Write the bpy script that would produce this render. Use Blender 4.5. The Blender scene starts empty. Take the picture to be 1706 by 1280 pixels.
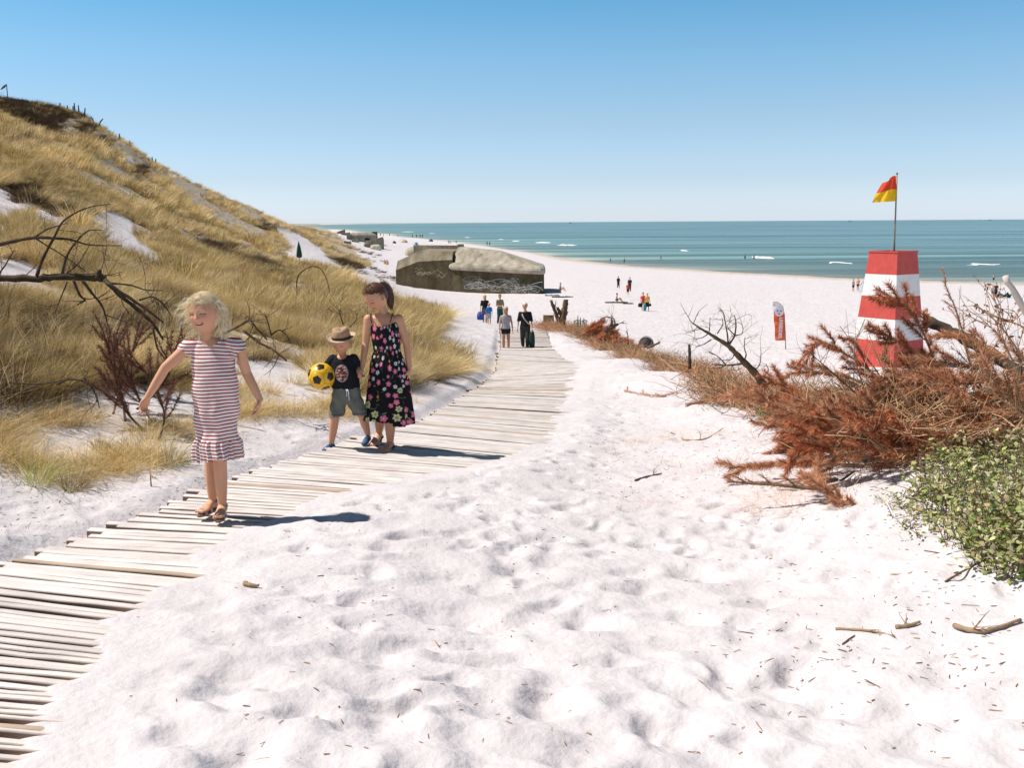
import bpy, bmesh, math, random
import numpy as np
from mathutils import Vector, Matrix, Euler
S = bpy.context.scene
COL = S.collection
R = math.radians
rng = np.random.default_rng(7)
random.seed(7)

# ------------------------------------------------------------------ camera, sky, sun, exposure
F = 1659.0; CX, CY = 853.0, 640.0
PITCH = math.atan(270.0 / F); ROLL = -0.0059
cam_d = bpy.data.cameras.new('camera'); cam = bpy.data.objects.new('camera', cam_d); COL.objects.link(cam)
CM = (Matrix.Rotation(R(90) - PITCH, 3, 'X') @ Matrix.Rotation(ROLL, 3, 'Z'))
cam.matrix_world = CM.to_4x4()
cam_d.sensor_width = 36.0; cam_d.lens = F / 1706.0 * 36.0
cam_d.clip_start = 0.05; cam_d.clip_end = 60000
cam_d.dof.use_dof = False
S.camera = cam

SUN_DIR = Vector((-0.78, 0.07, 1.18)).normalized()
SKY_GRADE = [(0, (.95, 1.19, 1.88)), (.0117, (.87, 1.08, 1.70)), (.041, (.74, .89, 1.30)), (.098, (.71, .84, 1.04)), (.1528, (.62, .86, 1.02)), (.203, (.46, .82, .99)), (.45, (.30, .36, .34)), (1, (.22, .265, .25))]
world = bpy.data.worlds.new('World'); S.world = world; world.use_nodes = True
wn = world.node_tree.nodes; wl = world.node_tree.links; wn.clear()
sky = wn.new('ShaderNodeTexSky'); sky.sky_type = 'NISHITA'; sky.sun_disc = False
sky.sun_elevation = math.asin(SUN_DIR.z); sky.sun_rotation = math.atan2(SUN_DIR.x, SUN_DIR.y)
sky.altitude = 0; sky.air_density = 1.15; sky.dust_density = 0.35; sky.ozone_density = 2.2
wb = wn.new('ShaderNodeBackground'); wb.inputs[1].default_value = 0.1
wo = wn.new('ShaderNodeOutputWorld')
# the photograph's sky: a deep blue grade over the physical sky, by height; overhead, out of view, dimmed to deepen the shadows
wtc = wn.new('ShaderNodeTexCoord'); wsp = wn.new('ShaderNodeSeparateXYZ'); wl.new(wtc.outputs['Generated'], wsp.inputs[0])
wr = wn.new('ShaderNodeValToRGB'); wl.new(wsp.outputs[2], wr.inputs[0]); _e = wr.color_ramp.elements
for _ in range(6): _e.new(.5)
for _k, (_p, _c) in enumerate(SKY_GRADE): _e[_k].position = _p; _e[_k].color = (_c[0] / 2.5, _c[1] / 2.5, _c[2] / 2.5, 1)
wx = wn.new('ShaderNodeVectorMath'); wx.operation = 'MULTIPLY'; wl.new(sky.outputs[0], wx.inputs[0]); wl.new(wr.outputs[0], wx.inputs[1])
wy = wn.new('ShaderNodeVectorMath'); wy.operation = 'SCALE'; wy.inputs['Scale'].default_value = 2.5; wl.new(wx.outputs[0], wy.inputs[0])
wl.new(wy.outputs[0], wb.inputs[0]); wl.new(wb.outputs[0], wo.inputs[0])
sun_d = bpy.data.lights.new('sun', 'SUN'); sun_d.energy = 4.3; sun_d.angle = R(0.5); sun_d.color = (1.0, 0.93, 0.86)
sun = bpy.data.objects.new('sun', sun_d); COL.objects.link(sun)
sun.rotation_euler = SUN_DIR.to_track_quat('Z', 'Y').to_euler(); sun.location = (-30, 8, 50)
S.view_settings.view_transform = 'Standard'; S.view_settings.look = 'None'
S.view_settings.gamma = 1; S.view_settings.use_curve_mapping = False
S.view_settings.exposure = 0.40
S.cycles.max_bounces = 6; S.cycles.diffuse_bounces = 3; S.cycles.glossy_bounces = 2; S.cycles.transparent_max_bounces = 4
S.cycles.caustics_reflective = False; S.cycles.caustics_refractive = False

CMn = np.array(CM)
def ray(px, row):
    v = CMn @ np.array([(px - CX) / F, -(row - CY) / F, -1.0])
    return v / v[1]                      # per metre of world y
def at(px, row, D):
    v = ray(px, row) * D
    return Vector(v)
def project(P):
    P = np.asarray(P, float).reshape(-1, 3); c = P @ CMn
    z = -c[:, 2]; z = np.where(z < 1e-3, 1e-3, z)
    return CX + F * c[:, 0] / z, CY - F * c[:, 1] / z

# ------------------------------------------------------------------ tags and mesh helpers
def tag(o, label=None, cat=None, group=None, kind=None):
    if label: o['label'] = label
    if cat: o['category'] = cat
    if group: o['group'] = group
    if kind: o['kind'] = kind
    return o
def empty(name, loc=(0, 0, 0), rz=0.0):
    o = bpy.data.objects.new(name, None); COL.objects.link(o)
    o.location = loc; o.rotation_euler = (0, 0, rz); o.empty_display_size = 0.1
    return o
def link(name, me, mat=None, parent=None, smooth=True):
    if mat is not None:
        for m in (mat if isinstance(mat, (list, tuple)) else [mat]): me.materials.append(m)
    o = bpy.data.objects.new(name, me); COL.objects.link(o)
    if parent: o.parent = parent
    if smooth: me.shade_smooth()
    else: me.shade_flat()
    return o
def mesh_np(name, V, Fq, mat=None, parent=None, smooth=True, cols=None, unlinked=False):
    """V (n,3); Fq (m,k) array or list of such arrays"""
    V = np.asarray(V, np.float32); me = bpy.data.meshes.new(name)
    Fs = Fq if isinstance(Fq, list) else [Fq]
    Fs = [np.asarray(f, np.int32) for f in Fs if len(f)]
    me.vertices.add(len(V)); me.vertices.foreach_set('co', V.ravel())
    tot = sum(f.size for f in Fs); me.loops.add(tot)
    me.loops.foreach_set('vertex_index', np.concatenate([f.ravel() for f in Fs]))
    starts = []; s = 0
    for f in Fs:
        starts.append(s + np.arange(f.shape[0]) * f.shape[1]); s += f.size
    st = np.concatenate(starts).astype(np.int32)
    me.polygons.add(len(st)); me.polygons.foreach_set('loop_start', st)
    me.update(calc_edges=True)
    if cols is not None:
        for k, c in (cols.items() if isinstance(cols, dict) else [('col', cols)]):
            c = np.asarray(c, np.float32)
            if c.ndim == 2:
                if c.shape[1] == 3: c = np.concatenate([c, np.ones((len(c), 1), np.float32)], 1)
                a = me.color_attributes.new(k, 'FLOAT_COLOR', 'POINT'); a.data.foreach_set('color', c.ravel())
            else:
                a = me.attributes.new(k, 'FLOAT', 'POINT'); a.data.foreach_set('value', c)
    if unlinked:
        if mat is not None: me.materials.append(mat)
        return bpy.data.objects.new(name, me)
    return link(name, me, mat, parent, smooth)
def grid_faces(nu, nv, wrap=False):
    i = np.arange(nv - 1)[:, None]; j = np.arange(nu if wrap else nu - 1)[None, :]
    a = i * nu + j; b = i * nu + (j + 1) % nu
    return np.stack([a, b, b + nu, a + nu], -1).reshape(-1, 4)
class MB:
    """collects shapes and links them as ONE mesh"""
    def __init__(s): s.V = []; s.F3 = []; s.F4 = []; s.n = 0; s.C = []
    def add(s, V, F, c=None):
        V = np.asarray(V, float); F = np.asarray(F, int)
        if len(F):
            (s.F4 if F.shape[1] == 4 else s.F3).append(F + s.n)
        s.V.append(V); s.n += len(V)
        s.C.append(np.tile(np.array(c if c is not None else (1, 1, 1), float), (len(V), 1)) if (c is None or np.ndim(c) == 1) else np.asarray(c))
        return s
    def box(s, c, size, rz=0, M=None, col=None, taper=None):
        h = np.array(size) / 2
        V = np.array([[x, y, z] for z in (-1, 1) for y in (-1, 1) for x in (-1, 1)], float)
        if taper is not None: V[4:, :2] *= taper
        V = V * h
        if M is not None: V = V @ np.array(M).T
        if rz: V = V @ np.array(Matrix.Rotation(rz, 3, 'Z')).T
        V = V + np.array(c)
        return s.add(V, [[0, 2, 3, 1], [4, 5, 7, 6], [0, 1, 5, 4], [2, 6, 7, 3], [0, 4, 6, 2], [1, 3, 7, 5]], col)
    def tube(s, pts, rad, n=6, col=None, caps=True):
        P = np.asarray(pts, float); m = len(P)
        r = np.broadcast_to(np.asarray(rad, float), (m,)).copy()
        T = np.gradient(P, axis=0); T /= np.linalg.norm(T, axis=1)[:, None] + 1e-12
        up = np.array([0, 0, 1.0]) if abs(T[0][2]) < 0.9 else np.array([1.0, 0, 0])
        a = np.arange(n) / n * 2 * np.pi; V = []
        u = np.cross(up, T[0]); u /= np.linalg.norm(u)
        for k in range(m):
            u = u - T[k] * (u @ T[k]); u /= np.linalg.norm(u) + 1e-12
            w = np.cross(T[k], u)
            V.append(P[k] + r[k] * (np.cos(a)[:, None] * u + np.sin(a)[:, None] * w))
        V = np.concatenate(V); Fq = grid_faces(n, m, True)
        s.add(V, Fq, col)
        if caps:
            base = s.n - len(V)
            for off, flip in ((0, True), ((m - 1) * n, False)):
                cidx = s.n; s.V.append(V[off:off + n].mean(0)[None]); s.n += 1
                s.C.append(s.C[-1][-1:].copy())
                tri = [[cidx, base + off + (i + 1) % n, base + off + i] if flip else [cidx, base + off + i, base + off + (i + 1) % n] for i in range(n)]
                s.F3.append(np.array(tri))
        return s
    def ball(s, c, r, nu=12, nv=8, M=None, col=None):
        th = np.linspace(0, np.pi, nv); ph = np.arange(nu) / nu * 2 * np.pi
        V = np.stack([np.sin(th)[:, None] * np.cos(ph), np.sin(th)[:, None] * np.sin(ph), np.cos(th)[:, None] * np.ones(nu)], -1).reshape(-1, 3)
        V = V * np.array(r)
        if M is not None: V = V @ np.array(M).T
        return s.add(V + np.array(c), grid_faces(nu, nv, True)[:, ::-1], col)
    def loft(s, rings, col=None, cap=True):
        rings = [np.asarray(r, float) for r in rings]; n = len(rings[0])
        V = np.concatenate(rings); s.add(V, grid_faces(n, len(rings), True), col)
        if cap:
            base = s.n - len(V)
            for off, flip in ((0, True), ((len(rings) - 1) * n, False)):
                cidx = s.n; s.V.append(V[off:off + n].mean(0)[None]); s.n += 1; s.C.append(s.C[-1][-1:].copy())
                s.F3.append(np.array([[cidx, base + off + (i + 1) % n, base + off + i] if flip else [cidx, base + off + i, base + off + (i + 1) % n] for i in range(n)]))
        return s
    def build(s, name, mat=None, parent=None, smooth=True, colors=False):
        Fs = []
        if s.F3: Fs.append(np.concatenate(s.F3))
        if s.F4: Fs.append(np.concatenate(s.F4))
        return mesh_np(name, np.concatenate(s.V), Fs, mat, parent, smooth, np.concatenate(s.C) if colors else None)

# ------------------------------------------------------------------ value noise
_perm = rng.random((256, 256))
def vnoise(x, y):
    x = np.asarray(x, float); y = np.asarray(y, float)
    xi = np.floor(x).astype(int); yi = np.floor(y).astype(int); fx = x - xi; fy = y - yi
    fx = fx * fx * (3 - 2 * fx); fy = fy * fy * (3 - 2 * fy)
    a = _perm[xi & 255, yi & 255]; b = _perm[(xi + 1) & 255, yi & 255]
    c = _perm[xi & 255, (yi + 1) & 255]; d = _perm[(xi + 1) & 255, (yi + 1) & 255]
    return (a * (1 - fx) + b * fx) * (1 - fy) + (c * (1 - fx) + d * fx) * fy * 1.0
def fbm(x, y, o=4):
    s = 0; a = 0.5
    for k in range(o):
        s = s + a * (vnoise(x * 2 ** k + 17.3 * k, y * 2 ** k + 5.1 * k) - 0.5); a *= 0.5
    return s
def sstep(a, b, x):
    t = np.clip((x - a) / (b - a), 0, 1); return t * t * (3 - 2 * t)

# ------------------------------------------------------------------ materials
MATS = {}
def mat(name, color=(0.8, 0.8, 0.8), rough=0.6, spec=0.3, metal=0, attr=None, noise=None, bump=None, sss=0, trans=0, rnd=None):
    """noise=(scale, amount) brightness mottling; bump=(scale, strength, distance); rnd = per-object brightness variation"""
    if name in MATS: return MATS[name]
    m = bpy.data.materials.new(name); m.use_nodes = True; N = m.node_tree.nodes; L = m.node_tree.links
    b = N['Principled BSDF']; b.inputs['Roughness'].default_value = rough; b.inputs['Metallic'].default_value = metal
    b.inputs['Specular IOR Level'].default_value = spec
    b.inputs['Base Color'].default_value = (*color, 1)
    src = None
    if attr:
        a = N.new('ShaderNodeAttribute'); a.attribute_name = attr; src = a.outputs['Color']
    tc = N.new('ShaderNodeTexCoord')
    if noise or rnd:
        mul = N.new('ShaderNodeMix'); mul.data_type = 'RGBA'; mul.blend_type = 'MULTIPLY'; mul.inputs[0].default_value = 1
        if src: L.new(src, mul.inputs[6])
        else: mul.inputs[6].default_value = (*color, 1)
        if noise:
            n = N.new('ShaderNodeTexNoise'); n.inputs['Scale'].default_value = noise[0]; n.inputs['Detail'].default_value = 5
            L.new(tc.outputs['Object'], n.inputs['Vector'])
            mr = N.new('ShaderNodeMapRange'); mr.inputs[1].default_value = 0.3; mr.inputs[2].default_value = 0.7
            mr.inputs[3].default_value = 1 - noise[1]; mr.inputs[4].default_value = 1 + noise[1]
            L.new(n.outputs[0], mr.inputs[0]); fac = mr.outputs[0]
        if rnd:
            oi = N.new('ShaderNodeObjectInfo'); mr2 = N.new('ShaderNodeMapRange')
            mr2.inputs[3].default_value = 1 - rnd; mr2.inputs[4].default_value = 1 + rnd
            L.new(oi.outputs['Random'], mr2.inputs[0])
            if noise:
                mm = N.new('ShaderNodeMath'); mm.operation = 'MULTIPLY'; L.new(fac, mm.inputs[0]); L.new(mr2.outputs[0], mm.inputs[1]); fac = mm.outputs[0]
            else: fac = mr2.outputs[0]
        cb = N.new('ShaderNodeCombineColor')
        for i in range(3): L.new(fac, cb.inputs[i])
        L.new(cb.outputs[0], mul.inputs[7]); src = mul.outputs[2]
    if src: L.new(src, b.inputs['Base Color'])
    if bump:
        n = N.new('ShaderNodeTexNoise'); n.inputs['Scale'].default_value = bump[0]; n.inputs['Detail'].default_value = 6
        L.new(tc.outputs['Object'], n.inputs['Vector'])
        bp = N.new('ShaderNodeBump'); bp.inputs['Strength'].default_value = bump[1]; bp.inputs['Distance'].default_value = bump[2]
        L.new(n.outputs[0], bp.inputs['Height']); L.new(bp.outputs[0], b.inputs['Normal'])
    if sss:
        b.inputs['Subsurface Weight'].default_value = sss; b.inputs['Subsurface Radius'].default_value = (0.02, 0.008, 0.004)
        b.inputs['Subsurface Scale'].default_value = 0.5
    if trans:
        out = N['Material Output']; tr = N.new('ShaderNodeBsdfTranslucent'); ms = N.new('ShaderNodeMixShader'); ms.inputs[0].default_value = trans
        if src: L.new(src, tr.inputs[0])
        else: tr.inputs[0].default_value = (*color, 1)
        L.new(b.outputs[0], ms.inputs[1]); L.new(tr.outputs[0], ms.inputs[2]); L.new(ms.outputs[0], out.inputs[0])
    MATS[name] = m
    return m

# ------------------------------------------------------------------ terrain height from surveyed spots (image column, row, metres away)
SEA = -9.8
def _z(px, row, D): v = at(px, row, D); return (v.x, v.y, v.z)
CP = []
for t in [(0,720,7),(0,600,8.7),(0,480,11.5),(0,430,16),(0,335,28),(0,250,50),(0,200,75),(0,166,105),
          (130,700,7.8),(130,560,11),(130,470,17),(130,380,30),(130,300,52),(130,240,84),(130,188,125),
          (280,680,8.5),(280,560,13),(280,500,18),(280,450,30),(280,400,50),(280,350,80),(280,312,115),(280,282,155),
          (400,680,9),(400,600,13),(400,520,24),(400,470,40),(400,430,65),(400,390,110),(400,360,150),(400,337,190),
          (520,670,10),(520,600,15),(520,520,27),(520,475,45),(520,440,78),(520,412,130),(520,392,200),(520,381,270),
          (560,408,235),(600,442,150),(560,432,160),(600,475,80),(620,462,110),(645,470,108),(650,484,85),(660,474,122),
          (740,535,42),(700,565,24),(740,612,19),(690,505,60),(640,560,20),
          (370,858,5.45),(470,790,6.8),(650,750,8.0),(840,700,10.8),(860,660,14.5),(880,620,21),(870,586,34),(820,541,61),(790,640,17),(760,680,12),
          (760,510,88),(905,492,106),(1075,518,86),(1040,488,110),(1300,582,57),(1300,520,86),(1300,482,130),(1430,486,122),(1480,612,44),
          (1650,540,72),(1650,492,118),(960,470,135),(960,450,190),(700,420,260),(620,398,420),(560,388,800),
          (1000,600,27),(985,561,38),(930,549,42),(1045,586,29),(1100,607,22.5),(1150,628,17.5),(1100,624,19),(1100,700,11.5),(1100,800,7.3),(1200,642,15),(1300,682,11),
          (1300,750,8.2),(1300,850,6.0),(1400,702,9.6),(1550,750,7.2),(1700,780,6.2),(1700,950,4.0),(1706,1280,2.5),(853,1280,2.6),(0,1280,2.6),
          (1300,1000,4.2),(853,1000,4.2),(853,900,5.2),(853,800,7.0),(0,960,4.1),(100,905,4.9),(0,860,5.2),(200,860,5.5),(1000,660,14.5)]:
    CP.append(_z(*t))
for px, row in [(1706,472),(1540,467),(1300,457),(1140,448),(985,435),(900,422),(800,408),(720,399),(650,390),(590,383.5),(530,378.6)]:
    r = ray(px, row); D = SEA / r[2]; CP.append((r[0]*D, D, SEA)); CP.append((r[0]*D*1.35, D*1.35, SEA - 1.6))
    if D < 600: CP.append((r[0]*D*2.2, D*2.2, SEA - 3.5))
for px, D, z in [(955,54,-6.5),(1200,24,-5.4),(1300,18,-4.7),(1450,17,-4.4),(1600,14,-4.1),(1700,20,-5.4),(1100,38,-6.2),(1000,50,-6.7),(1500,28,-6.0),(1300,35,-6.6),
                 (-600,8,-.2),(-600,30,4),(-600,100,18),(-300,12,-.2),(-300,50,7),(-300,110,17),(0,160,13),(130,200,12),(280,240,6),(400,290,1),(520,420,-5),(450,900,-6),
                 (2300,6,-1.3),(2300,20,-5.2),(2300,60,-7.4),(2300,140,-9.8),(2900,150,-9.8),(2300,400,-13),(400,3000,-6)]:
    CP.append(((px - CX) / F * D, D, z))
for a, r, z in [(90,4,-1.35),(90,20,-4.5),(90,80,-7.5),(90,200,-10.5),(-90,4,-.9),(-90,20,3),(-90,80,14),(180,1.5,-1.45),(180,6,-1.0),(180,30,.5),(180,120,2),
                (135,5,-1.1),(135,30,-2.5),(135,150,-6),(-135,5,-.8),(-135,30,4),(-135,120,12),(0,1.2,-1.5),(50,1.2,-1.5),(-50,1.2,-1.5),(-90,1.2,-1.4),(90,1.2,-1.4)]:
    CP.append((math.sin(R(a)) * r, math.cos(R(a)) * r, z))
CP = np.array(CP)
def _uv(x, y):
    r = np.hypot(x, y); return np.stack([np.arctan2(x, y) * 2.6, np.log(np.maximum(r, .5))], -1)
_cu = _uv(CP[:, 0], CP[:, 1])
def _phi(a, b):
    d2 = ((a[:, None, :] - b[None, :, :]) ** 2).sum(-1)
    return np.sqrt(d2 + 0.0016)
_K = _phi(_cu, _cu) - 0.0015 * np.eye(len(_cu))
_n = len(_cu); _A = np.zeros((_n + 3, _n + 3)); _A[:_n, :_n] = _K
_A[:_n, _n] = 1; _A[:_n, _n + 1:] = _cu; _A[_n, :_n] = 1; _A[_n + 1:, :_n] = _cu.T
_w = np.linalg.solve(_A, np.concatenate([CP[:, 2], [0, 0, 0]]))
def base_h(x, y):
    x = np.asarray(x, float); sh = x.shape; uv = _uv(x.ravel(), np.asarray(y, float).ravel()); out = np.empty(len(uv))
    for i in range(0, len(uv), 40000):
        u = uv[i:i + 40000]; out[i:i + 40000] = _phi(u, _cu) @ _w[:_n] + _w[_n] + u @ _w[_n + 1:]
    return out.reshape(sh)
# ------------------------------------------------------------------ where grass grows (outline surveyed in the photograph, kept on the terrain)
def inpoly(u, v, poly):
    poly = np.array(poly, float); inside = np.zeros(u.shape, bool); n = len(poly); j = n - 1
    for i in range(n):
        xi, yi = poly[i]; xj, yj = poly[j]
        c = ((yi > v) != (yj > v)) & (u < (xj - xi) * (v - yi) / (yj - yi + 1e-9) + xi)
        inside ^= c; j = i
    return inside
VEG = [(-2600,-900),(0,80),(200,150),(540,378),(582,406),(616,442),(592,447),(556,428),(548,434),(575,455),(620,478),(690,500),(745,527),(725,555),(700,570),(745,585),(782,612),(745,628),(690,640),(600,662),
       (500,650),(430,625),(300,632),(215,640),(120,655),(60,672),(0,676),(-2600,860)]
SANDS = [[(-60,305),(30,312),(52,335),(20,352),(-60,348)],[(55,345),(120,352),(110,372),(60,365)],[(125,362),(190,352),(215,372),(230,400),(270,425),(285,445),(240,430),(190,400),(165,385)],
         [(-60,436),(45,432),(80,455),(66,466),(-60,464)],[(318,405),(362,405),(358,418),(330,418)],[(462,378),(498,390),(530,412),(560,438),(640,485),(600,472),(540,442),(500,420),(468,398)],
         [(485,408),(525,412),(545,436),(500,438),(478,425)],[(205,262),(222,262),(220,268),(208,268)],[(560,437),(650,480),(690,503),(640,492),(590,468)],
         [(90,640),(190,650),(215,690),(100,680)],[(380,600),(470,600),(560,640),(420,635)]]
def veg_mask(x, y, z):
    u, v = project(np.stack([x, y, z], -1).reshape(-1, 3)); u = u + 8 * fbm(x.ravel() * 1.3, y.ravel() * 1.3, 3); v = v + 8 * fbm(x.ravel() * 1.7 + 9, y.ravel() * 1.7, 3)
    m = inpoly(u, v, VEG)
    u2, v2 = project(np.stack([x, y, np.asarray(z) + .22], -1).reshape(-1, 3))
    for p in SANDS: m &= ~inpoly(u, v, p); m &= ~inpoly(u2, v2, p)
    m &= (y.ravel() > 3.5)
    return m.reshape(np.shape(x))

# ------------------------------------------------------------------ boardwalk line (left edge and right edge), used by the sand too
BWL = [(-150,1250,2.75),(-130,1100,3.4),(-70,1000,4.0),(0,955,4.3),(110,905,4.9),(200,872,5.3),(285,834,5.75),(380,798,6.4),(450,772,6.95),(545,742,7.75),(640,712,8.9),(700,690,10.2),(750,663,12.3),(792,635,15.5),(826,612,20.5),(832,597,26),(833,586,33),(836,572,42)]
BWc = np.array([tuple(at(*t))[:2] for t in BWL])           # left edge
BWW = 1.78
DRc = np.array([tuple(at(*t))[:2] for t in [(40,1280,2.5),(75,1235,2.75),(150,1130,3.15),(215,1060,3.55),(265,1000,3.95),(325,955,4.3),(345,900,4.9),(420,865,5.35),(500,832,5.8),(610,795,6.5),(760,762,7.2),(850,735,7.9),(905,705,9.0),(925,680,10.8),(950,640,15),(955,600,24),(925,585,34)]])
def bw_left(y): return np.interp(y, BWc[:, 1], BWc[:, 0])
# ------------------------------------------------------------------ sand relief
foot = []
def add_foot(x, y, a, L=.17, W=.10, d=.055): foot.append((x, y, a, L, W, d))
for k in range(9000):
    D = math.exp(random.uniform(math.log(1.9), math.log(40)))
    px = random.uniform(-250, 1900); x = (px - CX) / F * D; y = D
    # keep away from the middle of the boardwalk
    s = x - bw_left(y)
    if -0.12 < s and x < float(np.interp(y, DRc[:, 1], DRc[:, 0])) + .12: continue
    if s < -2.2 and y > 6: continue
    big = random.random()
    L = random.uniform(.075, .15); W = L * random.uniform(.5, .85); d = random.uniform(.010, .021) * (1 if big < .85 else 1.5)
    if s < 0: d *= .7
    if px > 1050 and y > 6.5: d *= .5
    if random.random() < .45 and y < 9: continue
    if y < 5:
        if random.random() < .5: continue
        L *= 1.35; W *= 1.35; d *= 1.0
    if any((x - q[0]) ** 2 + (y - q[1]) ** 2 < (.75 * (L + q[3])) ** 2 for q in foot[-400:]): continue
    add_foot(x, y, random.gauss(.25, .7), L, W, d)
for px, row, L, W, d, a in [(1330,1130,.27,.15,.10,.2),(670,1225,.16,.10,.10,.6),(1110,1230,.13,.10,.09,1.2),(1540,1230,.22,.12,.08,-.1),(400,1190,.16,.08,.06,.4),(985,1020,.15,.11,.08,.1),(930,985,.14,.08,.06,.5),
                            (560,1012,.14,.08,.055,.3),(700,1085,.15,.08,.06,.3),(815,1105,.20,.09,.05,0),(1220,1100,.14,.12,.05,.3),(915,900,.15,.10,.05,.2),(1060,915,.16,.1,.05,.3),(840,1190,.24,.12,.05,.1),(1640,1150,.18,.1,.05,.2)]:
    e = ray(px, row); D = -1.6 / e[2]; add_foot(e[0] * D, D, a, L, W, d * .5)
foot = np.array(foot)
_by = np.linspace(1.5, 46, 600); _bxl = bw_left(_by); _bzl = base_h(_bxl, _by); _bzr = base_h(_bxl + BWW, _by)
_k = np.ones(9) / 9; _bzl[4:-4] = np.convolve(_bzl, _k, 'valid'); _bzr[4:-4] = np.convolve(_bzr, _k, 'valid')
def bw_z(x, y):
    s = (x - bw_left(y)) / BWW; return np.interp(y, _by, _bzl) * (1 - s) + np.interp(y, _by, _bzr) * s
def make_ground():
    c1 = np.radians(np.linspace(-33, 33, 800)); c2 = np.radians(np.linspace(33, 327, 120))[1:-1]
    az = np.concatenate([c1, c2])
    lr = np.concatenate([np.arange(math.log(.9), math.log(1.9), .03), np.arange(math.log(1.9), math.log(13), .0034), np.arange(math.log(13), math.log(60), .008), np.arange(math.log(60), math.log(12000), .022)])
    AZ, LR = np.meshgrid(az, lr); r = np.exp(LR); X = np.sin(AZ) * r; Y = np.cos(AZ) * r
    # heights: evaluated on a coarse grid, then interpolated (rows exact, columns exact for the coarse ones)
    ca = np.concatenate([np.radians(np.linspace(-33, 33, 161)), c2]); cl = np.unique(np.concatenate([lr[::6], lr[-1:]]))
    CA, CL = np.meshgrid(ca, cl); H = base_h(np.sin(CA) * np.exp(CL), np.cos(CA) * np.exp(CL))
    T = np.stack([np.interp(az, ca, H[i]) for i in range(len(cl))])
    idx = np.clip(np.searchsorted(cl, lr) - 1, 0, len(cl) - 2); t = ((lr - cl[idx]) / (cl[idx + 1] - cl[idx]))[:, None]
    Z = T[idx] * (1 - t) + T[idx + 1] * t
    # relief
    near = sstep(60, 8, r) * sstep(.6, 1.6, r)
    Zn = .06 * fbm(X * .8, Y * .8, 3) * sstep(120, 10, r)
    Zn += .026 * fbm(X * 3.3 + 5, Y * 3.0, 4) * near + .009 * fbm(X * 11, Y * 11, 3) * sstep(14, 5, r)
    hill = veg_mask(X, Y, Z) & (X < -0.5)
    Zn += (1.3 * fbm(X / 9 + 3, Y / 9, 3) * sstep(20, 60, r) + .35 * fbm(X / 2.2 + 3, Y / 2.2, 3) * sstep(6, 15, r) * sstep(300, 60, r)) * sstep(-1, -14, X + .09 * Y) 
    Zn += .16 * fbm(X / 1.7, Y / 1.7 + 7, 3) * sstep(20, 40, r) * sstep(400, 80, r)
    # dents
    D = np.zeros_like(Z)
    faz = np.arctan2(foot[:, 0], foot[:, 1]); flr = np.log(np.hypot(foot[:, 0], foot[:, 1]))
    for k in range(len(foot)):
        fx, fy, a, L, W, d = foot[k]; rr = math.exp(flr[k]); e = .42 / rr * (L / .17)
        j0, j1 = np.searchsorted(c1, [faz[k] - e, faz[k] + e]); i0, i1 = np.searchsorted(lr, [flr[k] - e, flr[k] + e])
        if j1 <= j0 or i1 <= i0: continue
        dx = X[i0:i1, j0:j1] - fx; dy = Y[i0:i1, j0:j1] - fy
        wob = 1 + .16 * np.sin(2 * np.arctan2(dy, dx) + k) + .12 * np.sin(3 * np.arctan2(dy, dx) + 2.3 * k)
        p = (dx * math.cos(a) + dy * math.sin(a)) / L; q = (-dx * math.sin(a) + dy * math.cos(a)) / W
        s = np.sqrt(p * p + q * q) / wob
        tilt = 1 - .55 * np.clip(dx / L, -1, 1)               # steep wall on the windward (left) side
        f = -d * tilt * (1 - sstep(.30, 1.12, s)) + .13 * d * np.exp(-((s - 1.3) / .28) ** 2)
        D[i0:i1, j0:j1] += f
    # boardwalk: the sand lies just under the planks, except where it drifts over the right-hand edge
    s = X - np.interp(Y, BWc[:, 1], BWc[:, 0]); on = (Y > 2.2) & (Y < 44)
    flat = sstep(-.30, -.04, s) * sstep(BWW + .5, BWW - .2, s) * on
    Zr = Zn + D
    drift = np.interp(Y, DRc[:, 1], DRc[:, 0] - np.interp(DRc[:, 1], BWc[:, 1], BWc[:, 0])) + .22 * fbm(Y * 1.6 + 3, Y * 0, 3) + .22 * fbm(X * 3.5, Y * 7 + 3, 4)
    lift = -.066 + .076 * sstep(-.30, .04, s - drift) + .030 * sstep(.0, .4, s - drift) + .010 * fbm(X * 9, Y * 14, 3)
    Zr = Zr * (1 - flat) + lift * flat
    Zr = np.where(on & (s > 0), Zr + .015 * sstep(.0, .45, s - drift) * sstep(BWW + 1.2, drift + .3, s) * (1 - flat * 0), Zr)
    Zr = Zr + D * flat * sstep(drift + .05, drift + .35, s)
    Z = Z * (1 - flat) + np.where(on, bw_z(X, np.clip(Y, 1.5, 46)), Z) * flat + Zr
    V = np.stack([X, Y, Z], -1).reshape(-1, 3)
    nu = len(az); Fq = grid_faces(nu, len(lr), True)[:, ::-1]
    # centre fan
    c = len(V); V = np.concatenate([V, [[0, 0, Z[0].mean()]]]); j = np.arange(nu)
    Ft = np.stack([np.full(nu, c), (j + 1) % nu, j], -1)
    veg = np.append(hill.ravel().astype(float), 0)
    o = mesh_np('ground', V, [Fq[:, ::-1], Ft[:, ::-1]], None, None, True, {'veg': veg})
    tag(o, kind='structure')
    return o, (az, lr, Z)
ground, (G_az, G_lr, G_Z) = make_ground()
_gn = 800
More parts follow.
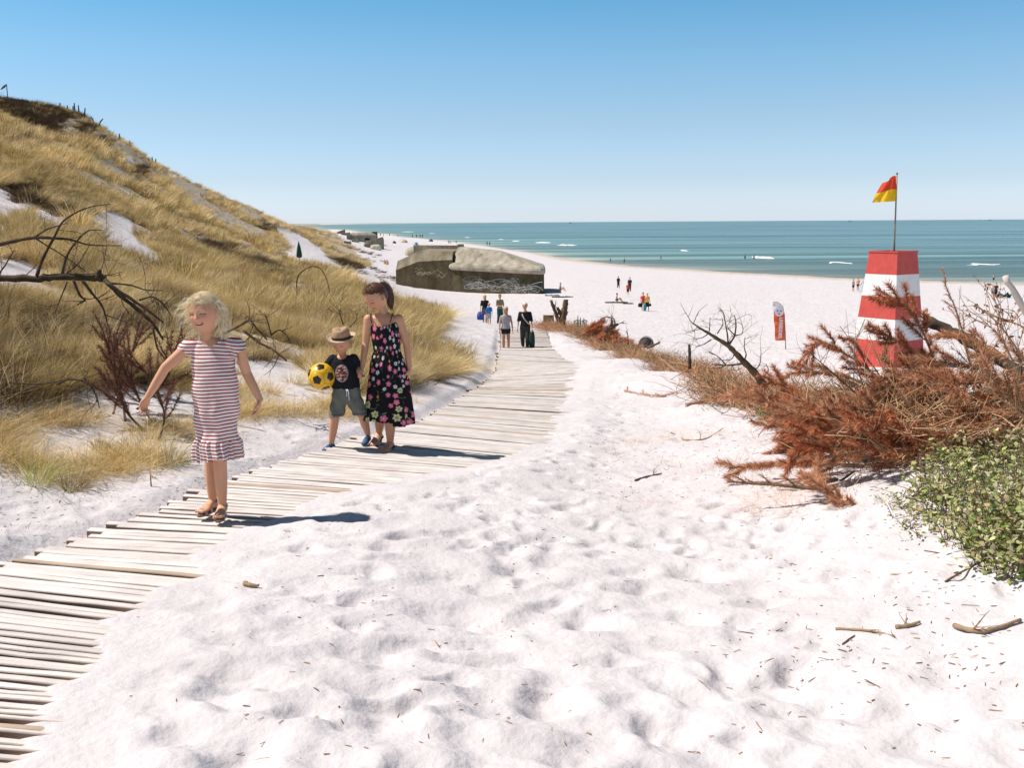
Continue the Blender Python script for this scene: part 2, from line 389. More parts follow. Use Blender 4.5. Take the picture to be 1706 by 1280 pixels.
def gz(x, y):
    """height of the finished ground (bilinear on the polar grid, front sector)"""
    x = np.asarray(x, float); y = np.asarray(y, float)
    a = np.arctan2(x, y); l = np.log(np.maximum(np.hypot(x, y), .91))
    ja = np.clip((a - G_az[0]) / (G_az[1] - G_az[0]), 0, _gn - 1.001); j = ja.astype(int); fj = ja - j
    i = np.clip(np.searchsorted(G_lr, l) - 1, 0, len(G_lr) - 2); fi = np.clip((l - G_lr[i]) / (G_lr[i + 1] - G_lr[i]), 0, 1)
    return (G_Z[i, j] * (1 - fj) + G_Z[i, j + 1] * fj) * (1 - fi) + (G_Z[i + 1, j] * (1 - fj) + G_Z[i + 1, j + 1] * fj) * fi
def on_ground(px, row, lo=1.5, hi=3000):
    """first point where the sight line through (px,row) meets the ground"""
    r = ray(px, row); D = np.exp(np.linspace(math.log(lo), math.log(hi), 3000))
    h = r[2] * D - gz(r[0] * D, D); k = np.argmax(h < 0)
    D = D[k] if h[k] < 0 else hi
    return Vector((r[0] * D, D, float(gz(r[0] * D, D))))

def sand_material():
    m = bpy.data.materials.new('pale_beach_sand'); m.use_nodes = True; N = m.node_tree.nodes; L = m.node_tree.links
    b = N['Principled BSDF']; b.inputs['Roughness'].default_value = .95; b.inputs['Specular IOR Level'].default_value = .12
    tc = N.new('ShaderNodeTexCoord'); geo = N.new('ShaderNodeNewGeometry')
    def noise(sc, det=5, dist=0):
        n = N.new('ShaderNodeTexNoise'); n.inputs['Scale'].default_value = sc; n.inputs['Detail'].default_value = det; L.new(tc.outputs['Object'], n.inputs['Vector']); return n.outputs[0]
    def ramp(src, stops):
        r = N.new('ShaderNodeValToRGB'); L.new(src, r.inputs[0]); e = r.color_ramp.elements
        while len(e) < len(stops): e.new(.5)
        for k, (p, c) in enumerate(stops): e[k].position = p; e[k].color = (*c, 1) if len(c) == 3 else c
        return r.outputs[0]
    def mix(f, a, c, mode='MIX'):
        x = N.new('ShaderNodeMix'); x.data_type = 'RGBA'; x.blend_type = mode
        for s, v in ((0, f), (6, a), (7, c)):
            if hasattr(v, 'links') or hasattr(v, 'is_linked'): L.new(v, x.inputs[s])
            else: x.inputs[s].default_value = v if s == 0 else (*v, 1)
        return x.outputs[2]
    col = ramp(noise(1.4, 6), [(.3, SAND_A), (.7, SAND_B)])
    # fine grains and bits
    grain = ramp(noise(900, 2), [(.35, (.86, .85, .85)), (.65, (1, 1, 1))]); col = mix(1.0, col, grain, 'MULTIPLY')
    bits = N.new('ShaderNodeTexVoronoi'); bits.inputs['Scale'].default_value = 9; L.new(tc.outputs['Object'], bits.inputs['Vector'])
    bm = N.new('ShaderNodeMath'); bm.operation = 'LESS_THAN'; L.new(bits.outputs['Distance'], bm.inputs[0]); bm.inputs[1].default_value = .045
    cm = N.new('ShaderNodeSeparateColor'); L.new(bits.outputs['Color'], cm.inputs[0])
    g = N.new('ShaderNodeMath'); g.operation = 'GREATER_THAN'; L.new(cm.outputs[0], g.inputs[0]); g.inputs[1].default_value = .75
    f = N.new('ShaderNodeMath'); f.operation = 'MULTIPLY'; L.new(bm.outputs[0], f.inputs[0]); L.new(g.outputs[0], f.inputs[1])
    col = mix(f.outputs[0], col, (.30, .19, .11))
    # footmarks seen far off on the beach: mottled darker sand, only as relief (bump) below
    # plant litter on the dune
    at_ = N.new('ShaderNodeAttribute'); at_.attribute_name = 'veg'
    lit = ramp(noise(6, 8), [(.35, (0.16, .115, .055)), (.5, (.33, .25, .13)), (.68, (.50, .42, .30))])
    lf = N.new('ShaderNodeMath'); lf.operation = 'MULTIPLY'; L.new(at_.outputs['Fac'], lf.inputs[0]); L.new(ramp(noise(2.2, 6), [(.38, (.25,)*3), (.5, (.9,)*3)]), lf.inputs[1])
    col = mix(lf.outputs[0], col, lit)
    # wet sand by the water line (height)
    sp = N.new('ShaderNodeSeparateXYZ'); L.new(geo.outputs['Position'], sp.inputs[0])
    wet = N.new('ShaderNodeMapRange'); wet.inputs[1].default_value = SEA + .10; wet.inputs[2].default_value = SEA + .32; wet.inputs[3].default_value = 1; wet.inputs[4].default_value = 0
    L.new(sp.outputs[2], wet.inputs[0])
    wm = N.new('ShaderNodeMath'); wm.operation = 'MULTIPLY'; L.new(wet.outputs[0], wm.inputs[0]); wm.inputs[1].default_value = .75
    col = mix(wm.outputs[0], col, (.46, .37, .27))
    L.new(col, b.inputs['Base Color'])
    # relief: ripples everywhere, trampled pits for the distant beach
    ad = N.new('ShaderNodeMath'); ad.operation = 'ADD'
    n1 = noise(28, 8); n2 = noise(2.4, 5)
    sc2 = N.new('ShaderNodeMath'); sc2.operation = 'MULTIPLY'; L.new(n2, sc2.inputs[0])
    dist = N.new('ShaderNodeMapRange'); L.new(sp.outputs[1], dist.inputs[0]); dist.inputs[1].default_value = 14; dist.inputs[2].default_value = 50; dist.inputs[3].default_value = 0; dist.inputs[4].default_value = 16
    L.new(dist.outputs[0], sc2.inputs[1]); L.new(n1, ad.inputs[0]); L.new(sc2.outputs[0], ad.inputs[1])
    bp = N.new('ShaderNodeBump'); bp.inputs['Strength'].default_value = .55; bp.inputs['Distance'].default_value = .018
    L.new(ad.outputs[0], bp.inputs['Height']); L.new(bp.outputs[0], b.inputs['Normal'])
    return m
SAND_A = (.62, .585, .60); SAND_B = (.70, .665, .68)
ground.data.materials.append(sand_material())

# ------------------------------------------------------------------ sea
def sea():
    xs = np.sinh(np.linspace(-9.3, 9.3, 160)) * 3.0; ys = 60 + (np.exp(np.linspace(0, 6.0, 160)) - 1) * 85
    X, Y = np.meshgrid(xs, ys)
    # distance from the shore line, for the colour of the water over the sand bars
    o = mesh_np('sea', np.stack([X, Y, np.full_like(X, SEA)], -1).reshape(-1, 3), grid_faces(160, 160), None, None, True, {'depth': np.clip(SEA - base_h(X, Y), 0, 9).ravel()})
    tag(o, kind='structure')
    m = bpy.data.materials.new('sea_water'); m.use_nodes = True; N = m.node_tree.nodes; L = m.node_tree.links
    b = N['Principled BSDF']; b.inputs['Roughness'].default_value = .28; b.inputs['IOR'].default_value = 1.33; b.inputs['Specular IOR Level'].default_value = .35
    a = N.new('ShaderNodeAttribute'); a.attribute_name = 'depth'
    r = N.new('ShaderNodeValToRGB'); e = r.color_ramp.elements
    for _ in range(3): e.new(.5)
    for k, (p, c) in enumerate([(0, (.40, .41, .32)), (.06, (.20, .28, .22)), (.22, (.14, .245, .225)), (.5, (.13, .24, .245)), (1, (.145, .24, .27))]):
        e[k].position = p; e[k].color = (*c, 1)
    mr = N.new('ShaderNodeMapRange'); mr.inputs[2].default_value = 8
    geo = N.new('ShaderNodeNewGeometry'); mp = N.new('ShaderNodeMapping'); mp.inputs['Scale'].default_value = (.0022, .035, 1); mp.inputs['Rotation'].default_value = (0, 0, .1)
    L.new(geo.outputs['Position'], mp.inputs[0])
    n = N.new('ShaderNodeTexNoise'); n.inputs['Scale'].default_value = 1.6; n.inputs['Detail'].default_value = 6; L.new(mp.outputs[0], n.inputs['Vector'])
    L.new(a.outputs['Fac'], mr.inputs[0]); L.new(mr.outputs[0], r.inputs[0])
    dk = N.new('ShaderNodeMapRange'); dk.inputs[1].default_value = .38; dk.inputs[2].default_value = .62; dk.inputs[3].default_value = .45; dk.inputs[4].default_value = 1.5; L.new(n.outputs[0], dk.inputs[0])
    mx = N.new('ShaderNodeVectorMath'); mx.operation = 'SCALE'; L.new(r.outputs[0], mx.inputs[0]); L.new(dk.outputs[0], mx.inputs['Scale'])
    L.new(mx.outputs[0], b.inputs['Base Color'])
    mp2 = N.new('ShaderNodeMapping'); mp2.inputs['Scale'].default_value = (.12, .5, 1); L.new(geo.outputs['Position'], mp2.inputs[0])
    w1 = N.new('ShaderNodeTexNoise'); w1.inputs['Scale'].default_value = 1.2; w1.inputs['Detail'].default_value = 8; L.new(mp2.outputs[0], w1.inputs['Vector'])
    bp = N.new('ShaderNodeBump'); bp.inputs['Strength'].default_value = .9; bp.inputs['Distance'].default_value = .9; L.new(w1.outputs[0], bp.inputs['Height']); L.new(bp.outputs[0], b.inputs['Normal'])
    o.data.materials.append(m)
sea()
# ------------------------------------------------------------------ boardwalk of weathered slats
def boardwalk():
    mb = MB(); rr = random.Random(3); y = 2.25
    yaw = -.078
    while y < 43:
        pitch = float(np.interp(y, [2.6, 3.4, 4.6, 9], [.044, .054, .066, .086])) + rr.uniform(-.007, .007)
        x0 = float(bw_left(y)) + rr.uniform(-.05, .04) + (rr.uniform(-.12, .1) if rr.random() < .18 else 0)
        x1 = min(float(bw_left(y)) + BWW, float(np.interp(y, DRc[:, 1], DRc[:, 0])) + .32) + rr.uniform(-.05, .06)
        w = pitch - rr.uniform(.015, .021); t = .048
        up = rr.uniform(-.004, .005) + (.012 * rr.random() if rr.random() < .10 else 0)
        cx = (x0 + x1) / 2; L = x1 - x0; yw = yaw + rr.uniform(-.008, .008)
        ya, yb = y + math.sin(-yw) * L / 2, y - math.sin(-yw) * L / 2
        za, zb = float(bw_z(x0, ya)) + up, float(bw_z(x1, yb)) + up + rr.uniform(-.006, .006)
        n = 9; pts = []
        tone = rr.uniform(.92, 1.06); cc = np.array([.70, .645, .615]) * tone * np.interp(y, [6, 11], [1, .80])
        if rr.random() < .06: cc = np.array([.46, .36, .28])
        wav = [rr.uniform(-.0025, .0025) for _ in range(n)]
        V = []
        for i in range(n):
            f = i / (n - 1); px = x0 + L * f; py = ya + (yb - ya) * f + wav[i]; pz = za + (zb - za) * f - .0  + wav[-i] * .6
            ww = w * (1 + wav[i] * 12)
            for dy, dz in ((-ww / 2, -t), (-ww / 2, -.005), (-ww / 2 + .004, 0), (ww / 2 - .004, 0), (ww / 2, -.004), (ww / 2, -t)):
                V.append((px, py + dy, pz + dz))
        V = np.array(V); Fq = grid_faces(6, n, True)
        CC = np.tile(cc, (len(V), 1)); CC[0::6] = cc * (.26, .19, .14); CC[5::6] = CC[0::6]; CC[1::6] = cc * (.44, .34, .27); mb.add(V, Fq[:, ::-1], CC); b0 = mb.n - len(V)  # sides and front edges coloured darker, painting the shade between slats
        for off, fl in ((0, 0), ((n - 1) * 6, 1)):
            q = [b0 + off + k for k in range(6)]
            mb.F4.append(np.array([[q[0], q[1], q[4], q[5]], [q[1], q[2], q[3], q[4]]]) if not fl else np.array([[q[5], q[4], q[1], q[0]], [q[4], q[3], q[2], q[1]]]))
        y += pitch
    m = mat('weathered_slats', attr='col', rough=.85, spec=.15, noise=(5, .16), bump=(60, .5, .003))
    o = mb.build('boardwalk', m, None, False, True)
    tag(o, 'weathered pale wooden slat boardwalk winding down through the sand to the beach', 'boardwalk')
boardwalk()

# ------------------------------------------------------------------ grass
def blades(n, lmin, lmax, w, spread, lean, pal, seed, segs=4, droop=1.0, radius=.12):
    g = np.random.default_rng(seed)
    L = g.uniform(lmin, lmax, n); a = g.uniform(0, 2 * np.pi, n); r0 = np.sqrt(g.random(n)) * radius
    bx, by = np.cos(a) * r0, np.sin(a) * r0
    da = a + g.normal(0, .6, n); tilt = np.abs(g.normal(spread, spread * .5, n))
    hx = np.cos(da) * tilt + lean[0] * g.uniform(.5, 1.4, n); hy = np.sin(da) * tilt + lean[1] * g.uniform(.5, 1.4, n)
    dr = droop * g.uniform(.2, 1.0, n)
    V = np.zeros((n, segs + 1, 2, 3)); C = np.zeros((n, segs + 1, 2, 3))
    pal = np.array(pal); base = np.minimum(pal[g.integers(0, len(pal), n)] * g.uniform(.8, 1.28, (n, 1)) * ((1.03, 1.07, 1.04) if pal.max() > .2 else 1), .92)
    wa = g.uniform(0, np.pi, n); wx, wy = np.cos(wa) * w / 2, np.sin(wa) * w / 2
    for k in range(segs + 1):
        t = k / segs
        px = bx + hx * L * t * (1 + .8 * dr * t); py = by + hy * L * t * (1 + .8 * dr * t)
        nrm = 1 / np.sqrt(1 + (hx ** 2 + hy ** 2) * (1 + .8 * dr * t) ** 2)
        pz = L * t * nrm * (1 - .38 * dr * t * t)
        px *= np.minimum(1, 1.0 / (1 + .0 * t)); tw = (1 - t) ** .7 + .02
        V[:, k, 0] = np.stack([px - wx * tw, py - wy * tw, pz - .02], -1); V[:, k, 1] = np.stack([px + wx * tw, py + wy * tw, pz - .02], -1)
        C[:, k] = (base)[:, None]
    f = grid_faces(2, segs + 1); Fq = (f[None] + (np.arange(n) * (segs + 1) * 2)[:, None, None]).reshape(-1, 4)
    return V.reshape(-1, 3), Fq, C.reshape(-1, 3)
STRAW = [(.78, .56, .29), (.70, .47, .21), (.84, .66, .40), (.48, .32, .12), (.60, .42, .18), (.34, .23, .08)]
OLIVE = [(.56, .39, .15), (.40, .29, .10), (.68, .49, .23), (.74, .54, .27), (.29, .225, .07)]
PALE = [(.90, .74, .52), (.84, .65, .40), (.74, .54, .29), (.54, .39, .18)]
DARKO = [(.21, .16, .05), (.28, .21, .065), (.36, .26, .09)]
DEAD = [(.34, .21, .10), (.24, .14, .07), (.44, .30, .15), (.60, .44, .24)]
GREEN = [(.24, .29, .08), (.33, .35, .11), (.48, .42, .17), (.20, .24, .07), (.58, .48, .24)]
HEATH = [(.075, .045, .028), (.11, .065, .035), (.05, .042, .022), (.14, .09, .05)]
grass_mat = mat('dune_grass', attr='col', rough=.55, spec=.25, trans=.24, rnd=.38)
def scatter(name, protos, P, scl, rot, label, cat=None, idx=None, tilt=None):
    """one object of many instances of the given prototype meshes at points P"""
    P = np.asarray(P); n = len(P)
    o = mesh_np(name, P, [], None, None, False, {'scl': np.asarray(scl, float), 'rz': np.asarray(rot, float), 'pick': np.asarray(idx if idx is not None else rng.integers(0, len(protos), n), float)}) if False else None
    me = bpy.data.meshes.new(name); me.vertices.add(n); me.vertices.foreach_set('co', P.astype(np.float32).ravel())
    for k, v in (('scl', scl), ('rz', rot), ('pick', idx if idx is not None else rng.integers(0, len(protos), n))):
        at_ = me.attributes.new(k, 'FLOAT', 'POINT'); at_.data.foreach_set('value', np.asarray(v, np.float32))
    o = bpy.data.objects.new(name, me); COL.objects.link(o); me.materials.append(protos[0].data.materials[0])
    ng = bpy.data.node_groups.new(name, 'GeometryNodeTree'); ng.interface.new_socket('Geometry', in_out='INPUT', socket_type='NodeSocketGeometry'); ng.interface.new_socket('Geometry', in_out='OUTPUT', socket_type='NodeSocketGeometry')
    N = ng.nodes; L = ng.links; gi = N.new('NodeGroupInput'); go = N.new('NodeGroupOutput')
    mp = N.new('GeometryNodeMeshToPoints'); ip = N.new('GeometryNodeInstanceOnPoints'); jn = N.new('GeometryNodeJoinGeometry')
    L.new(gi.outputs[0], mp.inputs[0])
    for q in protos:
        oi = N.new('GeometryNodeObjectInfo'); oi.inputs['Object'].default_value = q; oi.inputs['As Instance'].default_value = True; L.new(oi.outputs['Geometry'], jn.inputs[0])
    def attr(nm):
        a = N.new('GeometryNodeInputNamedAttribute'); a.data_type = 'FLOAT'; a.inputs['Name'].default_value = nm; return a.outputs[0]
    L.new(mp.outputs[0], ip.inputs['Points']); L.new(jn.outputs[0], ip.inputs['Instance']); ip.inputs['Pick Instance'].default_value = True
    L.new(attr('pick'), ip.inputs['Instance Index']); cx = N.new('ShaderNodeCombineXYZ'); L.new(attr('rz'), cx.inputs[2]); L.new(cx.outputs[0], ip.inputs['Rotation'])
    L.new(attr('scl'), ip.inputs['Scale']); L.new(ip.outputs[0], go.inputs[0])
    md = o.modifiers.new('instances', 'NODES'); md.node_group = ng
    tag(o, label, cat, None, 'stuff'); return o
def proto(name, V, Fq, C, m): return mesh_np(name, V, Fq, m, None, False, C, unlinked=True)
LEAN = (.26, -.08)
near_p = [proto('tuft', *blades(190, .28, .62, .0042, .48, LEAN, [STRAW, DEAD, PALE, OLIVE, DARKO, PALE][k % 6], 10 + k, 4, 1.0, .10), grass_mat) for k in range(6)]
mid_p = [proto('tuft', *blades(90, .36, .72, .010, .42, LEAN, [STRAW, DARKO, PALE, OLIVE, DEAD][k % 5], 30 + k, 3, .9, .22), grass_mat) for k in range(5)]
far_p = [proto('tuft', *blades(50, .45, .9, .030, .40, LEAN, [STRAW, DARKO, OLIVE, PALE, DEAD][k % 5], 50 + k, 2, .8, .5), grass_mat) for k in range(5)]
GAP = .45
def strat(n, d0, d1, az0=-34, az1=2):
    D = np.sqrt(rng.random(n) * (d1 ** 2 - d0 ** 2) + d0 ** 2) if d1 < 60 else np.exp(rng.uniform(math.log(d0), math.log(d1), n))
    a = np.radians(rng.uniform(az0, az1, n)); x = np.sin(a) * D; y = np.cos(a) * D; z = gz(x, y)
    m = veg_mask(x, y, z); dens = vnoise(x / (1.4 + D * .02), y / (1.4 + D * .02)); m &= (dens + .25 * rng.random(n)) > GAP
    return np.stack([x, y, z], -1)[m]
def put(name, protos, P, s0, s1, label):
    n = len(P); sc = rng.uniform(s0, s1, n) * (.28 + 1.45 * vnoise(P[:, 0] / (.7 + P[:, 1] * .02), P[:, 1] / (.7 + P[:, 1] * .02))); kind = (vnoise(P[:, 0] / 2.5 + 40, P[:, 1] / 2.5) * len(protos) * 1.6 + rng.normal(0, 1.6, n)) % len(protos)
    scatter(name, protos, P, sc, rng.normal(0, 1.0, n), label, 'grass', np.floor(kind))
put('dune_grass', near_p, strat(9000, 5.5, 20), .38, .88, 'golden marram grass on the foot of the dune behind the girls')
put('dune_grass', mid_p, strat(13000, 20, 58), .5, 1.1, 'olive and straw marram grass over the middle of the dune')
put('dune_grass', far_p, strat(22000, 58, 330), .5, 1.1, 'dry olive marram grass over the upper and far dune')
# thin short grass and dry stems where the dune foot runs out into the sand
FOOT = [(-60,690),(120,690),(215,665),(300,640),(430,620),(520,640),(600,655),(690,640),(700,655),(560,700),(470,690),(330,740),(240,790),(130,800),(60,860),(-60,870)]
D = np.sqrt(rng.uniform(4.2 ** 2, 14 ** 2, 16000)); a = np.radians(rng.uniform(-34, -4, 16000)); x = np.sin(a) * D; y = np.cos(a) * D; z = gz(x, y); u, v = project(np.stack([x, y, z], -1))
m_ = inpoly(u + 14 * rng.normal(size=len(u)), v + 9 * rng.normal(size=len(u)), FOOT) & (vnoise(x * 2.2, y * 2.2) > .66) & (x < bw_left(y) - .25); P = np.stack([x, y, z], -1)[m_]
thin_p = [proto('thin_tuft', *blades(26, .10, .34, .0032, .9, (.35, -.2), [PALE, STRAW, OLIVE][k], 120 + k, 3, 1.0, .09), grass_mat) for k in range(3)]
scatter('sparse_grass', thin_p, P, rng.uniform(.5, 1.2, len(P)), rng.uniform(0, 6.28, len(P)), 'thin dry grass running out into the sand at the dune foot', 'grass', np.where(rng.random(len(P)) < .15, 2, rng.integers(0, 2, len(P))))
stalk_p = [proto('stalks', *blades(9, .55, .95, .006, .35, (.2, -.1), [PALE, DEAD][k], 140 + k, 4, .7, .2), grass_mat) for k in range(2)]
Ps = strat(2600, 6, 40); scatter('dead_stalks', stalk_p, Ps, rng.uniform(.5, 1.1, len(Ps)), rng.uniform(0, 6.28, len(Ps)), 'pale dead seed stalks standing above the dune grass', 'grass')
low_p = [proto('low_growth', *blades(60, .08, .26, .010, 1.1, (0, 0), [[(.20, .11, .06), (.13, .075, .04), (.30, .18, .09)], [(.10, .075, .03), (.16, .12, .045)]][k], 150 + k, 2, .4, .3), grass_mat) for k in range(2)]
Ps = strat(5200, 6, 70); scatter('low_dead_growth', low_p, Ps, rng.uniform(.5, 1.3, len(Ps)) * (1 + Ps[:, 1] * .012), rng.uniform(0, 6.28, len(Ps)), 'low brown dead growth between the dune grass tufts', 'undergrowth')
# dark heather near the crest; the same dark tufts imitate undercut shade in hollows
hm = mat('heather', attr='col', rough=.8, spec=.1, rnd=.25)
heath_p = [proto('heather', *blades(150, .18, .5, .016, .8, (0, 0), HEATH, 80 + k, 2, .5, .45), hm) for k in range(3)]
HEATH_AND_SHADE = [[(0,165),(140,190),(150,200),(60,182),(0,180)],[(8,170),(60,195),(95,215),(85,225),(40,205),(5,185)],[(60,175),(110,190),(90,205),(55,190)],[(125,205),(150,208),(148,222),(125,215)],[(20,310),(52,318),(58,340),(25,338)],
          [(322,402),(345,408),(380,415),(415,430),(455,455),(462,470),(430,460),(380,440),(340,425)],[(225,275),(240,280),(238,290),(222,285)],[(150,225),(175,232),(172,243),(150,236)],[(88,345),(118,350),(115,360),(90,358)],[(430,365),(460,385),(452,388),(430,375)],
          [(560,432),(600,446),(590,450),(560,440)],[(205,465),(265,520),(260,600),(215,620),(170,560),(165,500)]]
D = np.exp(rng.uniform(math.log(7), math.log(260), 90000)); a = np.radians(rng.uniform(-31, -6, 90000)); x = np.sin(a) * D; y = np.cos(a) * D; z = gz(x, y)
u, v = project(np.stack([x, y, z], -1)); m_ = np.zeros(len(u), bool)
for p in HEATH_AND_SHADE: m_ |= inpoly(u + 3 * rng.normal(size=len(u)), v + 2 * rng.normal(size=len(u)), p)
P = np.stack([x, y, z], -1)[m_]; dd = P[:, 1]; keep = rng.random(len(P)) < np.clip(dd / 60, .18, 1) * .8; P = P[keep]
scatter('dune_heather_and_shade', heath_p, P, rng.uniform(.5, 1.1, len(P)) * np.clip(P[:, 1] / 35, .45, 1.6), rng.uniform(0, 6.28, len(P)), 'dark brown heather below the dune crest and dark tufts as shade in hollows', 'heather')
# single clumps one can tell apart
def clump(px, row, s, k, label, green=0, rz=0, group=None, name='grass_tuft', n=170, lean=LEAN):
    p = on_ground(px, row); p.z -= .015; V, Fq, C = blades(n, .16 * s, .46 * s, .0042 * max(1, s * .9), .55, lean, GREEN if green else [STRAW, PALE][k % 2], 200 + k, 4, 1.1, .08 * s)
    o = mesh_np(name, V, Fq, grass_mat, None, False, C); o.location = p; o.rotation_euler.z = rz; tag(o, label, 'grass clump', group)
for k, t in enumerate([(285,775,.85,'straw and green grass clump beside the striped girl\'s right hand',1),(62,805,.9,'green grass clump at the lower left in the sand',1),(120,815,.7,'dry grass clump right of the lower left green one',0),
          (200,765,.55,'small brown grass clump left of the clump by the girl\'s hand',0),(170,750,.6,'straw grass clump below the dune foot at left',0),(250,735,.7,'thin straw clump below the girl\'s outstretched hand',0),(30,770,.6,'pale clump at the left edge of the sand',0),
          (395,665,.7,'sparse clump at the sand edge between the two girls',0),(455,655,.7,'straw clump behind the gap between the striped girl and the boy',0),(490,640,.9,'straw clump left of the yellow ball',0)]):
    clump(t[0], t[1], t[2], k, t[3], t[4])
for k, t in enumerate([(705,628,2.2,'golden clump at the boardwalk edge right of the older girl'),(748,622,1.9,'rightmost golden clump reaching out over the sand by the boardwalk'),(700,565,2.4,'pale clump on the slope behind the older girl\'s shoulder'),(735,532,2.8,'olive clump at the tip of the dune nearest the walkers'),(690,525,2.8,'olive clump left of the dune tip')]):
    clump(t[0], t[1], t[2], 20 + k, t[3], 0, 0, 'large clumps at the dune tip', n=420, lean=(.7, -.3))
# ------------------------------------------------------------------ concrete bunkers
def concrete():
    m = bpy.data.materials.new('weathered_concrete'); m.use_nodes = True; N = m.node_tree.nodes; L = m.node_tree.links; b = N['Principled BSDF']; b.inputs['Roughness'].default_value = .95; b.inputs['Specular IOR Level'].default_value = .1
    tc = N.new('ShaderNodeTexCoord'); mp = N.new('ShaderNodeMapping'); mp.inputs['Scale'].default_value = (1, 1, .7); L.new(tc.outputs['Object'], mp.inputs[0])
    n = N.new('ShaderNodeTexNoise'); n.inputs['Scale'].default_value = .9; n.inputs['Detail'].default_value = 9; n.inputs['Roughness'].default_value = .65; L.new(mp.outputs[0], n.inputs['Vector'])
    r = N.new('ShaderNodeValToRGB'); L.new(n.outputs[0], r.inputs[0]); e = r.color_ramp.elements; e.new(.5); e.new(.6)
    for k, (p, c) in enumerate(((.32, (.13, .115, .085)), (.46, (.21, .19, .145)), (.58, (.27, .25, .205)), (.72, (.38, .355, .31)))): e[k].position = p; e[k].color = (*c, 1)
    a = N.new('ShaderNodeAttribute'); a.attribute_name = 'col'; mx = N.new('ShaderNodeMix'); mx.data_type = 'RGBA'; mx.blend_type = 'MULTIPLY'; mx.inputs[0].default_value = 1; L.new(r.outputs[0], mx.inputs[6]); L.new(a.outputs['Color'], mx.inputs[7]); L.new(mx.outputs[2], b.inputs['Base Color'])
    n2 = N.new('ShaderNodeTexNoise'); n2.inputs['Scale'].default_value = 5; n2.inputs['Detail'].default_value = 8; L.new(tc.outputs['Object'], n2.inputs['Vector']); bp = N.new('ShaderNodeBump'); bp.inputs['Strength'].default_value = .7; bp.inputs['Distance'].default_value = .08; L.new(n2.outputs[0], bp.inputs['Height']); L.new(bp.outputs[0], b.inputs['Normal'])
    return m
CONC = concrete()
P0 = at(660, 472, 119); P1 = at(907, 492, 109); BU = (P1 - P0); BL = BU.length; BU = BU.normalized(); BWv = Vector((.02, 1, 0)).normalized()
def u_of(px):
    r = ray(px, 480); A = np.array([[BU.x, -r[0]], [BU.y, -r[1]]]); s = np.linalg.solve(A, [-P0.x, -P0.y]); return s[0]
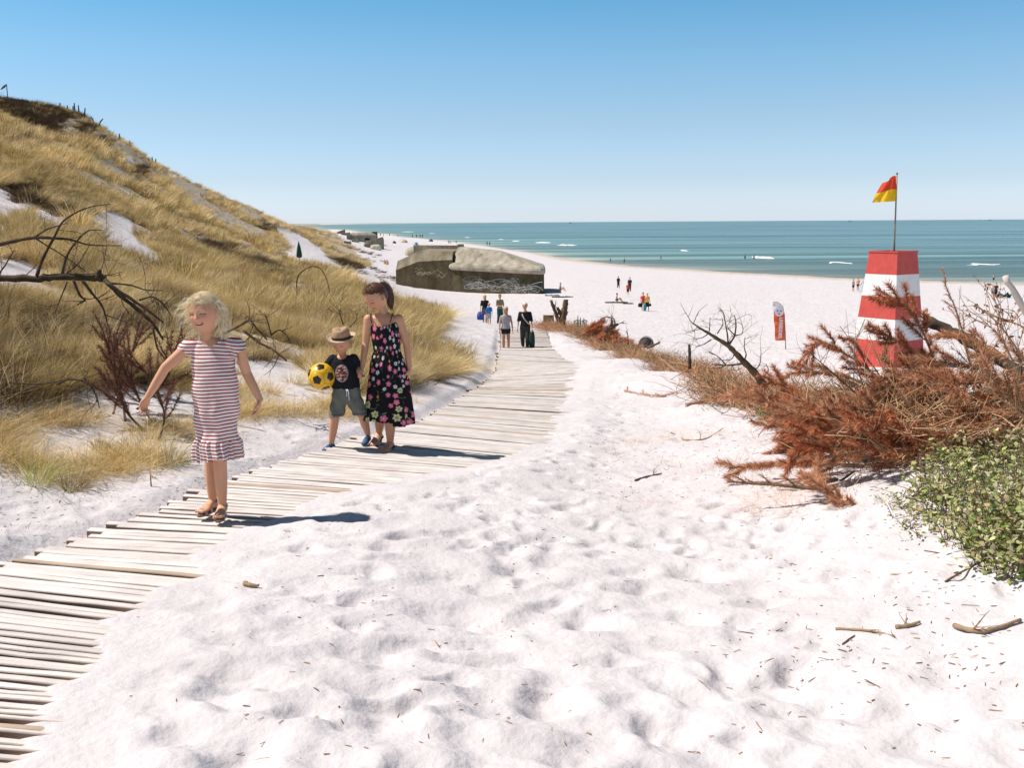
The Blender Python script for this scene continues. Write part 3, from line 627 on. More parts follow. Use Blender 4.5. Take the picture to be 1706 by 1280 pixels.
def big_bunker():
    root = empty('bunker', P0); tag(root, 'large graffiti covered concrete bunker with a rounded roof on the open beach', 'bunker')
    fr = np.array([[BU.x, BU.y, BU.z], [BWv.x, BWv.y, 0], [0, 0, 1]])
    T = lambda P: np.array(P, float) @ fr
    u1, u2, u3, u4, u5 = u_of(748), u_of(783), u_of(698), u_of(831), u_of(866)
    # left block: wall with a sloping parapet band above it
    def prism(mb, poly_front, poly_top, w0, w1, dep, c1, c2):
        n = len(poly_front); F_ = np.array([(u, w0, z) for u, z in poly_front]); Tt = np.array([(u, w1, z) for u, z in poly_top]); B = np.array([(u, dep, z) for u, z in poly_top]); 
        V = np.concatenate([F_, Tt, B]); q = []
        mb.add(T(F_ - 0), np.array([[0, i, i + 1] for i in range(1, n - 1)]), c1)
        V2 = T(V); f = []
        for a_ in (0, 1):
            for i in range(n): f.append([a_ * n + i, a_ * n + (i + 1) % n, (a_ + 1) * n + (i + 1) % n, (a_ + 1) * n + i])
        mb.add(V2, np.array(f), c2); mb.add(T(B), np.array([[0, i + 1, i] for i in range(1, n - 1)]), c1)
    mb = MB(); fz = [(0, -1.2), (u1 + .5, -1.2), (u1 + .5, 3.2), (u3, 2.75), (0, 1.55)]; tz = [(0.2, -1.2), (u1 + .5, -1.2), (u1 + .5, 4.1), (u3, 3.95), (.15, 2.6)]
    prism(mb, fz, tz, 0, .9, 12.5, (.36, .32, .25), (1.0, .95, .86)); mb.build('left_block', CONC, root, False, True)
    mb = MB(); rings = []; a = np.arange(48) / 48 * 2 * np.pi; uc, ul = (u1 + BL) / 2, (BL - u1) / 2; wc, wl_ = 4.8, 5.2
    def rr(cu, cw, lu, lw, z, tilt=0, pw=9): 
        ca, sa = np.cos(a), np.sin(a); k = (np.abs(ca) ** pw + np.abs(sa) ** pw) ** (-1 / pw); U = cu + lu * k * ca; Wd = cw + lw * k * sa; return T(np.stack([U, Wd, z + tilt * (U - cu) / lu], -1))
    for z, g in ((-1.2, 0), (2.15, 0)): rings.append(rr(uc, wc, ul + g, wl_ + g, z, .08 if z > 0 else 0))
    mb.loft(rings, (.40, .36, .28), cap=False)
    rings = []
    for z, g in ((2.152, -.05), (2.16, .30), (2.32, .46), (2.55, .48), (2.78, .36), (2.95, .05), (3.02, -.4)): rings.append(rr(uc - (.25 * g if g > 0 else 0), wc, ul + g * .6, wl_ + g, z, .10, 7))
    um = (u2 + u4) / 2; rings.append(rr(um - .6, 3.2, (u4 - u2) / 2 + 1.2, 1.6, 4.45, -.1, 7)); rings.append(rr(um - .6, 3.2, (u4 - u2) / 2 + .9, 1.3, 4.55, -.1, 7))
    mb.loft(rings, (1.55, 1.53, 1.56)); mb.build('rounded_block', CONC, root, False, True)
    mb = MB(); mb.box(T([[u_of(712), 12.9, 1.9]])[0], (7, .6, 5.0), math.atan2(BU.y, BU.x)); mb.build('rear_wall', CONC, root, False, True)
    rg = random.Random(5)
    for name, c, n in (('graffiti', (.46, .46, .45), 34), ('graffiti', (.05, .12, .13), 16), ('graffiti', (.22, .19, .15), 24)):
        mb = MB()
        for k in range(n):
            u = rg.uniform(u_of(776), u_of(893)); z = rg.uniform(.1, 1.3); pts = []; ph = rg.uniform(0, 6); sx, sz = rg.uniform(.2, .8), rg.uniform(.2, .6); w1, w2 = rg.uniform(3, 9), rg.uniform(3, 9)
            for i in range(16): t = i / 15; pts.append((u + sx * math.sin(w1 * t + ph) + .5 * t, -.42, z + sz * math.cos(w2 * t + ph) * .8))
            pts = np.array(pts); pts[:, 2] = np.clip(pts[:, 2], .05, 1.95); V = np.concatenate([pts + [0, 0, -.03], pts + [0, 0, .03]]); f = np.array([[i, i + 1, i + 17, i + 16] for i in range(15)]); mb.add(T(V), f)
        mb.build(name, mat('paint_%d' % n, c, .8), root, False)
    for k in range(2):
        mb = MB(); 
        for j in range(7):
            u = rg.uniform(u_of(690), u_of(735)); z = rg.uniform(1.0, 1.9); pts = np.array([(u + .3 * i, -.02, z + .18 * math.sin(2.3 * i + j)) for i in range(5)]); V = np.concatenate([pts + [0, 0, -.03], pts + [0, 0, .03]]); mb.add(T(V), np.array([[i, i + 1, i + 6, i + 5] for i in range(4)]))
        mb.build('graffiti', mat('paint_faint', (.30, .26, .18), .8), root, False)
big_bunker()
def lump(label, px, row, wpx, hpx, D, kind='slab', yaw=0., tone=1.0, depth=.7, group=None, tilt=0.0, name='bunker'):
    b = on_ground(px, row, 100, 3000); D = b.y; w = wpx / F * D; h = hpx / F * D; root = empty(name, b, yaw); tag(root, label, 'bunker' if name == 'bunker' else 'concrete block', group); mb = MB(); a = np.arange(32) / 32 * 2 * np.pi; pw = 7 if kind != 'dome' else 3
    def ring(lx, ly, z, tl=0): ca, sa = np.cos(a), np.sin(a); k = (np.abs(ca) ** pw + np.abs(sa) ** pw) ** (-1 / pw); X = lx * k * ca; return np.stack([X, ly * k * sa, z + tl * X / lx * h * .35 + 0 * X], -1)
    if kind == 'slab': prof = [(1, -.2), (1, .72), (.97, .80), (.90, 1.0)]
    elif kind == 'casemate': prof = [(1, -.2), (1, .55), (1.04, .60), (1.03, .72), (.93, .82), (.72, 1.0)]
    else: prof = [(1, -.2), (1.02, .35), (.95, .65), (.75, .88), (.4, 1.0)]
    mb.loft([ring(w / 2 * p, w / 2 * depth * p, h * z, tilt if z > .3 else 0) for p, z in prof], (tone,) * 3); mb.build('hull', CONC, root, kind == 'dome', True)
    if kind == 'casemate':
        mb = MB(); mb.box((w * .18, -w / 2 * depth - .02, h * .25), (w * .16, .5, h * .22), col=(.08, .08, .08)); mb.build('embrasure', mat('dark_opening', (.02, .02, .02), 1), root, False)
        mb = MB(); mb.box((-w * .47, -w * .1, h * .35), (w * .14, w * .5, h * 1.0), col=(1.1,) * 3); mb.build('wing_wall', CONC, root, False, True); mb = MB(); mb.box((w * .44, w * .15, h * .55), (w * .18, w * .4, h * 1.1), col=(.8,) * 3); mb.build('wing_wall', CONC, root, False, True)
lump('far casemate bunker with a dark opening, largest of the distant group', 604, 402, 46, 14, 430, 'casemate', .1, 1.25, .6)
lump('tilted square bunker block in front of the far casemate', 623, 413.5, 33, 14, 320, 'slab', .15, .95, .6, tilt=.9)
lump('pale rounded concrete lump before the tilted bunker block', 626, 416, 18, 8.5, 300, 'dome', 0, 2.4, .7, name='concrete_block')
lump('leftmost thin slab of the distant bunker group', 568, 389.5, 14, 5, 620, 'slab', .3, .8, .5, tilt=1.1)
lump('low slab between the leftmost one and the far casemate', 576, 392, 15, 4, 560, 'slab', .2, .8, .5, tilt=.7)
lump('small low block below the far casemate at left', 579, 406, 12, 4, 380, 'slab', 0, 1.0, .6, name='concrete_block')
lump('small low block below the middle of the far casemate', 592, 403.5, 12, 4.5, 400, 'slab', .2, 1.2, .6, name='concrete_block')
lump('weathered long hump with a pale top just behind the large bunker', 697, 427, 42, 16, 175, 'dome', .4, 1.5, .8)
lump('small square concrete stub sticking up behind the large bunker', 767, 421, 12, 14, 150, 'slab', .2, 1.2, .8, name='concrete_block')

# ------------------------------------------------------------------ lifeguard tower, its flag and box
def tower():
    D = 44.; b = at(1483, 606, D); gz_ = float(gz(b.x, b.y)); b.z = min(b.z, gz_ + .3); b.x += .27; root = empty('lifeguard_tower', b, 0); tag(root, 'red and white striped tapering wooden lifeguard tower behind the brown brush', 'lifeguard tower')
    # corner nearest to us; right face wider
    th = R(34); ztop = at(1483, 421, D).z - b.z; zb = gz_ - b.z - .2
    ctr = np.array([.05, 1.2]); M2 = np.array([[math.cos(th), math.sin(th)], [-math.sin(th), math.cos(th)]])
    def half(z): return np.interp(z, [0, ztop], [2.28, 1.46]) / 2
    def corners(z, g=0): h = half(z) + g; return np.array([[-h, -h], [h, -h], [h, h], [-h, h]]) @ M2 + ctr
    n = 5; zs = np.linspace(0, ztop, n + 1); zs = [zb if i == 0 else z for i, z in enumerate(zs)]
    red = mat('red_painted_boards', (.56, .085, .07), .55, .3, noise=(3, .10)); white = mat('white_painted_boards', (.80, .78, .77), .55, .3, noise=(3, .05))
    for k in range(n):
        mb = MB(); z0, z1 = zs[k], zs[k + 1] - .004
        for s_ in range(4):
            c0, c1 = corners(z0), corners(z1); a0, a1 = c0[s_], c0[(s_ + 1) % 4]; d0, d1 = c1[s_], c1[(s_ + 1) % 4]; nb = 9
            inn0, inn1 = (ctr - a0 * .5 - a1 * .5), None
            nv = np.array([(a1 - a0)[1], -(a1 - a0)[0]]); nv /= np.linalg.norm(nv)
            for j in range(nb):     # boards as faces with a hair-line groove
                f0, f1 = j / nb + .0012, (j + 1) / nb - .0012; p = [a0 + (a1 - a0) * f0, a0 + (a1 - a0) * f1, d0 + (d1 - d0) * f1, d0 + (d1 - d0) * f0]
                V = [(*p[0], z0), (*p[1], z0), (*p[2], z1), (*p[3], z1)]; mb.add(V + [(v[0] - nv[0] * .03, v[1] - nv[1] * .03, v[2]) for v in V], [[0, 1, 2, 3], [0, 3, 7, 4], [1, 5, 6, 2], [3, 2, 6, 7], [0, 4, 5, 1]])
            V = [(*(a0 - nv * .025), z0), (*(a1 - nv * .025), z0), (*(d1 - nv * .025), z1), (*(d0 - nv * .025), z1)]; mb.add(V, [[0, 1, 2, 3]])
        mb.build('panel_band', red if k % 2 == 0 else white, root, False)
    mb = MB(); c1 = corners(ztop, .03); c2 = corners(ztop, -.10)
    V = [(*p, ztop - .02) for p in c1] + [(*p, ztop - .02) for p in c2] + [(*p, ztop + .05) for p in c1] + [(*p, ztop + .05) for p in c2]; f = []
    for i in range(4): j = (i + 1) % 4; f += [[i, j, j + 8, i + 8], [i + 8, j + 8, j + 12, i + 12], [i + 12, j + 12, j + 4, i + 4]]
    mb.add(V, f); mb.build('top_rail', red, root, False)
    mb = MB(); cz = corners(ztop - 1.1, -.08); mb.add([(*p, ztop - 1.1) for p in cz], [[0, 1, 2, 3]]); mb.build('platform', mat('tower_deck', (.3, .22, .16), .8), root, False)
    # flag pole and flag
    pb = at(1490, 426, D + 1.1); pt = at(1494.5, 289, D + 1.1); pr = empty('flag_pole', pb); tag(pr, 'thin wooden pole carrying the red and yellow flag above the tower', 'flag pole')
    mb = MB(); mb.tube([(0, 0, -.8), tuple(pt - pb)], [.045, .032], 8); mb.build('pole', mat('pole_wood', (.33, .27, .19), .6), pr); mb = MB(); mb.ball(tuple(pt - pb), [.05] * 3); mb.build('finial', mat('pole_cap', (.2, .2, .18), .5), pr)
    fl = empty('flag', at(1494, 293, D + 1.1)); tag(fl, 'red over yellow beach flag blowing to the left on the pole', 'flag'); o0 = np.array(fl.location)
    nu, nv = 36, 22; P = np.zeros((nv, nu, 3))
    TL, BLf, TR, BR = [np.array(at(*q, D + 1.1)) for q in ((1472, 304), (1453, 337.5), (1494, 293), (1493, 335))]
    for i in range(nv):
        for j in range(nu):
            u, v = j / (nu - 1), i / (nv - 1); p = (TR * (1 - u) + TL * u) * (1 - v) + (BR * (1 - u) + BLf * u) * v; p = p + np.array([0, .13 * math.sin(7 * u + 2.2 * v) * u ** .5 + .05 * math.sin(15 * u - 3 * v), .04 * math.sin(6 * u) * (1 - v) + .05 * math.sin(np.pi * u) * (1 - v)]); P[i, j] = p
    md = nv // 2
    for nm, A, c in (('red_half', P[:md + 1], (.75, .10, .05)), ('yellow_half', P[md:], (.90, .58, .03))):
        V = A.reshape(-1, 3) - o0; mesh_np(nm, V, grid_faces(nu, A.shape[0]), mat(nm, c, .8, .1, trans=.35), fl)
    # box beside the tower
    bb = at(1415, 604, 43.2); o = empty('equipment_box', bb, R(-34)); tag(o, 'small white box standing at the left foot of the striped tower', 'box'); mb = MB(); mb.box((0, 0, .45), (.42, .42, 1.4)); mb.build('cabinet', white, o, False); mb = MB(); mb.box((0, 0, 1.182), (.48, .48, .06)); mb.build('lid', white, o, False)
tower()
def banner():
    D = 57.; b = at(1309, 583, D); b.z = float(gz(b.x, b.y)); root = empty('beach_banner', b); tag(root, 'tall red and white beach banner with an emblem and vertical white lettering', 'banner'); o0 = np.array(b)
    w = lambda px, row, dy=0: np.array(at(px, row, D)) - o0 + [0, dy, 0]
    mb = MB(); mb.tube([(0, 0, -.1), w(1308.5, 560), w(1307, 525), w(1304, 510), w(1296, 504), w(1289, 503)], [.03, .025, .02, .018, .014, .012], 6); mb.build('pole', mat('banner_pole', (.25, .22, .2), .5), root)
    rows = [(503, 1288, 1296), (507, 1287.5, 1302), (513, 1288, 1305), (519, 1288.5, 1306), (526, 1289, 1307), (540, 1290, 1307.6), (555, 1291, 1308), (567.5, 1291.5, 1308.2)]
    ys = np.linspace(503, 567.5, 40); L_ = np.interp(ys, [r[0] for r in rows], [r[1] for r in rows]); R_ = np.interp(ys, [r[0] for r in rows], [r[2] for r in rows]); V = []; C = []
    for y, l, r in zip(ys, L_, R_):
        for j in range(14): px = l + (r - l) * j / 13; V.append(w(px, y, .05 * math.sin(y * .25 + j * .3))); C.append((.80, .80, .84) if y < 521 + 0 * px else (.80, .16, .07))
    mesh_np('cloth', np.array(V), grid_faces(14, 40), mat('banner_cloth', attr='col', rough=.8, spec=.1, trans=.25), root, True, np.array(C))
    ec = w(1297.5, 519.5, -.09); a = np.arange(28) / 28 * 2 * np.pi
    def disc(nm, c, r, col, dy): V = np.concatenate([[c], c + r * np.stack([np.cos(a), 0 * a, np.sin(a)], -1)]); V[:, 1] += dy; mesh_np(nm, V, np.array([[0, 1 + i, 1 + (i + 1) % 28] for i in range(28)]), mat('emblem_' + nm + str(col[0]), col, .7), root, False)
    disc('emblem', ec, .26, (.82, .82, .85), 0)
    for k in range(3): aa = k * 2.1 + .5; disc('emblem_mark', ec + np.array([math.cos(aa) * .11, -.006, math.sin(aa) * .11]), .055, [(.65, .12, .15), (.25, .3, .6), (.5, .2, .5)][k], -.004 * k)
    tx = bpy.data.curves.new('lettering', 'FONT'); tx.body = 'LIVREDDER'; tx.size = .30; tx.extrude = .003; tx.align_x = 'CENTER'; tx.align_y = 'CENTER'; tx.offset = .012; t = bpy.data.objects.new('lettering', tx); COL.objects.link(t)
    t.rotation_euler = (R(90), R(90), 0); dg = bpy.context.evaluated_depsgraph_get(); me = bpy.data.meshes.new_from_object(t.evaluated_get(dg)); bpy.data.objects.remove(t); o = bpy.data.objects.new('lettering', me); COL.objects.link(o); o.parent = root; o.rotation_euler = (R(90), R(91), 0); o.location = w(1299.5, 546, -.10); o.scale = (.80, .9, 1)
    me.materials.clear(); me.materials.append(mat('white_lettering', (.85, .83, .85), .7))
banner()

def place(px, D, dz=0.0):
    r = ray(px, 500); return Vector((r[0] * D, D, float(gz(r[0] * D, D)) + dz))
# ------------------------------------------------------------------ posts on the crest, closed parasol, litter rack, tents
wood = mat('grey_post_wood', (.12, .10, .08), .9)
def skyline(px):
    """crest point of the dune in image column px"""
    r = ray(px, 400); D = np.exp(np.linspace(math.log(30), math.log(330), 900)); z = gz(r[0] * D, D); k = np.argmax(z / D); return Vector((r[0] * D[k], D[k], float(z[k])))
for k, (px, h, ln) in enumerate([(117, 7, 0), (129, 7, 0), (138, 9, 0), (140.5, 15, 0), (147, 14, 0), (155, 13, .25), (172, 7, -.5), (176, 6, .9), (210, 5, .1), (227, 5, 0), (262, 4, 0), (267, 4, .1)]):
    p = skyline(px); H = h / F * p.y + .3; mb = MB(); mb.tube([(0, 0, -.5), (ln * .4, 0, .5 * H), (ln * .8, 0, H)], [.10, .09, .07], 7)
    o = mb.build('fence_post', wood); o.location = p; tag(o, ['first short post from the left on the dune crest', 'second short post from the left on the dune crest', 'low post just left of the tallest crest post', 'tallest post on the dune crest', 'tall post just right of the tallest crest post', 'tilted post right of the tall crest posts', 'small stump leaning left lower on the crest', 'flat leaning post below the crest posts', 'lone post tip half way down the crest', 'lone post tip next down the crest', 'upper of two tiny posts far down the crest', 'lower of two tiny posts far down the crest'][k], 'fence post', 'posts of the broken fence on the dune crest')
p = skyline(33); root = empty('bent_pole', p); tag(root, 'thin pole with a drooping arm on top of the dune', 'pole'); s_ = p.y / F
mb = MB(); mb.tube([(0, 0, -.3), (-.3 * s_, 0, 22 * s_)], .045, 6); mb.build('pole', wood, root); mb = MB(); mb.tube([(0, 0, 22 * s_), (-5 * s_, 0, 18 * s_), (-10 * s_, 0, 14 * s_)], [.06, .13, .05], 6); mb.tube([(-14 * s_, 0, 9 * s_), (-16 * s_, 0, 5 * s_), (-17 * s_, 0, -1 * s_)], [.05, .10, .05], 6); mb.build('arm', wood, root)
p = on_ground(499, 439); root = empty('parasol', p); tag(root, 'closed dark green parasol planted on the dune slope', 'parasol'); s_ = p.y / F
mb = MB(); mb.tube([(0, 0, -.3), (0, 0, 13 * s_)], 1.0 * s_, 6); mb.build('pole', mat('parasol_pole', (.5, .45, .4), .5), root)
mb = MB(); a = np.arange(24) / 24 * 2 * np.pi; mb.loft([np.stack([r * s_ * (1 + .18 * np.cos(6 * a)) * np.cos(a), r * s_ * (1 + .18 * np.cos(6 * a)) * np.sin(a), z * s_ + 0 * a], -1) for r, z in ((2.6, 9), (4.2, 11), (3.7, 18), (2.5, 26), (1.0, 33), (.4, 36))]); mb.build('folded_canopy', mat('green_canvas', (.018, .06, .055), .8), root)
p = place(968, 40, .1); root = empty('litter_rack', p); tag(root, 'dark green slatted litter rack with three posts at the end of the brush line', 'litter rack'); s_ = p.y / F; gm = mat('green_metal', (.10, .14, .12), .6)
for x0, w_ in ((-6, 11), (6, 9)):
    mb = MB()
    for j in range(5): xx = (x0 + (j - 2) * w_ / 5) * s_; mb.tube([(xx, 0, -2 * s_), (xx, 0, 16 * s_)], .6 * s_, 6)
    a = np.linspace(0, np.pi, 9); mb.tube([((x0 - w_ / 2 * math.cos(q)) * s_, 0, (16 + 2.5 * math.sin(q)) * s_) for q in a], 1.0 * s_, 6); mb.tube([((x0 - w_ / 2) * s_, 0, 5 * s_), ((x0 + w_ / 2) * s_, 0, 5 * s_)], .8 * s_, 6); mb.build('slatted_frame', gm, root)
for xx, h in ((-5, 26), (-.5, 23), (5, 22)): mb = MB(); mb.tube([(xx * s_, 2 * s_, -2 * s_), (xx * s_, 2 * s_, h * s_)], [1.2 * s_, .7 * s_], 7); mb.build('post', mat('dark_post', (.04, .05, .05), .7), root)
def dome(name, label, px, row, wpx, hpx, c, cat='tent', D=None, c2=None):
    p = on_ground(px, row) if D is None else at(px, row, D); w, h = wpx / F * p.y / 2, hpx / F * p.y; root = empty(name, p); tag(root, label, cat); mb = MB(); a = np.arange(28) / 28 * 2 * np.pi
    rings = [np.stack([w * math.cos(t) * (1 + .03 * np.cos(4 * a)) * np.cos(a), w * .7 * math.cos(t) * np.sin(a), h * math.sin(t) * (1 + .04 * np.cos(4 * a)) - .05 + 0 * a], -1) for t in np.linspace(0, 1.5, 9)]; mb.loft(rings); mb.build('canopy', mat(name + str(c), c, .7), root)
    mb = MB(); mb.tube([(w * math.cos(t) * 1.02, -w * .72 * math.sin(t) * .3, h * math.sin(t) * 1.02) for t in np.linspace(0, np.pi, 13)], max(.02, w * .02), 5); mb.build('pole', mat('tent_pole', (.3, .3, .3), .5), root)
    if c2: mb = MB(); mb.box((w * .2, -w * .55, h * .3), (w * .7, w * .2, h * .6)); mb.build('opening', mat('tent_door' + str(c2), c2, .8), root)
dome('beach_tent', 'dark grey domed beach tent beyond the middle of the brush line', 1076, 577, 26, 17, (.07, .055, .055), D=44)
dome('beach_tent', 'tan beach tent far off behind the large bunker', 672, 404, 14, 5, (.60, .52, .38)); dome('beach_tent', 'small blue and white beach tent far off behind the large bunker', 692, 408, 10, 5, (.45, .62, .75), c2=(.05, .15, .35))
dome('beach_tent', 'dark little beach tent left of the tan one', 657, 405.5, 6, 4, (.05, .05, .07)); dome('beach_tent', 'dark blue beach tent near the far water line', 718, 402.5, 7, 4, (.05, .08, .15)); dome('windbreak', 'light blue windbreak beside the two bathers left of the tower', 1437, 486, 10, 17, (.62, .70, .78), 'windbreak')
# ------------------------------------------------------------------ people
SKIN = (.64, .345, .21); SKIN_TAN = (.54, .28, .17)
def rotm(yaw=0, pitch=0, roll=0):
    """yaw turns the face towards picture left (+) , pitch nods down (+), roll tips the head to picture left (+)"""
    return np.array(Matrix.Rotation(-yaw, 3, 'Z') @ Matrix.Rotation(pitch, 3, 'X') @ Matrix.Rotation(roll, 3, 'Y').inverted())
def seg(mb, a, b, ra, rb, n=12, mid=None):
    a = np.array(a, float); b = np.array(b, float); t = np.linspace(0, 1, 7)[:, None]
    r = ra + (rb - ra) * t[:, 0]
    if mid: r = r * (1 + mid * np.sin(np.pi * t[:, 0]) ** 1.2)
    mb.tube(a + (b - a) * t, r, n); mb.ball(a, [ra] * 3, n, 8); mb.ball(b, [rb] * 3, n, 8)
def chain(mb, pts, rs, n=12):
    for k in range(len(pts) - 1): seg(mb, pts[k], pts[k + 1], rs[k], rs[k + 1], n)
def ell(c, ax, ay, wx, wy, n=40, pw=2.3):
    """ring of a rounded-box shape round c, spanned by unit vectors ax, ay"""
    a = np.arange(n) / n * 2 * np.pi; ca, sa = np.cos(a), np.sin(a); k = (np.abs(ca) ** pw + np.abs(sa) ** pw) ** (-1 / pw)
    return np.array(c) + (wx * k * ca)[:, None] * np.array(ax) + (wy * k * sa)[:, None] * np.array(ay)
def torso(mb, spine, sax, grow=0.0, n=32):
    """spine: list of (centre, half width, half depth); sax: sideways unit vector"""
    sax = np.array(sax, float); sax /= np.linalg.norm(sax); P = np.array([s[0] for s in spine], float)
    T = np.gradient(P, axis=0); rings = []
    for k, (c, w, d) in enumerate(spine):
        t = T[k] / np.linalg.norm(T[k]); fr = np.cross(t, sax); fr /= np.linalg.norm(fr)
        rings.append(ell(c, sax, fr, w + grow, d + grow, n))
    mb.loft(rings); 
def remesh(mb, vox, it=3, fac=.5):
    o = mb.build('tmp', None, None, False); m = o.modifiers.new('r', 'REMESH'); m.mode = 'VOXEL'; m.voxel_size = vox
    s = o.modifiers.new('s', 'SMOOTH'); s.factor = fac; s.iterations = it
    dg = bpy.context.evaluated_depsgraph_get(); dg.update(); me = bpy.data.meshes.new_from_object(o.evaluated_get(dg))
    V = np.empty(len(me.vertices) * 3, np.float32); me.vertices.foreach_get('co', V); V = V.reshape(-1, 3).astype(float)
    Fq = np.empty(len(me.loops), np.int32); me.loops.foreach_get('vertex_index', Fq)
    Fq = Fq.reshape(-1, 4)
    om = o.data; bpy.data.objects.remove(o); bpy.data.meshes.remove(om); bpy.data.meshes.remove(me)
    return V, Fq
def cut(V, Fq, keep):
    k = keep(V); f = k[Fq].all(1); Fq = Fq[f]; used = np.unique(Fq); idx = -np.ones(len(V), int); idx[used] = np.arange(len(used))
    V = V[used]; Fq = idx[Fq]
    lab = np.arange(len(V))                      # keep only the largest connected piece
    for _ in range(400):
        m = lab[Fq].min(1); new = lab.copy()
        for q in range(Fq.shape[1]): np.minimum.at(new, Fq[:, q], m)
        new = new[new]
        if (new == lab).all(): break
        lab = new
    big = np.bincount(lab).argmax(); f = lab[Fq[:, 0]] == big; Fq = Fq[f]; used = np.unique(Fq); idx = -np.ones(len(V), int); idx[used] = np.arange(len(used))
    return V[used], idx[Fq]
def head_mesh(mb, c, M, s, child=True, ears=True):
    """head with a face; c centre, M rotation, s head height"""
    nu, nv = 96, 72
    th = np.linspace(.0, np.pi, nv); ph = np.arange(nu) / nu * 2 * np.pi
    d = np.stack([np.sin(th)[:, None] * np.cos(ph), np.sin(th)[:, None] * np.sin(ph), np.cos(th)[:, None] * np.ones(nu)], -1).reshape(-1, 3)
    x, y, z = d[:, 0] * .395, d[:, 1] * .45, d[:, 2] * .5
    low = np.clip(-z / .5, 0, 1); x = x * (1 - .30 * low ** 1.6); y = np.where(y > 0, y * (1 - .55 * low ** 1.2), y * (1 - .04 * low))
    y = y + .02
    fr = sstep(.05, -.2, y)
    g = lambda a, b, sa, sb: np.exp(-(a / sa) ** 2 - (b / sb) ** 2)
    f = 0
    f += .075 * g(x, z + .135, .050, .045) + .045 * g(x, z + .07, .035, .08) + .018 * g(np.abs(x) - .045, z + .15, .03, .03)      # nose
    f += -.040 * g(np.abs(x) - .145, z + .015, .075, .045)                     # sockets
    f += .016 * g(np.abs(x) - .13, z - .055, .10, .03) + .022 * g(np.abs(x) - .145, z + .015, .045, .022)        # brow, lid
    f += .028 * g(x, z + .235, .09, .022) + .026 * g(x, z + .290, .08, .024) - .02 * g(x, z + .262, .10, .010)  # lips
    f += .03 * g(x, z + .40, .10, .06) + .022 * g(np.abs(x) - .19, z + .15, .08, .09)     # chin, cheeks
    y = y - f * fr
    P = np.stack([x, y, z], -1) * s @ M.T + c
    mb.add(P, grid_faces(nu, nv, True)[:, ::-1])
    if ears:
        for sx in (-1, 1):
            mb.ball(c + M @ (np.array([sx * .375, .03, -.05]) * s), np.array([.035, .06, .095]) * s, 10, 8, M)
def face_paint(V, C, c, M, s, skin, lips=(.50, .16, .13), smile=0, brow=(.30, .18, .10), eye=(.05, .03, .02), closed=False):
    L = (V - c) @ M / s; x, y, z = L[:, 0], L[:, 1], L[:, 2]; fr = (y < -.15) & (np.abs(z) < .6) & (np.abs(x) < .5)
    def blend(m, col): C[:] = C * (1 - m[:, None]) + np.array(col) * m[:, None]
    near = (np.abs(z) < .6) & (np.abs(x) < .5)
    blend(.45 * np.exp(-((np.abs(x) - .2) / .09) ** 2 - ((z + .16) / .09) ** 2) * fr, (.66, .25, .17))
    blend(.35 * np.exp(-(x / .06) ** 2 - ((z + .14) / .05) ** 2) * fr, (.66, .25, .17))
    zm = z + .262 - smile * (x ** 2) * 2.2; xm = np.abs(x)
    blend(sstep(.13, .10, xm) * sstep(.045, .030, np.abs(zm)) * fr, lips)
    if smile: blend(sstep(.105, .08, xm) * sstep(.026, .018, np.abs(zm + .002)) * fr, (.10, .02, .02)); blend(sstep(.085, .07, xm) * sstep(.010, .006, np.abs(zm - .014)) * fr, (.7, .64, .58))
    xe = np.abs(x) - .148
    if closed: blend(sstep(.08, .06, np.abs(xe)) * sstep(.018, .009, np.abs(z + .012 + 2.2 * xe ** 2)) * fr, eye)
    else:
        blend(sstep(.075, .06, np.abs(xe)) * sstep(.030, .022, np.abs(z + .015)) * fr, (.62, .56, .52))
        blend(sstep(.036, .026, np.abs(xe)) * sstep(.032, .024, np.abs(z + .015)) * fr, eye)
        blend(sstep(.085, .065, np.abs(xe)) * sstep(.014, .008, np.abs(z - .008)) * fr, eye)
    blend(.38 * sstep(.10, .08, np.abs(xe - .005)) * sstep(.018, .010, np.abs(z - .068 + .6 * xe ** 2)) * fr, brow)
    return C
def hand(mb, w, dirv, nrm, L, curl=.35, side=1, spread=.06, thumb=.7, r=None):
    """w wrist, dirv finger direction, nrm where the palm looks, side=+1 thumb towards cross(dirv,nrm)"""
    w = np.array(w, float); dv = np.array(dirv, float); dv /= np.linalg.norm(dv); n = np.array(nrm, float); n -= dv * (n @ dv); n /= np.linalg.norm(n); sv = np.cross(dv, n) * side
    r = r or L * .052
    rings = []
    for t, wd, dp in ((0, .16, .11), (.12, .19, .11), (.3, .235, .10), (.46, .23, .085), (.54, .20, .06)):
        rings.append(ell(w + dv * L * t, sv, n, wd * L, dp * L, 16, 2.6))
    mb.loft(rings)
    for k, (off, fl) in enumerate(((.155, .40), (.055, .46), (-.05, .43), (-.15, .34))):
        a = w + dv * L * (.48 - .03 * abs(k - 1)) + sv * off * L; d = dv + sv * spread * (1.5 - k) * 1.2; d /= np.linalg.norm(d); pts = [a]; c = curl * (1 + .18 * k)
        for q, seglen in enumerate((.42, .32, .26)):
            c1 = c * (q + .6); dd = d * math.cos(c1) + n * math.sin(c1); pts.append(pts[-1] + dd * fl * L * seglen)
        chain(mb, pts, [r * 1.05, r, r * .92, r * .8], 8)
    a = w + dv * L * .14 + sv * L * .13; d1 = sv * .75 + dv * .7 + n * .35; d1 /= np.linalg.norm(d1); d2 = dv * .95 + sv * (.45 - .5 * (1 - thumb)) + n * .4; d2 /= np.linalg.norm(d2)
    chain(mb, [a, a + d1 * L * .19, a + d1 * L * .19 + d2 * L * .17, a + d1 * L * .19 + d2 * L * .30], [r * 1.5, r * 1.25, r * 1.1, r * .85], 8)
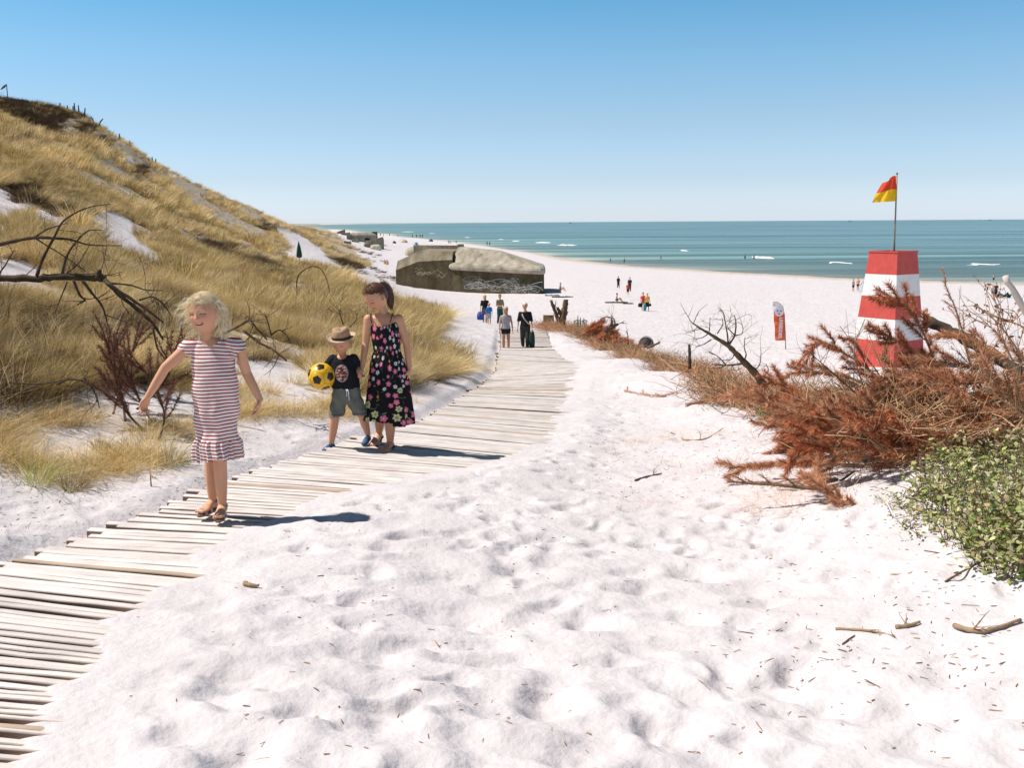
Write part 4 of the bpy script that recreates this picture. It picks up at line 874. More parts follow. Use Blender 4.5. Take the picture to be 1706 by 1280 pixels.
def finish(name, V, Fq, m, parent, cols=None, wts=0):
    """parts are given in world space; move them under their parent's origin"""
    loc = np.array(parent.location); o = mesh_np(name, V - loc, Fq, m, parent, True, cols); return o
skin_mat = mat('skin', attr='col', rough=.5, spec=.35, sss=.25)
def foot_mb(mb, ank, toe, r, L):
    """bare foot from the ankle to the toes, both points on the sole's line"""
    ank = np.array(ank, float); toe = np.array(toe, float); d = toe - ank; d /= np.linalg.norm(d); up = np.array([0, 0, 1.]) - d * d[2]; up /= np.linalg.norm(up); sv = np.cross(d, up)
    rings = []
    for t, w, h, z in ((-.22, .13, .12, .15), (-.1, .17, .18, .2), (.1, .17, .20, .22), (.4, .18, .14, .14), (.65, .215, .09, .09), (.85, .20, .07, .07), (.98, .12, .05, .055)):
        rings.append(ell(ank + d * L * t * .8 + up * L * z, sv, up, L * w, L * h, 16, 2.2))
    mb.loft(rings)
    for k in range(5): mb.ball(ank + d * L * (.80 - .025 * k * k * .5) + sv * L * (.15 - .075 * k) + up * L * .065, np.array([.04, .055, .045]) * L * (1.25 if k == 0 else 1), 8, 6)
def shoe(name, parent, ank, toe, L, kind, cols, up=None):
    """sandal or little trainer; ank/toe are points at sole height under heel-ankle and toes"""
    ank = np.array(ank, float); toe = np.array(toe, float); d = toe - ank; d /= np.linalg.norm(d); up = np.array(up if up is not None else [0, 0, 1.]); up = up - d * (up @ d); up /= np.linalg.norm(up); sv = np.cross(d, up)
    P = lambda t, s, u: ank + d * L * t + sv * L * s + up * L * u
    loc = np.array(parent.location)
    def fin(mb, nm, c, pr=parent, rough=.6):
        for k in range(len(mb.V)): mb.V[k] = mb.V[k] - loc
        return mb.build(nm, mat('shoe_%d_%d_%d' % tuple(int(q * 255) for q in c), c, rough, .3), pr)
    mb = MB(); rings = []
    for u in (-.045, -.03, .03, .045):
        g = -.0 if abs(u) < .04 else -.015; a = np.arange(28) / 28 * 2 * np.pi; ca, sa = np.cos(a), np.sin(a)
        w = .165 + .045 * ca + g; rings.append(np.array([P(.30 + (.56 + g) * ca[i], w[i] * sa[i], u + .045) for i in range(28)]))
    mb.loft(rings); sole = fin(mb, 'sole', cols[0])
    if kind == 'sandal':
        for t, hh, w in ((.60, .19, .045), (.30, .27, .05)):
            mb = MB(); a = np.linspace(0, np.pi, 13); pts = np.array([P(t - .05 * math.cos(q), .20 * math.cos(q), .06 + hh * math.sin(q)) for q in a])
            V = []
            for i, p in enumerate(pts):
                for e in (-w, w): V.append(p + d * L * e)
            V = np.array(V); V2 = np.concatenate([V, V + (V - P(t, 0, .05)) * .09]); f = grid_faces(2, 13); mb.add(V2, np.concatenate([f, f + 26])); fin(mb, 'strap', cols[1], rough=.4)
        mb = MB(); a = np.linspace(0, 2 * np.pi, 21); pts = np.array([P(-.02 + .17 * math.cos(q), .15 * math.sin(q), .37 - .05 * math.cos(q)) for q in a]); mb.tube(pts, L * .032, 6, caps=False); fin(mb, 'ankle_strap', cols[2] if len(cols) > 2 else cols[1], rough=.45)
    elif kind == 'slide':
        mb = MB(); a = np.linspace(0, np.pi, 13); V = []
        for q in a:
            for e in (-.12, 0, .12): V.append(P(.50 + e, .215 * math.cos(q), .06 + (.235 - e * .55) * math.sin(q)))
        V = np.array(V); V2 = np.concatenate([V, V + (V - P(.5, 0, .05)) * .08]); f = grid_faces(3, 13); mb.add(V2, np.concatenate([f, f + 39])); fin(mb, 'strap', cols[1])
        mb = MB(); a = np.linspace(-2.2, 2.2, 19); pts = np.array([P(-.02 - .19 * math.cos(q), .17 * math.sin(q), .22) for q in a]); mb.tube(pts, L * .05, 6); fin(mb, 'heel_strap', cols[2])
    else:
        mb = MB(); rings = []
        for t, w, h in ((-.24, .12, .22), (-.14, .17, .33), (0, .185, .36), (.2, .185, .30), (.45, .20, .22), (.65, .21, .19), (.80, .165, .15), (.86, .08, .08)):
            rings.append(np.array([P(t, w * math.cos(q) * (1 if math.sin(q) > 0 else 1.0), .07 + max(h * math.sin(q), 0)) for q in np.arange(24) / 24 * 2 * np.pi]))
        mb.loft(rings); fin(mb, 'upper', cols[1]); mb = MB(); a = np.linspace(0, np.pi, 11); V = []
        for q in a:
            for e in (-.06, .06): V.append(P(.28 + e, .20 * math.cos(q), .085 + .27 * math.sin(q)))
        mb.add(np.array(V), grid_faces(2, 11)); fin(mb, 'strap', cols[2])
def strands(c, M, s, n, lo, hi, seed, flow, w=.0016, col=(.8, .68, .46), curl=.3, region=None, segs=7, lay=0., rn=.28):
    g = np.random.default_rng(seed); V = []; Fq = []; C = []; nn = 0; made = 0
    while made < n:
        d = g.normal(size=3); d /= np.linalg.norm(d)
        if region and not region(d): continue
        made += 1
        p = c + M @ (d * np.array([.39, .47, .53]) * s); v = M @ d * .45 + np.array(flow) * g.uniform(.5, 1.3) + g.normal(0, rn, 3); v = v - lay * (M @ d) * (v @ (M @ d)); v /= np.linalg.norm(v)
        Ls = g.uniform(lo, hi); ph = g.uniform(0, 6.28); pts = []; ax = np.cross(v, g.normal(size=3)); ax /= np.linalg.norm(ax) + 1e-9; ay = np.cross(v, ax)
        gr = np.array([0, 0, -1.])
        for k in range(segs + 1):
            t = k / segs; pts.append(p + v * Ls * t - (M @ d) * lay * Ls * Ls * t * t * 2.2 + gr * Ls * .55 * (1 - lay * .6) * t * t + (ax * math.sin(ph + 7 * t) + ay * math.cos(ph + 7 * t)) * Ls * curl * .28 * t)
        pts = np.array(pts); ww = ax * w * g.uniform(.6, 1.6) / 2
        for k in range(segs + 1): q = (1 - .6 * k / segs); V.append(pts[k] - ww * q); V.append(pts[k] + ww * q)
        Fq.append(grid_faces(2, segs + 1) + nn); nn += 2 * (segs + 1); C.append(np.tile(np.array(col) * g.uniform(.7, 1.2), (2 * (segs + 1), 1)))
    return np.array(V), np.concatenate(Fq), np.concatenate(C)
hair_mat = mat('hair', attr='col', rough=.42, spec=.45, trans=.15)

def striped_material():
    m = bpy.data.materials.new('red_and_white_striped_jersey'); m.use_nodes = True; N = m.node_tree.nodes; L = m.node_tree.links; b = N['Principled BSDF']
    b.inputs['Roughness'].default_value = .85; b.inputs['Specular IOR Level'].default_value = .15
    a = N.new('ShaderNodeAttribute'); a.attribute_name = 'v'; d = N.new('ShaderNodeMath'); d.operation = 'DIVIDE'; L.new(a.outputs['Fac'], d.inputs[0]); d.inputs[1].default_value = .0192
    f = N.new('ShaderNodeMath'); f.operation = 'FRACT'; L.new(d.outputs[0], f.inputs[0]); r = N.new('ShaderNodeValToRGB'); L.new(f.outputs[0], r.inputs[0]); e = r.color_ramp.elements; e.new(.5); e.new(.6)
    W = (.80, .76, .73, 1); K = (.33, .018, .028, 1)
    for k, (p, c) in enumerate(((0, K), (.35, K), (.40, W), (.97, W))): e[k].position = p; e[k].color = c
    tc = N.new('ShaderNodeTexCoord'); n = N.new('ShaderNodeTexNoise'); n.inputs['Scale'].default_value = 16; n.inputs['Detail'].default_value = 3; L.new(tc.outputs['Object'], n.inputs[0])
    bp = N.new('ShaderNodeBump'); bp.inputs['Strength'].default_value = .5; bp.inputs['Distance'].default_value = .012; L.new(n.outputs[0], bp.inputs['Height']); L.new(bp.outputs[0], b.inputs['Normal'])
    L.new(r.outputs[0], b.inputs['Base Color']); return m
def folds(V, c, z0, z1, k, amp, seed=0):
    """push a garment in and out round the vertical axis through c, growing from height z0 down to z1"""
    a = np.arctan2(V[:, 1] - c[1], V[:, 0] - c[0]); t = np.clip((z0 - V[:, 2]) / (z0 - z1), 0, 1)
    f = amp * t * (np.sin(k * a + seed) * .6 + .4 * np.sin((k * 1.7) * a + 1.3 * seed + 2) ) * (1 + .3 * np.sin(9 * t + a * 2))
    V[:, 0] += np.cos(a) * f; V[:, 1] += np.sin(a) * f
    return V

# ---- the girl in the striped dress
def striped_girl():
    D0 = 5.47; W = lambda px, row, dy=0: np.array(at(px, row, D0)) + np.array([0, dy, 0]) * 1.0 + (np.array(ray(px, row)) * dy - np.array([0, dy, 0])) if dy else np.array(at(px, row, D0))
    g0 = float(base_h([at(361, 856, D0).x], [D0])[0])
    root = empty('person', (at(361, 856, D0).x, D0, g0)); tag(root, 'smiling blonde girl in a red and white striped dress on the boardwalk', 'person')
    hc = W(341, 522, -.01); M = rotm(R(11), R(-3), R(7)); hs = .222
    mb = MB(); head_mesh(mb, hc, M, hs)
    nb = W(350, 566, .015); seg(mb, W(347, 575, .02), W(344, 545, .01), .036, .031)
    shL, shR = W(312, 580, 0), W(395, 574, .0); pel = W(362, 672, .0)
    sax = shR - shL
    torso(mb, [(W(351, 563, .02), .034, .03), (W(352, 570, .02), .075, .042), (W(353, 580, .015), .112, .052), (W(355, 600, .01), .110, .064), (W(357, 630, 0), .098, .066), (W(360, 655, 0), .102, .068), (W(362, 680, 0), .112, .074), (W(362, 698, 0), .095, .068)], sax)
    elL, wrL = W(276, 612, -.03), W(246, 662, -.06); elR, wrR = W(411, 622, .03), W(433, 666, .015)
    chain(mb, [shL, elL], [.036, .027]); seg(mb, elL, wrL, .027, .0185, mid=.10); chain(mb, [shR, elR], [.036, .027]); seg(mb, elR, wrR, .027, .0185, mid=.10)
    hand(mb, wrL, W(236, 686, -.07) - wrL, [.35, -.5, -.6], .118, .55, 1, .05)
    hand(mb, wrR, W(427, 700, -.01) - wrR, [-.9, -.2, 0], .118, .38, -1, .06)
    # legs: right foot (picture right) in front
    a1 = np.array([at(370, 832, D0 - .03).x, D0 - .03, g0 + .058]); a2 = np.array([at(354, 832, D0 + .07).x, D0 + .07, g0 + .062])
    kn1, kn2 = W(366, 764, -.045), W(352, 766, .06)
    seg(mb, W(374, 700, .0), kn1, .062, .040); seg(mb, kn1, a1, .039, .023, mid=.16); seg(mb, W(350, 700, .0), kn2, .062, .040); seg(mb, kn2, a2, .039, .023, mid=.16)
    t1 = a1 * [1, 1, 0] + [.008, -.10, g0 + .014]; t2 = a2 * [1, 1, 0] + [-.035, -.10, g0 + .014]
    foot_mb(mb, a1 * [1, 1, 0] + [0, 0, g0 + .010], t1, .02, .155); foot_mb(mb, a2 * [1, 1, 0] + [0, 0, g0 + .010], t2, .02, .155)
    V, Fq = remesh(mb, .0032, 3, .45); C = np.tile(np.array(SKIN), (len(V), 1)); C *= (1 + .10 * fbm(V[:, 0] * 30, V[:, 2] * 30, 3))[:, None]
    C = face_paint(V, C, hc, M, hs, SKIN, smile=.9, brow=(.50, .32, .19), eye=(.09, .05, .035), closed=True)
    finish('body', V, Fq, skin_mat, root, C)
    # dress
    mb = MB()
    torso(mb, [(W(351, 562, .02), .05, .04), (W(352, 568, .02), .076, .044), (W(353, 579, .015), .112, .056), (W(355, 600, .01), .120, .076), (W(357, 630, 0), .120, .084), (W(360, 655, 0), .127, .090), (W(361, 685, 0), .121, .094),
               (W(362, 715, 0), .112, .092), (W(362, 727, -.01), .108, .088), (W(364, 740, -.012), .122, .102), (W(365, 757, -.015), .130, .110), (W(365, 769, -.015), .130, .112)], sax, 0, 48)
    chain(mb, [W(325, 575, .01), shL + [0, 0, .004], W(302, 588, 0)], [.034, .042, .043]); chain(mb, [W(385, 572, .01), shR + [0, 0, -.001], W(402, 590, 0)], [.034, .041, .043])
    V, Fq = remesh(mb, .0045, 4, .5)
    hem = W(365, 767)[2]
    uL = (W(302, 588) - shL); uL /= np.linalg.norm(uL); uR = (W(404, 592) - shR); uR /= np.linalg.norm(uR); nk = W(350, 560, -.0)
    def keep(V):
        k = V[:, 2] > hem + .008 + .010 * np.sin(3 * np.arctan2(V[:, 1] - D0, V[:, 0] - nk[0])) + .018 * (V[:, 0] > nk[0] + .02)
        k &= ~(((V - shL) @ uL > .036) & (V[:, 0] < shL[0] - .005) & (V[:, 2] > shL[2] - .12)); k &= ~(((V - shR) @ uR > .046) & (V[:, 0] > shR[0] + .012) & (V[:, 2] > shR[2] - .12))
        r = np.hypot((V[:, 0] - nk[0]) / .062, (V[:, 2] - nk[2] - .010) / .058); k &= ~((r < 1) & (V[:, 1] < D0 + .03)); k &= ~((V[:, 2] > nk[2] - .012) & (np.abs(V[:, 0] - nk[0]) < .05))
        return k
    V, Fq = cut(V, Fq, keep)
    vv = V[:, 2] + .05 * (V[:, 0] - nk[0]) * np.where(V[:, 2] > W(0, 600)[2], 1, 0)
    cen = W(362, 700, 0); zr = W(362, 728)[2]
    V = folds(V, cen, W(0, 620)[2], hem, 4, .017, 1.2)
    V2 = folds(V.copy(), cen, zr, zr - .015, 17, .0095, .7); w_ = sstep(zr + .005, zr - .02, V[:, 2])[:, None]; V = V * (1 - w_) + V2 * w_
    tz = V[:, 2]; V[:, 0] += .005 * np.sin(tz * 38 + V[:, 1] * 20) * sstep(nk[2] - .08, nk[2] - .2, tz); V[:, 1] += .006 * np.sin(tz * 27 + V[:, 0] * 30)
    vv = vv + .003 * np.sin(V[:, 0] * 22 + tz * 5)
    finish('dress', V, Fq, striped_material(), root, {'v': vv + 3})
    mb = MB(); a = np.linspace(np.pi * 1.02, 2 * np.pi * .99, 25); 
    pts = np.array([[nk[0] + .063 * math.cos(q), D0 - .042 + .04 * abs(math.cos(q)) ** 2 + .012, nk[2] + .006 + .061 * math.sin(q)] for q in a]); mb.tube(pts, .0038, 6)
    for k in range(len(mb.V)): mb.V[k] = mb.V[k] - np.array(root.location)
    mb.build('neckline', mat('white_piping', (.78, .72, .70), .8), root)
    # hair: a cap of locks plus wind-blown strands
    up = lambda d: (d[2] > -.1 and d[1] > -.3) or d[2] > .52 or (d[1] > .1 and d[2] > -.7)
    V1, F1, C1 = strands(hc, M, hs, 2600, .03, .07, 5, (-.35, .5, -.5), .0017, (.80, .66, .42), .45, up, lay=.75)
    V2, F2, C2 = strands(hc, M, hs, 420, .05, .10, 6, (-.8, .1, -.3), .0014, (.95, .86, .66), .6, lambda d: d[0] < .1 and up(d) and d[2] < .75)
    V3, F3, C3 = strands(hc, M, hs, 320, .04, .08, 7, (.25, .3, -.6), .0014, (.92, .82, .60), .6, lambda d: d[0] > 0 and up(d) and d[2] < .6)
    mbh = MB(); mbh.ball(hc + M @ np.array([0, .035, .05]) * hs, np.array([.405, .45, .50]) * hs, 32, 24, M); Vc, Fc = cut(mbh.V[0], mbh.F4[0], lambda V: (((V - hc) @ M / hs)[:, 2] > np.where(((V - hc) @ M / hs)[:, 1] < -.12, .20, -.36)))
    V = np.concatenate([V1, V2, V3, Vc]); n1, n2, n3 = len(V1), len(V2), len(V3); Fq = np.concatenate([F1, F2 + n1, F3 + n1 + n2, Fc + n1 + n2 + n3]); C = np.concatenate([C1, C2, C3, np.tile((.70, .57, .36), (len(Vc), 1))])
    finish('hair', V, Fq, hair_mat, root, C)
    for a_, t_ in ((a1, t1), (a2, t2)):
        s_ = empty('sandal', (0, 0, 0)); s_.parent = root; s_.location = (0, 0, 0)
        class Pz: pass
        # sandal pieces hang under their sandal, which hangs under the girl
        p0 = a_ * [1, 1, 0] + [0, .0, g0 - .004]; q0 = t_ * [1, 1, 0] + [0, 0, g0 - .004]
        shoe_under(s_, root, p0 + (q0 - p0) * .0, q0, .160, 'sandal', [(.20, .14, .10), (.42, .43, .42), (.10, .10, .10)])
    return root
def shoe_under(s_, root, p0, q0, L, kind, cols, up=None):
    """pieces of one shoe under the empty s_, whose parent is root"""
    class Fake:                                   # shoe() subtracts parent.location: the shoe's empty sits at the root's origin
        pass
    before = set(bpy.data.objects); tmp = root
    shoe('x', root, p0, q0, L, kind, cols, up)
    for o in set(bpy.data.objects) - before: o.parent = s_
striped_girl()

# ---- the older girl in the flowered dress
def flower_colors(V, cx, cy, seed, z0, z1):
    """printed flowers on black cotton: roses, daisies, lilies and leaves scattered over the unrolled cloth"""
    g = np.random.default_rng(seed); a = np.arctan2(V[:, 0] - cx, -(V[:, 1] - cy)); u = a * .155; v = V[:, 2]; C = np.tile(np.array((.012, .012, .016)), (len(V), 1))
    def leaf(u0, v0, an, L, w, col):
        du, dv = u - u0, v - v0; p = du * math.cos(an) + dv * math.sin(an); q = -du * math.sin(an) + dv * math.cos(an); m = (p > 0) & (p < L) & (np.abs(q) < w * np.sin(np.pi * np.clip(p / L, 0, 1))); C[m] = col
    def flower(u0, v0, r, n, col, mid, ph):
        du, dv = u - u0, v - v0; rr = np.hypot(du, dv); an = np.arctan2(dv, du); e = r * (.62 + .38 * np.abs(np.cos(n / 2 * an + ph))); m = rr < e; C[m] = np.array(col) * (.8 + .45 * (rr[m] / e[m])[:, None]) ; C[rr < r * .28] = mid
    for _ in range(150):
        an = g.uniform(0, 6.28); leaf(g.uniform(-.5, .5), g.uniform(z1, z0), an, g.uniform(.02, .055), g.uniform(.0022, .0055), [(.05, .16, .10), (.16, .24, .07), (.04, .10, .13), (.45, .16, .05), (.30, .33, .12)][g.integers(0, 5)])
    pts = []
    for _ in range(3000):
        u0, v0 = g.uniform(-.5, .5), g.uniform(z1, z0); low = (v0 < z1 + .36 * (z0 - z1)); r = g.uniform(.016, .027) if not low else g.uniform(.02, .036)
        if any((u0 - p[0]) ** 2 + (v0 - p[1]) ** 2 < ((r + p[2]) * 1.06) ** 2 for p in pts): continue
        pts.append((u0, v0, r)); k = g.random()
        if k < .36: flower(u0, v0, r, 5, (.66, .16, .27), (.80, .42, .46), g.uniform(0, 3))
        elif k < .68 and low: flower(u0, v0, r * 1.05, 6, (.52, .55, .30), (.22, .28, .08), g.uniform(0, 3))
        elif k < .74: flower(u0, v0, r * .8, 5, (.62, .68, .70), (.35, .30, .1), g.uniform(0, 3))
        elif k < .82: flower(u0, v0, r * .55, 5, (.60, .28, .06), (.5, .12, .03), g.uniform(0, 3))
        if len(pts) > 260: break
    return C
def flowered_girl():
    D0 = 8.0; W = lambda px, row, dy=0: np.array(ray(px, row)) * (D0 + dy)
    g0 = float(base_h([at(645, 750, D0).x], [D0])[0]); root = empty('person', (at(645, 750, D0).x, D0, g0))
    tag(root, 'older girl with ponytail in a black flowered sundress looking down at the boy', 'person')
    hc = W(626, 495, .0); M = rotm(R(38), R(30), R(6)); hs = .222
    mb = MB(); head_mesh(mb, hc, M, hs); seg(mb, W(641, 527, .03), W(632, 503, .02), .038, .033)
    shL, shR = W(614, 532, -.01), W(664, 532, .02); sax = shR - shL
    torso(mb, [(W(640, 521, .03), .04, .032), (W(640, 525, .03), .085, .042), (W(640, 531, .02), .122, .052), (W(641, 545, .01), .126, .068), (W(643, 562, .0), .112, .072), (W(645, 585, 0), .098, .068), (W(646, 605, 0), .118, .080), (W(647, 625, 0), .130, .088), (W(647, 645, 0), .11, .08)], sax)
    elL, wrL = W(609, 572, -.02), W(604, 611, -.10); elR, wrR = W(678, 574, .03), W(682, 614, .0)
    seg(mb, shL, elL, .040, .029); seg(mb, elL, wrL, .029, .020, mid=.1); seg(mb, shR, elR, .042, .031); seg(mb, elR, wrR, .030, .021, mid=.1)
    hand(mb, wrL, [-.10, -.12, -.9], [-.9, -.2, -.1], .135, .65, 1, .03); hand(mb, wrR, W(680, 641, -.03) - wrR, [-.8, .1, 0], .142, .38, -1, .05)
    a1 = np.array([at(650, 735, D0 - .05).x, D0 - .05, g0 + .065]); a2 = np.array([at(632, 735, D0 + .16).x, D0 + .16, g0 + .105])
    kn1, kn2 = W(650, 690, -.03), W(634, 690, .02)
    for h, k, a in ((W(655, 640), kn1, a1), (W(638, 640), kn2, a2)): seg(mb, h, k, .068, .046); seg(mb, k, a, .045, .026, mid=.18)
    f1a, f1t = a1 * [1, 1, 0] + [0, 0, g0 + .018], a1 * [1, 1, 0] + [-.045, -.12, g0 + .018]
    f2a, f2t = a2 * [1, 1, 0] + [0, .0, g0 + .052], a2 * [1, 1, 0] + [-.035, -.12, g0 + .024]
    foot_mb(mb, f1a, f1t, .02, .18); foot_mb(mb, f2a, f2t, .02, .18)
    V, Fq = remesh(mb, .0036, 3, .45); C = np.tile(np.array(SKIN), (len(V), 1)) * (1 + .08 * fbm(V[:, 0] * 30, V[:, 2] * 30, 3))[:, None]
    C = face_paint(V, C, hc, M, hs, SKIN, brow=(.12, .06, .03), closed=True); finish('body', V, Fq, skin_mat, root, C)
    mb = MB(); torso(mb, [(W(641, 531, .015), .10, .055), (W(641, 545, .01), .122, .080), (W(643, 562, .0), .118, .084), (W(645, 585, 0), .108, .080), (W(646, 600, 0), .135, .10), (W(648, 625, 0), .158, .125), (W(649, 660, 0), .178, .15), (W(649, 695, 0), .196, .165), (W(649, 712, 0), .200, .17)], sax, 0, 48)
    V, Fq = remesh(mb, .0042, 3, .5); hem = W(649, 704)[2]; top = W(641, 540)[2]
    def keep(V):
        x = (V[:, 0] - W(634, 540)[0]) / .10; return (V[:, 2] > hem + .012 * np.sin(2.2 * np.arctan2(V[:, 1] - D0, V[:, 0] - W(649, 700)[0])) + .02 * (V[:, 0] < W(640, 0)[0])) & (V[:, 2] < top + .022 * np.clip(x * x, 0, 1.2) - .012)
    V, Fq = cut(V, Fq, keep); cen = W(648, 650, 0); C = flower_colors(V, cen[0], D0, 11, top, hem)
    wz = W(0, 585)[2]; V = folds(V, cen, wz, hem, 7, .020, 2.0); V = folds(V, cen, wz + .01, wz - .05, 23, .0035, .3)
    ws = np.exp(-((V[:, 2] - wz) / .008) ** 2); C = C * (1 - .6 * ws[:, None])
    finish('dress', V, Fq, mat('flowered_cotton', attr='col', rough=.8, spec=.15, bump=(30, .4, .006)), root, C)
    for (p, q) in ((W(619, 538, -.085), W(617, 524, -.01)), (W(650, 537, -.075), W(655, 522, .0))):
        mb = MB(); m_ = (p + q) / 2 + [0, -.012, .004]; mb.tube([p, m_, q, q + [0, .06, -.01]], .0042, 6)
        for k in range(len(mb.V)): mb.V[k] = mb.V[k] - np.array(root.location)
        mb.build('shoulder_strap', mat('black_strap', (.012, .012, .014), .7), root)
    # hair drawn back to a high ponytail
    mbh = MB(); mbh.ball(hc + M @ np.array([0, .05, .055]) * hs, np.array([.40, .45, .475]) * hs, 48, 32, M)
    Vc, Fc = cut(mbh.V[0], mbh.F4[0], lambda V: (lambda L: (L[:, 2] > np.where(L[:, 1] < -.05, .20 + .55 * np.clip(-L[:, 1] - .12, 0, 1) * .6, np.where(L[:, 1] < .10, .06, -.30))))((V - hc) @ M / hs))
    g = np.random.default_rng(3); aa = np.arctan2((Vc - hc)[:, 0], (Vc - hc)[:, 2]); Cc = np.tile((.115, .052, .028), (len(Vc), 1)) * (.8 + .5 * g.random((len(Vc), 1)))
    V1, F1, C1 = strands(hc, M, hs, 2400, .04, .075, 15, (.15, .9, .45), .0022, (.17, .078, .038), .03, lambda d: d[2] > -.2 and (d[1] > -.25 or d[2] > .55), lay=.97, rn=.08)
    tail0 = W(634, 474, .09); P = []
    Vt = []; Ft = []; nn = 0
    for k in range(240):
        o = g.normal(0, .010, 3); w0 = g.uniform(.6, 1.4); pts = [tail0 + o * .5, W(640, 471, .11) + o, W(648, 482, .12) + o * 1.3, W(650, 498, .11) + o * 1.4, W(651, 510 + g.uniform(-8, 4), .10) + o * 1.0]
        pts = np.array(pts); tt = np.linspace(0, 4, 9); pts = np.stack([np.interp(tt, np.arange(5), pts[:, i]) for i in range(3)], -1); pts[1:-1] = (pts[:-2] + pts[1:-1] * 2 + pts[2:]) / 4
        for q in pts: Vt += [q + [-.0018 * w0, 0, 0], q + [.0018 * w0, .001, 0]]
        Ft.append(grid_faces(2, 9) + nn); nn += 18
    Vt = np.array(Vt); Ft = np.concatenate(Ft); Ct = np.tile((.13, .06, .032), (len(Vt), 1)) * np.repeat(g.uniform(.6, 1.5, (240, 1)), 18, 0)
    V = np.concatenate([Vc, V1, Vt]); Fq = np.concatenate([Fc, F1 + len(Vc), Ft + len(Vc) + len(V1)]); finish('hair', V, Fq, hair_mat, root, np.concatenate([Cc, C1, Ct]))
    for a_, t_ in ((f1a, f1t), (f2a, f2t)):
        s_ = empty('sandal'); s_.parent = root; dz = np.array([0, 0, -.022]); d = t_ - a_; shoe_under(s_, root, a_ + dz, t_ + dz, .185, 'slide', [(.13, .09, .06), (.36, .29, .23), (.06, .04, .03)])
    return wrL
flowered_girl()

